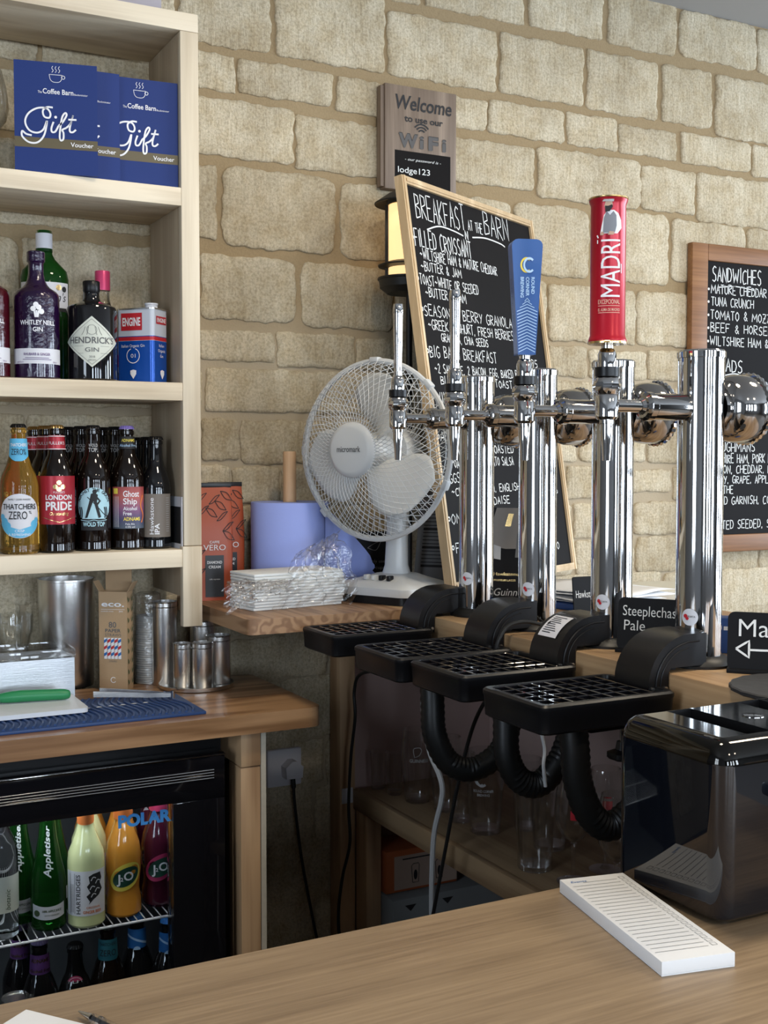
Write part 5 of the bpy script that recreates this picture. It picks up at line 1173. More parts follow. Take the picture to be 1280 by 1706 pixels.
MB().lathe([(0, 0.094), (0.045, 0.0935), (0.053, 0.0905), (0.057, 0.085), (0.058, 0.080), (0, 0.079)], 48, c=HC, R=RY).build('hub_cap', 'fanwhite', FN)
mb = MB(); mb.text('micromark', plane(HC + Vector((0, -0.0942, 0)), (1, 0, 0), (0, 0, 1), 0.0005), 0, -0.004, 0.0125, 0, 'C', w=0.060, bold=0.012); mb.build('lettering', 'inkgrey', FN)
for a in (90, 45, -22, 180, 225): MB().box(hp(GR + 0.003, radians(a), 0.0), (0.022, 0.018, 0.011), 0, 0.003, rot=Matrix.Rotation(radians(-(a - 90)), 3, 'Y')).build('rim_clip', 'fanwhite', FN)
MB().lathe([(0, 0.055), (0.028, 0.052), (0.036, 0.04), (0.037, -0.02), (0, -0.02)], 28, c=HC, R=RY).build('blade_hub', 'fanblade', FN)
for k, a0 in enumerate((66, 186, -54)):
    mb = MB(); vs = []; NU, NV = 14, 12
    for i in range(NU + 1):
        u = i / NU; r_ = 0.030 + 0.133 * u
        wid = radians(58 + 24 * sin(pi * min(1, u * 1.05)) - (30 * max(0, (u - 0.75) / 0.25) ** 2))
        for j in range(NV + 1):
            v = j / NV - 0.5; a = radians(a0) + 0.30 * u + v * wid; vs.append(hp(r_, a, 0.014 - v * 0.045 * (1 - 0.35 * u)))
    mb.add(vs, [(i * (NV + 1) + j, (i + 1) * (NV + 1) + j, (i + 1) * (NV + 1) + j + 1, i * (NV + 1) + j + 1) for i in range(NU) for j in range(NV)])
    o = mb.build('blade', 'fanblade', FN); so_ = o.modifiers.new('thick', 'SOLIDIFY'); so_.thickness = 0.0018

# ------------------------------------------------------------------ cards, lantern and signs behind the fan
t = thing('leaflet', 'small dark leaflet standing behind the fan foot', 'leaflet', (1.27, 2.462, CZ), face_cam(1.27, 2.46, 4))
MB().box((0, 0, 0.067), (0.09, 0.002, 0.134)).build('card', 'ink', t)
mb = MB(); f = front(0, -0.001, 0, 0.0005); mb.text('We only use', f, -0.008, 0.060, 0.008, 0, 'C', w=0.058); mb.text('better cups', f, -0.008, 0.045, 0.008, 0, 'C', w=0.058); mb.ribbon(sp2([(-0.02, 0.095), (-0.005, 0.105), (0.012, 0.112)]), 0.0015, f); mb.ribbon(sp2([(-0.02, 0.095), (0.0, 0.09), (0.012, 0.112)]), 0.0015, f); mb.build('lettering', 'chalkgrey', t)
t = thing('menu_sheet', 'grey printed menu sheet leaning between the fan and chalkboard', 'menu', (1.415, 2.395, CZ), face_cam(1.415, 2.39, -18))
R_ = Matrix.Rotation(radians(-14), 3, 'X')
MB().box(R_ @ Vector((0, 0, 0.12)), (0.15, 0.004, 0.24), rot=R_).build('sheet', 'grey', t)
mb = MB(); f = plane(R_ @ Vector((0, -0.0022, 0)), (1, 0, 0), R_ @ Vector((0, 0, 1)), 0.0005)
for k in range(18): mb.ribbon([(-0.06, 0.05 + k * 0.009), (0.02 + 0.04 * ((k * 7) % 5) / 5, 0.05 + k * 0.009)], 0.002 + (0.004 if k % 5 == 0 else 0), f)
mb.build('print', 'ink', t)

L = thing('post_lantern', 'black post lantern with lit frosted glass below the wooden sign', 'lantern', (1.325, 2.40, CZ))
z0 = -CZ
MB().lathe([(0, 1.753 + z0), (0.052, 1.753 + z0), (0.068, 1.766 + z0), (0.071, 1.783 + z0), (0.0735, 1.785 + z0), (0.0735, 1.789 + z0), (0.05, 1.791 + z0), (0, 1.791 + z0)], 44).build('base', 'lampmetal', L)
MB().lathe([(0.0, 1.9565 + z0), (0.050, 1.956 + z0), (0.0535, 1.965 + z0), (0.080, 1.957 + z0), (0.081, 1.960 + z0), (0.050, 1.981 + z0), (0.030, 1.989 + z0), (0, 1.992 + z0)], 44).build('roof', 'lampmetal', L)
MB().lathe([(0.046, 1.812 + z0), (0.072, 1.815 + z0), (0.073, 1.818 + z0), (0.050, 1.826 + z0), (0.046, 1.826 + z0), (0.046, 1.812 + z0)], 44).build('ring', 'lampmetal', L)
MB().lathe([(0.048, 1.7915 + z0), (0.048, 1.9555 + z0)], 40).build('glass', 'lampglass', L)
for k in range(4):
    a = radians(k * 90 + 152); MB().box((0.0525 * cos(a), 0.0525 * sin(a), 1.874 + z0), (0.007, 0.007, 0.166), rot=a).build('bar', 'lampmetal', L)
MB().rod((0, 0, 0), (0, 0, 1.754 + z0), 0.0075).build('post', 'lampmetal', L)
MB().lathe([(0, 0), (0.05, 0), (0.05, 0.006), (0.012, 0.012), (0, 0.012)], 32).build('foot', 'lampmetal', L)
pl = bpy.data.lights.new('lantern_bulb', 'POINT'); pl.energy = 0.9; pl.color = (1.0, 0.68, 0.32); pl.shadow_soft_size = 0.02
po = bpy.data.objects.new('lantern_bulb', pl); COL.objects.link(po); po.location = (1.325, 2.40, 1.87)

M['cutout'] = mat('cutout_grey', (0.085, 0.08, 0.078), 0.6)
WS = thing('wifi_sign', 'greyed wooden block sign with cut out lettering hung on the stone wall', 'sign', (1.40, 2.5, 2.13), 0); o3 = (1.40, 2.5, 2.13)
MB().box2((1.3085, 2.489, 2.013), (1.505, 2.516, 2.259), 0, 0.001).build('block', 'walnut', WS, o3)
mb = MB(); mb.box2((1.2995, 2.494, 2.018), (1.308, 2.513, 2.254)); mb.build('side_strip', 'walnut', WS, o3)
f = front(1.3085, 2.489, 2.013, 0.0005)
MB().poly([(0.026, 0.008), (0.180, 0.008), (0.180, 0.093), (0.026, 0.093)], f).build('chalk_panel', 'board', WS, o3)
mb = MB(); f2 = front(1.3085, 2.489, 2.013, 0.0011)
mb.text('Welcome', f2, 0.105, 0.191, 0.034, 0, 'C', w=0.155, shear=0.15, bold=0.015); mb.text('to use our', f2, 0.105, 0.163, 0.0155, 0, 'C', w=0.106, bold=0.022)
for rr in (0.008, 0.015, 0.022): mb.ring(f2, 0.099, 0.1365, rr, rr + 0.0036, 0, radians(38), radians(142), 14)
mb.build('lettering', 'ink', WS, o3)
mb = MB()
fsh = front(1.3085 + 0.0014, 2.489, 2.013 + 0.0018, 0.0008)  # black copy set off behind the letters, painting their shadow
for ch, cx in (('W', 0.062), ('i', 0.0985), ('F', 0.131), ('i', 0.161)): mb.text(ch, fsh, cx, 0.1025, 0.031, 1, 'C', bold=0.018 if ch == 'i' else 0.045, w={'W': 0.052, 'F': 0.027, 'i': 0.011}[ch])
f2 = front(1.3085, 2.489, 2.013, 0.0014)
for ch, cx in (('W', 0.062), ('i', 0.0985), ('F', 0.131), ('i', 0.161)): mb.text(ch, f2, cx, 0.1025, 0.031, 0, 'C', bold=0.018 if ch == 'i' else 0.045, w={'W': 0.052, 'F': 0.027, 'i': 0.011}[ch])
mb.build('cutout_lettering', ['cutout', 'ink'], WS, o3)
mb = MB(); mb.text('- our password is -', f2, 0.103, 0.071, 0.0065, 0, 'C', w=0.10, shear=0.3); mb.text('lodge123', f2, 0.078, 0.041, 0.0145, 0, 'C', w=0.088, bold=0.005)
mb.build('chalk_writing', 'chalk', WS, o3)

# ------------------------------------------------------------------ bar counter, its underside and the near counter
mb = MB(); mb.box2((1.1355, 0.5, CZ - 0.065), (1.703, 2.516, CZ), 0, 0.003)
tag(mb.build('bar_counter', 'oaky'), 'oak bar top carrying the four chrome beer founts', 'bar counter')
t = thing('near_counter', 'broad pale oak counter across the foreground', 'counter', (0.1, 0.6, 0)); o3 = (0.1, 0.6, 0)
MB().box2((-0.9, 0.18, WT - 0.04), (1.125, 1.0385, WT), 0, 0.004).build('counter_top', 'oak', t, o3)
MB().box2((-0.88, 0.24, 0), (1.11, 0.98, WT - 0.0405)).build('cabinet', 'room', t, o3)  # unseen body, added to block light from reaching below the counters
t = thing('under_bar_rack', 'softwood rack under the bar holding the glasses', 'rack', (1.4, 1.8, 0)); o3 = (1.4, 1.8, 0)
MB().box2((1.222, 1.06, 0.57), (1.60, 2.455, 0.592), 0, 0.002).build('shelf', 'under', t, o3)
MB().box2((1.205, 1.06, 0.545), (1.2215, 2.455, 0.5925), 0, 0.002).build('shelf_edge', 'under', t, o3)
MB().box2((1.172, 2.457, 0), (1.212, 2.512, 1.032), 0, 0.002).build('post', 'studz', t, o3)
MB().box2((1.2125, 2.40, 0), (1.252, 2.455, 0.544), 0, 0.002).build('post', 'studz', t, o3)
MB().box((1.190, 2.4545, 0.578), (0.028, 0.004, 0.036), 0, 0.001).build('bracket', 'labelwhite', t, o3)
MB().box2((1.2125, 2.500, 0.0), (1.6305, 2.5145, 0.998)).build('end_panel', 'plaster', t, o3)
MB().box2((1.615, 0.7, 0.0), (1.6305, 2.4995, 0.998)).build('back_panel', 'plaster', t, o3)
MB().box2((1.14, 0.6, 0.0), (1.60, 0.70, 0.998)).build('end_frame', 'under', t, o3)

# ------------------------------------------------------------------ beer founts
XC = 1.225; RC = 0.034; ZT = 1.5315; ZA = 1.447; XF = 1.05
NEGX = Matrix.Rotation(radians(-90), 3, 'Y')                # lathe axis Z -> -X
POSX = Matrix.Rotation(radians(90), 3, 'Y')
def fount(yc, label):
    t = thing('beer_fount', label, 'beer fount', (XC, yc, CZ), 0, 'chrome beer founts on the bar'); h = ZT - CZ; za = ZA - CZ
    MB().lathe([(RC, 0.012), (RC, h - 0.012)], 56).build('column', 'chrome', t)
    MB().lathe([(RC - 0.001, h - 0.012), (RC + 0.0015, h - 0.0115), (RC + 0.0015, h - 0.003), (RC - 0.001, h), (0, h + 0.0005)], 56).build('top_cap', 'chrome', t)
    MB().lathe([(0, 0), (0.051, 0), (0.0515, 0.004), (0.047, 0.010), (0.036, 0.016), (RC, 0.016)], 48).build('base_ring', 'rubber', t)
    MB().lathe([(0.0115, 0.030), (0.0185, 0.0345), (0.0195, 0.04), (0.0195, 0.095), (0.021, 0.097), (0.021, 0.107), (0.0195, 0.108), (0.0165, 0.112), (0.0125, 0.1125), (0.0085, 0.108), (0.0, 0.108)], 36, c=(0, 0, za), R=NEGX).build('arm', 'chromed', t)
    MB().lathe([(0.0092, 0.105), (0.0092, 0.16)], 28, c=(0, 0, za), R=NEGX).build('shank', 'chrome', t)
    MB().lathe([(0, 0.108), (0.0115, 0.109), (0.0125, 0.1125), (0.009, 0.117), (0.009, 0.12)], 28, c=(0, 0, za), R=NEGX).build('ball_joint', 'chrome', t)
    # lit badge on the customer side, seen from behind
    b = MB().lathe([(0.030, 0.024), (0.030, 0.036), (0.040, 0.040), (0.047, 0.048), (0.0505, 0.060), (0.0515, 0.078), (0.050, 0.086), (0.046, 0.088)], 56, c=(0, 0, za), R=POSX).build('badge_housing', 'chromed', t)
    MB().lathe([(0.0465, 0.086), (0.053, 0.086), (0.0545, 0.090), (0.053, 0.094), (0.0465, 0.094)], 72, c=(0, 0, za), R=POSX, rib=lambda i, n: 0.02 * (1 if i % 2 else -1)).build('bezel', 'chrome', b)
    MB().lathe([(0, 0.093), (0.0465, 0.091)], 40, c=(0, 0, za), R=POSX).build('lens', 'grey', b)
    # faucet
    xf = XF - XC; V = MB()
    Fz = lambda pr, m, name, n=36, rib=None: MB().lathe([(r_, z_) for r_, z_ in pr], n, c=(xf, 0, za), rib=rib).build(name, m, t)
    Fz([(0, -0.020), (0.0135, -0.020), (0.0165, -0.016), (0.0165, 0.013), (0.0155, 0.0145), (0, 0.0145)], 'chrome', 'faucet_body')
    Fz([(0.0150, 0.0145), (0.0185, 0.020), (0.0200, 0.028), (0.0185, 0.036), (0.0150, 0.0405)], 'chrome', 'faceted_collar', 10)
    Fz([(0.0140, 0.0405), (0.0172, 0.0405), (0.0172, 0.0535), (0.0140, 0.0535)], 'black', 'grip_ring', 40)
    Fz([(0.0130, 0.0535), (0.0130, 0.072), (0.0105, 0.078), (0.0085, 0.080), (0.0085, 0.088), (0.0, 0.088)], 'chrome', 'lever_socket')
    Fz([(0, -0.078), (0.0058, -0.078), (0.0075, -0.055), (0.0092, -0.040), (0.0095, -0.026), (0.0105, -0.0255), (0.0105, -0.0205), (0, -0.0205)], 'chrome', 'spout', 28)
    MB().disc(cyl(RC, 0, 0.0006, radians(-64)), 0, 0.074, 0.0125).build('round_sticker', 'labelwhite', t)
    mb = MB(); g = cyl(RC, 0, 0.0011, radians(-64)); mb.disc(g, -0.006, 0.0755, 0.003); mb.disc(g, -0.0035, 0.072, 0.0025); mb.text('PORTA', g, 0.003, 0.0735, 0.003, 1, 'C', w=0.011); mb.build('logo', ['red', 'ink'], t)
    return t
YC = {1: 1.945, 2: 1.739, 3: 1.528, 4: 1.324}
f1 = fount(YC[1], 'chrome beer fount with a plain chrome lever, nearest the fan')
f2_ = dup(f1, (XC, YC[2], CZ), 0, 'chrome beer fount with a plain chrome lever, second from the fan')
f3_ = dup(f1, (XC, YC[3], CZ), 0, 'chrome beer fount with a blue paddle handle')
f4_ = dup(f1, (XC, YC[4], CZ), 0, 'chrome beer fount with a red can shaped handle, nearest the toaster')
xf = XF - XC; za = ZA - CZ
def lever(t):
    MB().lathe([(0.0072, 0.088), (0.0078, 0.094), (0.0100, 0.200), (0.0100, 0.206), (0.0088, 0.2135), (0, 0.2150)], 28, c=(xf, 0, za)).build('lever', 'chrome', t)
    MB().lathe([(0.0102, 0.196), (0.0106, 0.197), (0.0106, 0.199), (0.0102, 0.200)], 28, c=(xf, 0, za)).build('lever_band', 'chromed', t)
lever(f1); lever(f2_)
# blue paddle
rp = Matrix.Rotation(radians(-20), 3, 'Z'); po_ = Vector((xf, 0, za))
P = MB(); hz0, hz1 = 0.086, 0.264
def pad(x, y, h=0.0): return po_ + rp @ Vector((x, -0.013 + 0.026 - h, y))
out = [(-0.0140, hz0), (0.0140, hz0), (0.0245, hz1 - 0.012)] + [(0.0245 - 0.010 + 0.010 * cos(a), hz1 - 0.010 + 0.010 * sin(a)) for a in [radians(q) for q in (15, 40, 65, 90)]] + [(-0.0145 + 0.010 * cos(a), hz1 - 0.010 + 0.010 * sin(a)) for a in [radians(q) for q in (90, 115, 140, 165)]] + [(-0.0245, hz1 - 0.012)]
P.prism(out, 0.026, pad); pd = P.build('paddle', 'blue', f3_)
bv = pd.modifiers.new('edge', 'BEVEL'); bv.width = 0.0025; bv.segments = 3; bv.limit_method = 'ANGLE'
pf = lambda x, y: pad(x, y, 0.0265); mb = MB()
cy0 = hz1 - 0.040
mb.ring(pf, -0.0015, cy0, 0.0085, 0.0120, 1, radians(50), radians(310), 24, 0.8); mb.ring(lambda x, y: pad(x, y, 0.0269), 0.0030, cy0, 0.0085, 0.0120, 0, radians(45), radians(315), 24, 0.8)
for i, s in enumerate(('ROUND', 'CORNER', 'BREWING')): mb.text(s, lambda x, y: pad(x, y, 0.0266), 0.0075 - i * 0.0085 - 0.001, cy0 - 0.0185, 0.0052, 0, 'L', rot=-pi / 2, bold=0.025)
for k in range(16):
    y = hz0 + 0.004 + k * 0.0048; hw = 0.0128 + (y - hz0) * 0.052
    if k < 14: mb.ribbon([(-hw, y), (0, y + 0.0065), (hw, y)], 0.0013, pf)
for k, hw in ((14, 0.0115), (15, 0.0075), (16, 0.004)): y = hz0 + 0.0042 + k * 0.0048; mb.ribbon([(-hw, y + 0.001), (0, y + 0.0062), (hw, y + 0.001)], 0.0011, pf)
mb.build('lettering', ['paleblue', 'yellow'], pd)
mb = MB(); side = lambda x, y: po_ + rp @ Vector((-0.0205 + 0.0 * y, x, y)); mb.text('ROUND CORNER BREWING', lambda x, y: po_ + rp @ Vector((-0.01405 - (y - hz0) * 0.0624 - 0.0012, -x, y)), -0.002, cy0 - 0.02, 0.0045, 0, 'L', rot=-pi / 2, w=0.085); mb.build('side_lettering', 'ink', pd)
# red can handle
M['peach'] = mat('print_peach', (0.72, 0.42, 0.32), 0.6)
cz0, cz1 = 0.087, 0.288; RCAN = 0.0245
cn = MB().lathe([(0, cz0), (0.0265, cz0), (0.0272, cz0 + 0.003), (0.0262, cz0 + 0.006), (RCAN, cz0 + 0.011), (RCAN, cz1 - 0.010), (0.0262, cz1 - 0.006), (0.0272, cz1 - 0.003), (0.0262, cz1), (0, cz1)], 48, c=(xf, 0, za)).build('can_handle', 'canred', f4_)
MB().lathe([(0.0268, cz1 - 0.002), (0.0276, cz1 - 0.0012), (0.0276, cz1 + 0.0005), (0.024, cz1 + 0.001), (0.022, cz1 - 0.001 + 0.0014), (0, cz1 + 0.0012)], 48, c=(xf, 0, za)).lathe([(0.0268, cz0 + 0.0022), (0.0276, cz0 + 0.0012), (0.0276, cz0 - 0.0012), (0.0, cz0 - 0.0012)], 48, c=(xf, 0, za)).build('gold_rim', 'gold', cn)
aC = -atan2(XF, YC[4]) + radians(6)
def canf(off):
    def fn(x, y, h=0.0):
        a = x / RCAN; R_ = RCAN + off + h; v = Matrix.Rotation(aC, 3, 'Z') @ Vector((R_ * sin(a), -R_ * cos(a), 0)); return Vector((xf, 0, za)) + v + Vector((0, 0, cz0 + y))
    return fn
g = canf(0.0006); mb = MB()
mb.text('MADRI', g, 0.0148, 0.062, 0.0285, 0, 'L', w=0.079, rot=pi / 2)
mb.text('EXCEPCIONAL', g, -0.0005, 0.0525, 0.0062, 1, 'C', w=0.031, bold=0.01); mb.text('EL ALMA DE MADRID', g, -0.0005, 0.0425, 0.0042, 1, 'C', w=0.031, bold=0.01)
for y in (0.0495, 0.0400): mb.patch(g, -0.016, 0.015, y, y + 0.0008, 1, 8, 1)
mb.ribbon([(-0.0165, 0.1435), (-0.0185, 0.1475)], 0.002, g); mb.patch(g, -0.0185, -0.0168, 0.136, 0.141, 0, 2, 1)
mb.patch(g, 0.0165, 0.0178, 0.095, 0.108, 0, 2, 1)
mb.build('lettering', ['print', 'peach'], cn)
mb = MB(); g2 = canf(0.0010)                                 # the printed man in cap and waistcoat
def pp(pts, mi, off): mb.poly(pts, canf(off), mi)
pp([(-0.0135, 0.149), (0.010, 0.149), (0.0165, 0.157), (0.0155, 0.168), (0.011, 0.177), (0.005, 0.181), (-0.004, 0.181), (-0.0085, 0.174), (-0.0115, 0.160)], 0, 0.0010)
pp([(-0.0095, 0.150), (0.006, 0.150), (0.0085, 0.160), (0.008, 0.174), (0.004, 0.1795), (-0.0005, 0.174), (-0.005, 0.1795), (-0.0085, 0.170)], 1, 0.0015)
pp([(-0.006, 0.180), (0.000, 0.1815), (0.003, 0.188), (0.002, 0.194), (-0.006, 0.194), (-0.0078, 0.187)], 2, 0.0015)
pp([(-0.0065, 0.1785), (-0.001, 0.179), (0.0028, 0.185), (0.0020, 0.1885), (-0.003, 0.1865), (-0.007, 0.187)], 3, 0.0020)
pp([(-0.0105, 0.1930), (0.004, 0.1925), (0.0048, 0.196), (0.001, 0.1998), (-0.005, 0.1995), (-0.0085, 0.196)], 4, 0.0020)
pp([(-0.0135, 0.147), (-0.0085, 0.147), (-0.0080, 0.151), (-0.012, 0.152)], 2, 0.0015); pp([(-0.003, 0.147), (0.004, 0.147), (0.006, 0.151), (-0.001, 0.152)], 2, 0.0020)
mb.build('emblem', ['print', 'tweed', 'skin', 'ink', 'chalkgrey'], cn)

# ------------------------------------------------------------------ drip trays with their elbow brackets and hoses
TZ = 1.048
def drip_tray(x0, x1, y0, y1, yc, label):
    t = thing('drip_tray', label, 'drip tray', (x1, (y0 + y1) / 2, TZ), 0, 'black drip trays under the taps'); o3 = (x1, (y0 + y1) / 2, TZ)
    mb = MB(); ol = rrect(x0, y0, x1, y1, 0.012, 4); n = len(ol); cx, cy = (x0 + x1) / 2, (y0 + y1) / 2
    def lp(s, z): return [Vector((cx + (x - cx) * (1 - s / (x1 - x0) * 2), cy + (y - cy) * (1 - s / (y1 - y0) * 2), z)) for x, y in ol]
    L_ = [lp(0.006, TZ - 0.041), lp(0.0025, TZ - 0.038), lp(0.001, TZ - 0.010), lp(0.0, TZ - 0.008), lp(0.0, TZ - 0.003), lp(0.003, TZ), lp(0.010, TZ), lp(0.011, TZ - 0.004), lp(0.012, TZ - 0.028)]
    mb.add([p for l in L_ for p in l], [(a * n + i, a * n + (i + 1) % n, (a + 1) * n + (i + 1) % n, (a + 1) * n + i) for a in range(len(L_) - 1) for i in range(n)] + [tuple(range(n))[::-1], tuple(range((len(L_) - 1) * n, len(L_) * n))])
    mb.build('tray', 'black', t, o3)
    mb = MB(); a0, a1, b0, b1 = x0 + 0.012, x1 - 0.034, y0 + 0.012, y1 - 0.012
    for k in range(9): x = a0 + (a1 - a0) * k / 8; mb.box((x, (b0 + b1) / 2, TZ - 0.0035), (0.0034, b1 - b0, 0.006), 0, 0.0008, 1)
    for k in range(6): y = b0 + (b1 - b0) * k / 5; mb.box(((a0 + a1) / 2, y, TZ - 0.0035), (a1 - a0, 0.0034, 0.0058), 0, 0.0008, 1)
    mb.build('grate', 'blackgloss', t, o3)
    # quarter-round elbow that hooks over the edge of the bar
    e0, e1 = yc - 0.040, yc + 0.036
    outer = [(1.204, CZ + 0.054), (1.172, CZ + 0.054)] + [(1.172 - 0.075 * sin(a), CZ - 0.018 + 0.072 * cos(a)) for a in [radians(q) for q in range(10, 91, 10)]] + [(1.097, TZ - 0.012)]
    inner = [(1.1335, TZ - 0.012), (1.1335, CZ + 0.001), (1.138, CZ + 0.007), (1.204, CZ + 0.007)]
    el = MB().prism([(x, z) for x, z in (outer + inner)], e1 - e0, lambda x, z, h: Vector((x, e1 - h, z))).build('elbow', 'black', t, o3)
    bv = el.modifiers.new('edge', 'BEVEL'); bv.width = 0.003; bv.segments = 3; bv.limit_method = 'ANGLE'
    mb = MB(); R_ = [(1.19, CZ + 0.043), (1.170, CZ + 0.043)] + [(1.172 - 0.062 * sin(a), CZ - 0.018 + 0.060 * cos(a)) for a in [radians(q) for q in range(10, 91, 10)]] + [(1.110, TZ - 0.004)]
    mb.tube([(x, e0 - 0.0004, z) for x, z in R_], 0.0016, n=6); mb.tube([(1.172 - (1.172 - x) * 0.86, e0 - 0.0002, CZ - 0.018 + (z - CZ + 0.018) * 0.86) for x, z in R_[1:]], 0.001, n=6); mb.build('moulding', 'black', el, o3)
    for x in (1.1275, 1.104): MB().rod((x, e0 + 0.001, TZ - 0.004), (x, e0 - 0.0025, TZ - 0.004), 0.003, n=12).build('screw', 'steel', t, o3)
    MB().box((1.145, yc, CZ + 0.004), (0.03, 0.05, 0.006)).build('hook_plate', 'black', t, o3)
    return t, o3
d1 = drip_tray(0.905, 1.120, 1.925, 2.072, YC[1] + 0.045, 'black drip tray nearest the fan, furthest of the four')
d2 = drip_tray(0.893, 1.120, 1.655, 1.822, YC[2] + 0.01, 'black drip tray second from the fan with black cable below')
d3 = drip_tray(0.905, 1.120, 1.475, 1.642, YC[3] + 0.015, 'black drip tray third from the fan, under the blue paddle tap')
d4 = drip_tray(0.889, 1.118, 1.247, 1.402, YC[4], 'black drip tray nearest the toaster, under the red handled tap')
def hose(d, P, r=0.0215):
    P = spline(P, 10); rr = lambda i: r * (1.0 if i % 2 else 0.93)
    return MB().tube(P, rr, n=16).build('drain_hose', 'rubber', d[0], d[1])
hose(d2, [(1.00, 1.73, TZ - 0.03), (0.996, 1.72, 0.955), (0.998, 1.715, 0.90), (1.022, 1.71, 0.852), (1.064, 1.70, 0.836), (1.112, 1.69, 0.862), (1.136, 1.69, 0.915), (1.15, 1.69, 0.975)])
hose(d3, [(1.03, 1.55, TZ - 0.03), (1.026, 1.54, 0.955), (1.026, 1.535, 0.90), (1.046, 1.53, 0.862), (1.080, 1.525, 0.852), (1.116, 1.52, 0.885), (1.138, 1.52, 0.93), (1.15, 1.52, 0.975)])
hose(d4, [(0.987, 1.315, TZ - 0.035), (0.988, 1.31, 0.97), (0.994, 1.31, 0.92), (1.014, 1.308, 0.872), (1.046, 1.305, 0.850), (1.088, 1.30, 0.873), (1.125, 1.30, 0.915), (1.15, 1.30, 0.96)])
def clamp(d, x, y):
    MB().rod((x, y, 0.955), (x, y, TZ - 0.04), 0.0045).build('clamp_screw', 'chrome', d[0], d[1])
    MB().lathe([(0, 0), (0.018, 0), (0.021, 0.003), (0.021, 0.010), (0.010, 0.014), (0.008, 0.026), (0, 0.026)], 24, c=(x, y, 0.938), rib=lambda i, n: 0.09 * cos(i * 2 * pi / n * 5)).build('clamp_knob', 'black', d[0], d[1])
    MB().box((x - 0.02, y, TZ - 0.052), (0.10, 0.03, 0.022), 0, 0.003).build('clamp_arm', 'black', d[0], d[1])
clamp(d4, 1.085, 1.325); clamp(d3, 1.10, 1.56)
# rating label on the third elbow
def elb(yc):
    def fn(x, s, h=0.0):
        a = s / 0.073; return Vector((1.172 - (0.0755 + h) * sin(a), yc - x, CZ - 0.018 + (0.0725 + h) * cos(a)))
    return fn
yl = YC[3] + 0.015
lb = MB().patch(lambda x, y: elb(yl)(x, y, 0.0006), -0.026, 0.022, 0.028, 0.075, 0, 4, 8).build('rating_label', 'labelwhite', d3[0], d3[1])
mb = MB(); g = lambda x, y: elb(yl)(x, y, 0.0011)
for k in range(9): mb.poly([(-0.020, 0.033 + k * 0.0042), (0.012 - (k * 5 % 7) * 0.002, 0.033 + k * 0.0042), (0.012 - (k * 5 % 7) * 0.002, 0.0345 + k * 0.0042), (-0.020, 0.0345 + k * 0.0042)], g)
mb.disc(g, -0.018, 0.05, 0.003); mb.build('lettering', 'ink', lb, d3[1])

# ------------------------------------------------------------------ cables
def cable(name, label, P, r, m): return tag(MB().tube(spline(P, 8), r, n=8).build(name, m), label, 'cable')
cable('power_cable', 'black cable hanging from the second drip tray down the wooden post', [(1.09, 1.83, 1.03), (1.12, 1.95, 0.985), (1.15, 2.15, 0.93), (1.165, 2.33, 0.89), (1.168, 2.372, 0.844), (1.166, 2.364, 0.785), (1.163, 2.38, 0.69), (1.162, 2.39, 0.575), (1.162, 2.384, 0.49), (1.155, 2.41, 0.40), (1.152, 2.425, 0.30), (1.155, 2.41, 0.2), (1.16, 2.40, 0.02)], 0.0038, 'cable')
cable('water_tube', 'white tube hanging in front of the glasses', [(1.15, 1.70, 1.0), (1.12, 1.85, 0.95), (1.12, 1.96, 0.915), (1.125, 1.975, 0.86), (1.13, 1.962, 0.80), (1.14, 1.93, 0.733), (1.135, 1.955, 0.63), (1.135, 1.962, 0.48), (1.137, 1.95, 0.40), (1.14, 1.93, 0.2), (1.14, 1.93, 0.02)], 0.0055, 'cablewhite')
cable('thin_cable', 'thin black cable hanging in front of the etched pint glass', [(1.13, 1.70, 1.0), (1.128, 1.79, 0.90), (1.128, 1.85, 0.77), (1.128, 1.90, 0.62), (1.128, 1.955, 0.45), (1.128, 1.985, 0.36), (1.13, 1.99, 0.02)], 0.0036, 'cable')
cable('sensor_lead', 'thin black lead looping over the second elbow bracket', [(1.100, 1.684, 1.03), (1.104, 1.682, 1.058), (1.125, 1.684, 1.082), (1.16, 1.682, 1.088), (1.20, 1.672, 1.079), (1.24, 1.665, 1.070)], 0.0034, 'cable')
cable('sensor_wire', 'short white wire draped over the black hose below the third tray', [(1.045, 1.49, 0.985), (1.052, 1.484, 0.955), (1.06, 1.482, 0.92), (1.058, 1.482, 0.895), (1.064, 1.485, 0.86)], 0.003, 'cablewhite')
t = thing('wall_socket', 'white wall socket with a plug, low on the stone wall', 'socket', (1.052, 2.517, 0.65))
MB().box((0, -0.006, 0), (0.086, 0.014, 0.088), 0, 0.004).build('plate', 'socket', t)
t2 = thing('plug', 'white mains plug with black lead pushed into the wall socket', 'plug', (1.064, 2.503, 0.648))
MB().prism([(-0.020, -0.018), (0.020, -0.018), (0.022, 0.008), (0.006, 0.022), (-0.006, 0.022), (-0.022, 0.008)], 0.030, lambda x, y, h: Vector((x, -h, y))).build('body', 'socket', t2)
MB().tube(spline([(0, -0.018, -0.018), (0.001, -0.02, -0.04), (0.004, -0.022, -0.09), (0.022, -0.02, -0.22), (0.055, -0.02, -0.39), (0.08, -0.02, -0.50), (0.10, -0.02, -0.64)], 8), lambda i: 0.006 if i < 9 else 0.0036, n=8).build('lead', 'cable', t2)

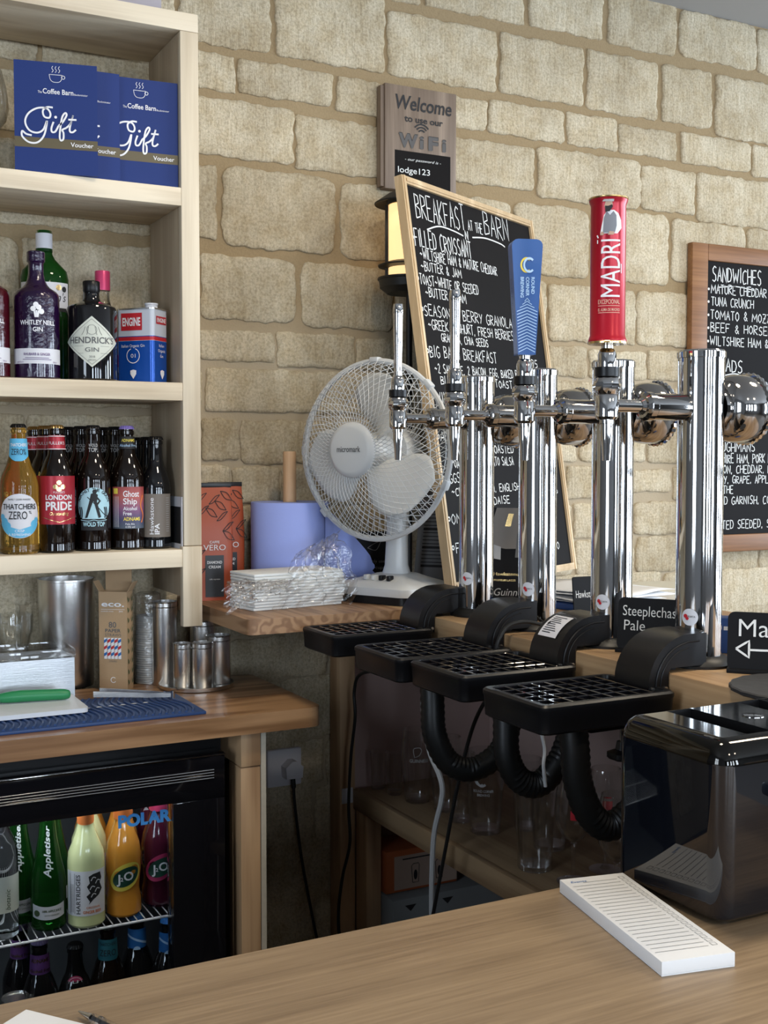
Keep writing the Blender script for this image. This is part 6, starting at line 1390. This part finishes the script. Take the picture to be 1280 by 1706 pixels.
# ------------------------------------------------------------------ glasses and boxes under the bar
GZ = 0.592
def pint(label, x, y, h, r0, r1, group='glasses on the rack under the bar', w=0.0022, bulge=0.0):
    t = thing('beer_glass', label, 'glass', (x, y, GZ), face_cam(x, y), group)
    out = [(0, 0.0), (r0 - 0.002, 0), (r0, 0.003)] + [(r0 + (r1 - r0) * q + bulge * sin(pi * q ** 1.6), 0.003 + (h - 0.003) * q) for q in (0.15, 0.3, 0.45, 0.6, 0.72, 0.84, 0.92, 1.0)]
    inn = [(max(0.001, a - w), b) for a, b in out[3:]][::-1] + [(r0 - w, 0.010), (0, 0.009)]
    MB().lathe(out + inn, 40).build('bowl', 'glass', t); return t
pint('small plain tumbler under the bar, leftmost of the glasses', 1.262, 2.435, 0.088, 0.017, 0.0215)
pint('small plain tumbler under the bar, second from the left', 1.272, 2.372, 0.098, 0.017, 0.0215)
t = pint('tulip pint glass with a harp etched, left of the hoses', 1.292, 2.30, 0.166, 0.028, 0.033, bulge=0.006)
def etch(t, s, z, r, w, harp=True):
    mb = MB(); g = cyl(r, 0, 0.0012); mb.text(s, g, 0.004, z, 0.008, 0, 'C', w=w)
    if harp: mb.ribbon(sp2([(-0.006, z + 0.012), (-0.008, z + 0.03), (0.004, z + 0.034), (0.010, z + 0.028)]), 0.0012, g); mb.ribbon(sp2([(-0.006, z + 0.012), (0.004, z + 0.016), (0.010, z + 0.028)]), 0.001, g)
    mb.build('etching', 'glassprint', t)
etch(t, 'GUINNESS', 0.098, 0.0385, 0.042)
t = pint('tulip pint glass with a harp etched, right behind the white tube', 1.318, 2.215, 0.164, 0.028, 0.033, bulge=0.006); etch(t, 'GUINNESS', 0.098, 0.0385, 0.042)
pint('plain straight glass under the bar between tulip and etched pint', 1.305, 2.13, 0.148, 0.024, 0.03)
t = pint('pint glass etched with a round letter emblem, under the hoses', 1.312, 2.045, 0.172, 0.032, 0.0385, bulge=0.003)
mb = MB(); g = cyl(0.0385, 0, 0.0014); mb.ring(g, -0.012, 0.118, 0.0095, 0.012, 0, radians(45), radians(315), 24, 0.85); mb.ring(g, -0.007, 0.118, 0.0095, 0.0145, 0, radians(45), radians(315), 24, 0.85)
mb.text('ROUND CORNER', g, -0.004, 0.0925, 0.0055, 0, 'C', w=0.042, bold=0.01); mb.text('BREWING', g, -0.004, 0.0845, 0.0055, 0, 'C', w=0.025, bold=0.01); mb.build('etching', 'glassprint', t)
pint('plain pint glass behind and right of the etched one', 1.40, 2.02, 0.15, 0.026, 0.032)
pint('tall straight glass under the nearest drip tray', 1.277, 1.815, 0.153, 0.033, 0.0385)
pint('second tall straight glass, behind the tall one in front', 1.372, 1.90, 0.153, 0.033, 0.0385)
def stem(label, x, y, red=True):
    t = wine_glass('stem_glass', label, x, y, GZ, 0.195, 0.036, 0.62, 'glasses on the rack under the bar')
    t.rotation_euler = (0, 0, face_cam(x, y))
    if red:
        mb = MB(); g = cyl(0.0345, 0, 0.0015); mb.patch(g, -0.006, 0.012, 0.125, 0.142, 0, 8, 1); mb.patch(g, -0.004, 0.010, 0.147, 0.15, 0, 6, 1); mb.build('print', 'red', t)
    return t
stem('stemmed beer glass with a red print, beside the corrugated hose', 1.298, 1.722)
stem('stemmed beer glass behind the corrugated hose, red print', 1.39, 1.745)
stem('stemmed beer glass near the toaster under the clamp knob', 1.372, 1.625)
stem('plain stemmed glass half hidden by the toaster', 1.30, 1.60, False)
t = thing('carton', 'rust orange carton with a pale printed panel on the lower crate', 'box', (1.34, 2.42, 0.352)); o3 = (1.34, 2.42, 0.352)
MB().box2((1.257, 2.385, 0.352), (1.45, 2.495, 0.452), 0, 0.002).build('box', 'boxorange', t, o3)
f = front(0, 2.385, 0, 0.0006); MB().poly([(1.278, 0.358), (1.449, 0.358), (1.449, 0.438), (1.278, 0.438)], f).build('panel', 'boxpale', t, o3)
mb = MB(); g = front(0, 2.385, 0, 0.0012)
for cx in (1.335, 1.40): mb.ribbon([(cx - 0.008, 0.37), (cx - 0.011, 0.41), (cx - 0.006, 0.415), (cx + 0.008, 0.415), (cx + 0.010, 0.41), (cx + 0.008, 0.37), (cx - 0.008, 0.37)], 0.0016, g); mb.disc(g, cx, 0.388, 0.005, 0.012)
mb.ribbon([(1.30, 0.429), (1.38, 0.429)], 0.003, g); mb.build('print', 'ink', t, o3)
t = thing('crate', 'grey cardboard crate with film on the floor under the bar', 'crate', (1.42, 2.39, 0)); o3 = (1.42, 2.39, 0)
MB().box2((1.2535, 2.345, 0.0), (1.59, 2.498, 0.350), 0, 0.003).build('box', 'crate', t, o3)
mb = MB(); g = front(0, 2.345, 0, 0.0006); mb.poly([(1.285, 0.335), (1.315, 0.335), (1.30, 0.32)], g); mb.poly([(1.385, 0.335), (1.415, 0.335), (1.40, 0.32)], g); mb.build('print', 'ink', t, o3)

# ------------------------------------------------------------------ chalkboards
u_, v_, n_ = Vector((0.8844, 0.4663, 0)).normalized(), None, None
n_ = Vector((0.461, -0.875, 0.147)).normalized(); v_ = n_.cross(u_).normalized(); v_ = (v_ if v_.z > 0 else -v_); n_ = u_.cross(v_)
BL = Vector((1.271, 2.109, 1.093)); BW, BH = 0.6064, 0.895
t = thing('menu_chalkboard', 'tall pine framed breakfast chalkboard leaning behind the founts', 'chalkboard', BL)
def bp(x, y, h=0.0): return u_ * x + v_ * y + n_ * h
def bbox(mb, x0, y0, x1, y1, h0, h1, mi=0):
    c = [bp(x, y, h) for h in (h0, h1) for x, y in ((x0, y0), (x1, y0), (x1, y1), (x0, y1))]
    mb.add(c, [(3, 2, 1, 0), (4, 5, 6, 7), (0, 1, 5, 4), (1, 2, 6, 5), (2, 3, 7, 6), (3, 0, 4, 7)], mi, False)
fw = 0.0165
for a in ((0, 0, fw, BH), (BW - fw, 0, BW, BH), (fw, 0, BW - fw, fw), (fw, BH - fw, BW - fw, BH)):
    mb = MB(); bbox(mb, *a, -0.020, 0.0)
    q = 0.005; bbox(mb, a[0] + (q if a[2] - a[0] < 0.1 else 0), a[1] + (q if a[3] - a[1] < 0.1 else 0), a[2] - (q if a[2] - a[0] < 0.1 else 0), a[3] - (q if a[3] - a[1] < 0.1 else 0), 0.0, 0.002)
    mb.build('frame_rail', 'framewood', t)
mb = MB(); bbox(mb, fw, fw, BW - fw, BH - fw, -0.015, -0.006); mb.build('slate_panel', 'board', t)
for x in (0.06, 0.33):
    mb = MB(); c = bp(x, 0.0, -0.010); mb.box2((c.x - 0.02, c.y - 0.010, CZ - BL.z), (c.x + 0.02, c.y + 0.012, c.z + 0.001)); mb.build('foot', 'framewood', t)
mb = MB(); cf = lambda x, y, h=0.0: bp(x, y, -0.0054)
cf.sub = 0
CH = [('BREAKFAST', 0.049, 0.811, 0.216, 0.06), ('AT THE', 0.273, 0.819, 0.07, 0.03), ('BARN', 0.352, 0.821, 0.127, 0.061), ('FILLED CROISSANT', 0.03, 0.746, 0.247, 0.041), ('~WILTSHIRE HAM & MATURE CHEDDAR', 0.044, 0.72, 0.345, 0.027),
      ('~BUTTER & JAM', 0.042, 0.694, 0.174, 0.025), ('TOAST~WHITE OR SEEDED', 0.03, 0.662, 0.256, 0.026), ('~BUTTER & JAM', 0.047, 0.636, 0.176, 0.025), ('SEASONAL BERRY GRANOLA BOWL', 0.032, 0.594, 0.50, 0.029),
      ('~GREEK YOGHURT, FRESH BERRIES', 0.042, 0.564, 0.391, 0.026), ('GRANOLA, CHIA SEEDS', 0.09, 0.541, 0.211, 0.022), ('BIG BARN BREAKFAST', 0.034, 0.503, 0.30, 0.031), ('~2 SAUSAGE, 2 BACON, EGG, BAKED BEANS', 0.046, 0.47, 0.432, 0.023),
      ('BLACK PUDDING, TOAST', 0.065, 0.445, 0.331, 0.021), ('WILD MUSHROOMS', 0.034, 0.405, 0.267, 0.027), ('~GARLIC BUTTER, THYME', 0.062, 0.379, 0.271, 0.021), ('AVOCADO', 0.034, 0.32, 0.167, 0.025), ('SMASHED ON TOASTED', 0.071, 0.29, 0.289, 0.023),
      ('~POACHED EGG, TOMATO SALSA', 0.054, 0.261, 0.298, 0.023), ('EGGS BENEDICT', 0.034, 0.228, 0.198, 0.026), ('~CRISPY BACON, ENGLISH MUFFIN', 0.053, 0.201, 0.418, 0.021), ('HOLLANDAISE', 0.128, 0.174, 0.183, 0.021), ('OMELETTE', 0.038, 0.14, 0.177, 0.027),
      ('FRUIT SALAD', 0.042, 0.078, 0.177, 0.026), ('14.95', 0.463, 0.508, 0.082, 0.025), ('8.95', 0.516, 0.193, 0.05, 0.021), ('7.5', 0.482, 0.13, 0.05, 0.021), ('6.50', 0.471, 0.055, 0.067, 0.022)]
for s, x, y, w, h in CH: mb.chalk(s, cf, x, y, w, h * (0.95 if h > 0.035 else 0.84), 0, 0.0028 if h > 0.035 else 0.0021, 0.02)
for x, y in ((0.022, 0.764), (0.022, 0.674), (0.024, 0.607), (0.026, 0.516), (0.026, 0.417), (0.026, 0.33), (0.026, 0.24), (0.028, 0.152), (0.030, 0.09)): mb.ring(cf, x, y, 0.0028, 0.0055, n=14)
mb.ribbon(sp2([(0.086, 0.790), (0.14, 0.806), (0.20, 0.806), (0.245, 0.801)]), 0.0032, cf); mb.ribbon(sp2([(0.287, 0.804), (0.35, 0.812), (0.42, 0.810), (0.445, 0.805)]), 0.0032, cf); mb.chalk('N', cf, 0.254, 0.795, 0.016, 0.022, 0, 0.003)
mb.build('chalk_writing', 'chalk', t)

t = thing('wall_chalkboard', 'sandwich chalkboard in a brown frame hung on the stone wall', 'chalkboard', (2.6, 2.5, 1.54)); o3 = (2.6, 2.5, 1.54)
x0, x1, y0, y1 = 2.271, 2.93, 1.105, 1.969; fw = 0.058
for a in ((x0, y0, x0 + fw, y1), (x1 - fw, y0, x1, y1), (x0 + fw, y1 - fw * 0.8, x1 - fw, y1), (x0 + fw, y0, x1 - fw, y0 + fw * 0.85)):
    MB().box2((a[0], 2.494, a[1]), (a[2], 2.516, a[3]), 0, 0.003).build('frame_rail', 'darkwood', t, o3)
MB().box2((x0 + fw, 2.502, y0 + fw * 0.85), (x1 - fw, 2.514, y1 - fw * 0.8)).build('slate_panel', 'board', t, o3)
mb = MB(); cf = front(0, 2.502, 0, 0.0006)
for s, x, y, w, h in [('SANDWICHES', 2.351, 1.868, 0.19, 0.042), ('MATURE CHEDDAR & CHUTNEY', 2.347, 1.834, 0.36, 0.025), ('TUNA CRUNCH', 2.348, 1.799, 0.164, 0.025), ('TOMATO & MOZZARELLA', 2.346, 1.762, 0.338, 0.025), ('BEEF & HORSERADISH', 2.347, 1.726, 0.326, 0.025),
    ('WILTSHIRE HAM & MUSTARD', 2.345, 1.689, 0.353, 0.025), ('SALADS', 2.338, 1.616, 0.136, 0.035), ('CHICKEN, AVOCADO & SALAD', 2.36, 1.563, 0.337, 0.022), ('TUNA NICOISE', 2.36, 1.526, 0.265, 0.022), ('PLOUGHMANS', 2.341, 1.391, 0.185, 0.027),
    ('WILTSHIRE HAM, PORK PIE', 2.335, 1.358, 0.272, 0.026), ('STILTON, CHEDDAR, PICKLE', 2.335, 1.329, 0.32, 0.023), ('CELERY, GRAPE, APPLE', 2.335, 1.30, 0.258, 0.022), ('WITH THE', 2.335, 1.271, 0.108, 0.022), ('SALAD GARNISH, COLESLAW', 2.345, 1.240, 0.341, 0.023), ('ROASTED SEEDED, SALAD', 2.338, 1.171, 0.312, 0.024)]:
    mb.chalk(s, cf, x, y, w, h, 0, 0.0032 if h > 0.03 else 0.0025)
for y in (1.845, 1.81, 1.773, 1.737, 1.70): mb.disc(cf, 2.338, y, 0.0036, n=12)
mb.ribbon(sp2([(2.375, 1.852), (2.44, 1.858), (2.51, 1.852)]), 0.003, cf); mb.ribbon(sp2([(2.40, 1.606), (2.44, 1.612), (2.475, 1.606)]), 0.003, cf); mb.ribbon(sp2([(2.42, 1.436), (2.50, 1.43), (2.53, 1.425)]), 0.003, cf)
mb.build('chalk_writing', 'chalk', t, o3)

# ------------------------------------------------------------------ small things on the bar
t = thing('beer_poster', 'dark beer poster card standing behind the second fount', 'poster', (1.372, 2.03, CZ), face_cam(1.372, 2.03, -6))
R_ = Matrix.Rotation(radians(-7), 3, 'X'); W, Hh = 0.125, 0.205
bt = lambda off: plane(R_ @ Vector((0, -0.0012, 0)), (1, 0, 0), R_ @ Vector((0, 0, 1)), off)
MB().box(R_ @ Vector((0, 0, Hh / 2)), (W, 0.0024, Hh), rot=R_).build('card', 'blackmatt', t)
mb = MB(); g = bt(0.0005); mb.poly([(-0.062, 0.125), (-0.02, 0.118), (0.062, 0.12), (0.062, 0.2045), (-0.04, 0.2045)], g, 0)
g2 = bt(0.0010); mb.poly([(0.0, 0.10), (0.060, 0.10), (0.060, 0.15), (0.045, 0.165), (0.02, 0.163), (0.004, 0.15)], g2, 1); mb.disc(g2, 0.028, 0.178, 0.0135, 0.02, 2)
mb.poly([(-0.022, 0.165), (-0.010, 0.165), (-0.004, 0.192), (-0.015, 0.192)], g2, 3); mb.poly([(-0.06, 0.10), (-0.03, 0.095), (-0.03, 0.122), (-0.055, 0.13)], g2, 4); mb.build('picture', ['photo', 'inkgrey', mat('print_brown', (0.06, 0.035, 0.025), 0.6), 'gold', 'chalkgrey'], t)
mb = MB(); mb.ring(g2, 0.043, 0.075, 0.015, 0.0165); mb.text('H', g2, 0.043, 0.068, 0.014, 0, 'C'); mb.text('Hawkstone', g2, -0.018, 0.062, 0.007, 1, 'C', w=0.052); mb.text('PREMIUM LAGER', g2, -0.02, 0.050, 0.0045, 1, 'C', w=0.046)
mb.text('Guinness', g2, -0.005, 0.020, 0.016, 0, 'C', w=0.075, shear=0.25); mb.build('lettering', ['chalkgrey', 'gold'], t)
def clip(name, label, x, y, rz, w, h, lean, lines, arrow=False, bevel=0.010):
    t = thing(name, label, 'sign', (x, y, CZ), rz, 'black chalk cards on the bar'); R_ = Matrix.Rotation(radians(-lean), 3, 'X')
    f0 = lambda px, py, hh=0.0: R_ @ Vector((px, -hh, py + 0.004))
    MB().prism(rrect(-w / 2, 0, w / 2, h, bevel, 4), 0.003, f0).build('card', 'blackmatt', t); MB().box((0, 0.012, 0.003), (w, 0.045, 0.006), 0, 0.001).build('foot', 'blackmatt', t)
    mb = MB(); g = lambda px, py, hh=0.0: f0(px, py, 0.0036)
    for s, px, py, sz, ww in lines: mb.text(s, g, px, py, sz, 0, 'L', w=ww, bold=-0.004)
    if arrow: mb.ribbon([(-w / 2 + 0.012, 0.030), (-w / 2 + 0.030, 0.042), (-w / 2 + 0.030, 0.018), (-w / 2 + 0.012, 0.030)], 0.003, g); mb.ribbon(sp2([(-w / 2 + 0.030, 0.029), (0.0, 0.030), (w / 2 - 0.02, 0.036)]), 0.003, g)
    mb.build('chalk_writing', 'chalk', t); return t
clip('chalk_card', 'black chalk card with arrow standing right of the nearest fount', 1.262, 1.205, radians(-48), 0.135, 0.083, 8, [('Madri', -0.052, 0.048, 0.026, 0.082)], True)
clip('chalk_card', 'black chalk card between the two nearest founts', 1.222, 1.425, radians(-57), 0.112, 0.083, 8, [('Steeplechase', -0.048, 0.054, 0.017, 0.094), ('Pale', -0.045, 0.031, 0.017, 0.034)])
clip('chalk_card', 'small grey black chalk card tilted behind the third elbow', 1.335, 1.735, radians(-2), 0.058, 0.085, 6, [('Hawkstone', -0.024, 0.046, 0.014, 0.048)], False, 0.004)
t = thing('folder', 'blue folder lying on the bar under loose papers', 'folder', (1.50, 1.975, CZ)); MB().box((0, 0, 0.006), (0.17, 0.25, 0.012), 0, 0.002, rot=radians(10)).build('cover', 'folder', t)
rnd = random.Random(6)
for k in range(4):
    t = thing('paper_sheet', ['lowest sheet', 'second sheet', 'third sheet', 'topmost curled sheet'][k] + ' of the loose white papers on the blue folder', 'paper', (1.515 + 0.01 * k, 1.985 + rnd.uniform(-.01, .02), CZ + 0.0125 + 0.006 * k), radians(rnd.uniform(-8, 22)), 'loose papers on the bar')
    mb = MB(); vs = []; 
    for i in range(13):
        for j in range(9): u, v = i / 12 - .5, j / 8 - .5; vs.append((u * 0.2, v * 0.28, 0.0035 + 0.0022 * sin(u * 7 + k) * cos(v * 6 + k * 2)))
    mb.add(vs, [(i * 9 + j, i * 9 + 9 + j, i * 9 + 10 + j, i * 9 + j + 1) for i in range(12) for j in range(8)]); o = mb.build('sheet', 'paper', t); q = o.modifiers.new('thick', 'SOLIDIFY'); q.thickness = 0.0006
def pen(name, label, a, b, r=0.0042, clear=False):
    a, b = Vector(a), Vector(b); t = thing(name, label, 'pen', a); d = (b - a).normalized(); L_ = (b - a).length
    MB().rod((0, 0, 0), d * (L_ * 0.82), r, n=12).build('barrel', 'clearplastic' if clear else 'ink', t)
    if clear: MB().rod(d * 0.002, d * (L_ * 0.81), r * 0.45, n=10).build('refill', 'ink', t)
    MB().rod(d * (L_ * 0.82), d * L_, r * 0.8, n=12, r2=0.0008).build('tip', 'chrome', t); MB().rod(d * (L_ * 0.68), d * (L_ * 0.72), r * 1.08, n=12).build('ring', 'chromed', t); return t
pen('ballpoint_pen', 'black pen with silver tip lying on the bar behind the chalk cards', (1.535, 1.935, CZ + 0.0045), (1.578, 1.808, CZ + 0.0045))
t = thing('blue_notebook', 'small blue notebook standing behind the nearest fount', 'notebook', (1.36, 1.37, CZ), radians(-40)); MB().box((0, 0, 0.028), (0.07, 0.035, 0.056), 0, 0.002).build('cover', 'folder', t); MB().box((0, -0.0178, 0.04), (0.06, 0.0008, 0.006)).build('strap', 'paper', t)
tag(MB().lathe([(0, CZ), (0.096, CZ), (0.10, CZ + 0.002), (0.10, CZ + 0.006), (0.098, CZ + 0.0075), (0, CZ + 0.0075)], 60, c=(1.205, 1.095, 0), rib=lambda i, n: 0.012 * sin(i * 2.3)).build('slate_plate', 'slate'), 'round dark slate plate on the bar behind the toaster', 'plate')
t = thing('bar_stool', 'round cream topped stool beyond the bar by the stone wall', 'stool', (2.035, 2.29, 0))
MB().lathe([(0, 1.02), (0.110, 1.02), (0.115, 1.025), (0.115, 1.045), (0.112, 1.048), (0, 1.048)], 72).build('seat', 'creamtop', t); MB().rod((0, 0, 0.02), (0, 0, 1.02), 0.022).build('column', 'chrome', t); MB().lathe([(0, 0), (0.16, 0), (0.16, 0.01), (0.03, 0.02), (0, 0.02)], 40).build('base', 'chrome', t)

# ------------------------------------------------------------------ toaster, notepad, paper and pen on the near counter
t = thing('toaster', 'glossy black four slot toaster on the near counter', 'toaster', (0.98, 0.95, WT)); tx, ty, tz = 0.290, 0.168, 0.176
mb = MB(); bm = bmesh.new(); bmesh.ops.create_cube(bm, size=1.0)
for v in bm.verts: v.co = Vector((v.co.x * tx, v.co.y * ty, (v.co.z + 0.5) * (tz - 0.016) + 0.004))
bmesh.ops.bevel(bm, geom=[e for e in bm.edges if abs(e.verts[0].co.z - e.verts[1].co.z) > 0.05], offset=0.020, segments=6, profile=0.5, affect='EDGES')
bmesh.ops.bevel(bm, geom=[e for e in bm.edges if e.verts[0].co.z < 0.02 and e.verts[1].co.z < 0.02 and len(e.link_faces) == 2], offset=0.006, segments=3, profile=0.5, affect='EDGES')
top = max(v.co.z for v in bm.verts)
mb.add([v.co for v in bm.verts], [[v.index for v in f.verts] for f in bm.faces if not (f.normal.z > 0.9 and f.calc_center_median().z > 0.1)]); bm.free(); 
mb.build('body', 'toaster', t)
# rounded chrome-black lid with slots cut in
def lid(s_in, z): return [Vector((x, y, z)) for x, y in rrect(-tx / 2 + s_in, -ty / 2 + s_in, tx / 2 - s_in, ty / 2 - s_in, max(0.022 - s_in, 0.004), 6)]
mb = MB(); Ls = [lid(0, top), lid(-0.0006, top - 0.001), lid(-0.0006, top + 0.002), lid(0.002, top + 0.009), lid(0.0065, top + 0.0165), lid(0.0135, top + 0.0215), lid(0.022, top + 0.0235)]; n = len(Ls[0])
mb.add([p for l in Ls for p in l], [(a * n + i, a * n + (i + 1) % n, (a + 1) * n + (i + 1) % n, (a + 1) * n + i) for a in range(len(Ls) - 1) for i in range(n)])
X0, X1, Y0, Y1 = -tx / 2 + 0.022, tx / 2 - 0.022, -ty / 2 + 0.022, ty / 2 - 0.022; zt = top + 0.0235
slots = [-0.072, 0.034]; sw, sl = 0.0175, 0.061; xs = [X0] + [q for s in slots for q in (s - sw, s + sw)] + [X1]
for a, b in zip(xs, xs[1:]):
    isl = any(abs((a + b) / 2 - s) < 1e-6 for s in slots)
    if isl:
        mb.add([(a, Y0, zt), (b, Y0, zt), (b, -sl, zt), (a, -sl, zt)], [(0, 1, 2, 3)], 0, False); mb.add([(a, sl, zt), (b, sl, zt), (b, Y1, zt), (a, Y1, zt)], [(0, 1, 2, 3)], 0, False)
        c = [(a, -sl), (b, -sl), (b, sl), (a, sl)]
        mb.add([Vector((p[0], p[1], zt)) for p in c] + [Vector((p[0], p[1], zt - 0.10)) for p in c], [(1, 0, 4, 5), (2, 1, 5, 6), (3, 2, 6, 7), (0, 3, 7, 4), (4, 7, 6, 5)], 1, False)
    else: mb.add([(a, Y0, zt), (b, Y0, zt), (b, Y1, zt), (a, Y1, zt)], [(0, 1, 2, 3)], 0, False)
mb.build('lid', ['chromeblack' if 'chromeblack' in M else M.setdefault('chromeblack', mat('toaster_lid', (0.05, 0.048, 0.045), 0.07, 1.0)), 'blackmatt'], t)
MB().lathe([(0.0, zt), (0.012, zt), (0.012, zt + 0.0006), (0, zt + 0.0008)], 28, c=(-0.02, 0.0, 0)).build('maker_badge', 'chrome', t)
for x in (-0.06, 0.06): MB().box((x, -ty / 2 - 0.009, 0.13), (0.035, 0.018, 0.014), 0, 0.004).build('lever', 'black', t)
for x in (-0.12, 0.12):
    for y in (-0.06, 0.06): MB().rod((x, y, 0), (x, y, 0.0045), 0.009).build('foot', 'rubber', t)

pa, pb_, pc, pd_ = (0.773, 1.048), (0.848, 1.043), (0.806, 0.829), (0.729, 0.831)
t = thing('notepad', 'long white ruled notepad lying beside the toaster', 'notepad', (0.770, 0.910, WT), radians(-11.2)); NW, NL = 0.0765, 0.218
for z0, h, m in ((0.0, 0.0012, 'paper'), (0.0013, 0.0125, 'paper')):
    MB().box((0, 0, z0 + h / 2), (NW, NL, h), 0, 0.0004).build('backing' if h < 0.005 else 'page_block', m, t)
mb = MB(); g = plane((0, 0, 0.0138), (1, 0, 0), (0, 1, 0), 0.0004)
for k in range(22):
    y = NL / 2 - 0.016 - k * 0.0087; mb.ribbon([(-NW / 2 + 0.004 + (0.016 if k < 1 else 0), y), (NW / 2 - 0.016, y)], 0.0006, g)
    x = NW / 2 - 0.009; mb.ribbon([(x - 0.0028, y), (x + 0.0028, y), (x + 0.0028, y + 0.0056), (x - 0.0028, y + 0.0056), (x - 0.0028, y - 0.0003)], 0.0005, g)
mb.build('ruling', 'inkgrey', t)
mb = MB(); mb.text('Events', g, -NW / 2 + 0.007, NL / 2 - 0.0145, 0.005, 0, 'L', w=0.019, shear=0.3); mb.build('handwriting', 'deepblue', t)
tag(MB().box((0.171, 0.957, WT + 0.0007), (0.09, 0.07, 0.0012), rot=radians(38)).build('paper_slip', 'paper'), 'white paper slip at the bottom left corner of the near counter', 'paper')
pen('clear_pen', 'clear ballpoint pen on the near counter at the lower left', (0.262, 0.89, WT + 0.0045), (0.2225, 0.981, WT + 0.0045), 0.0042, True)
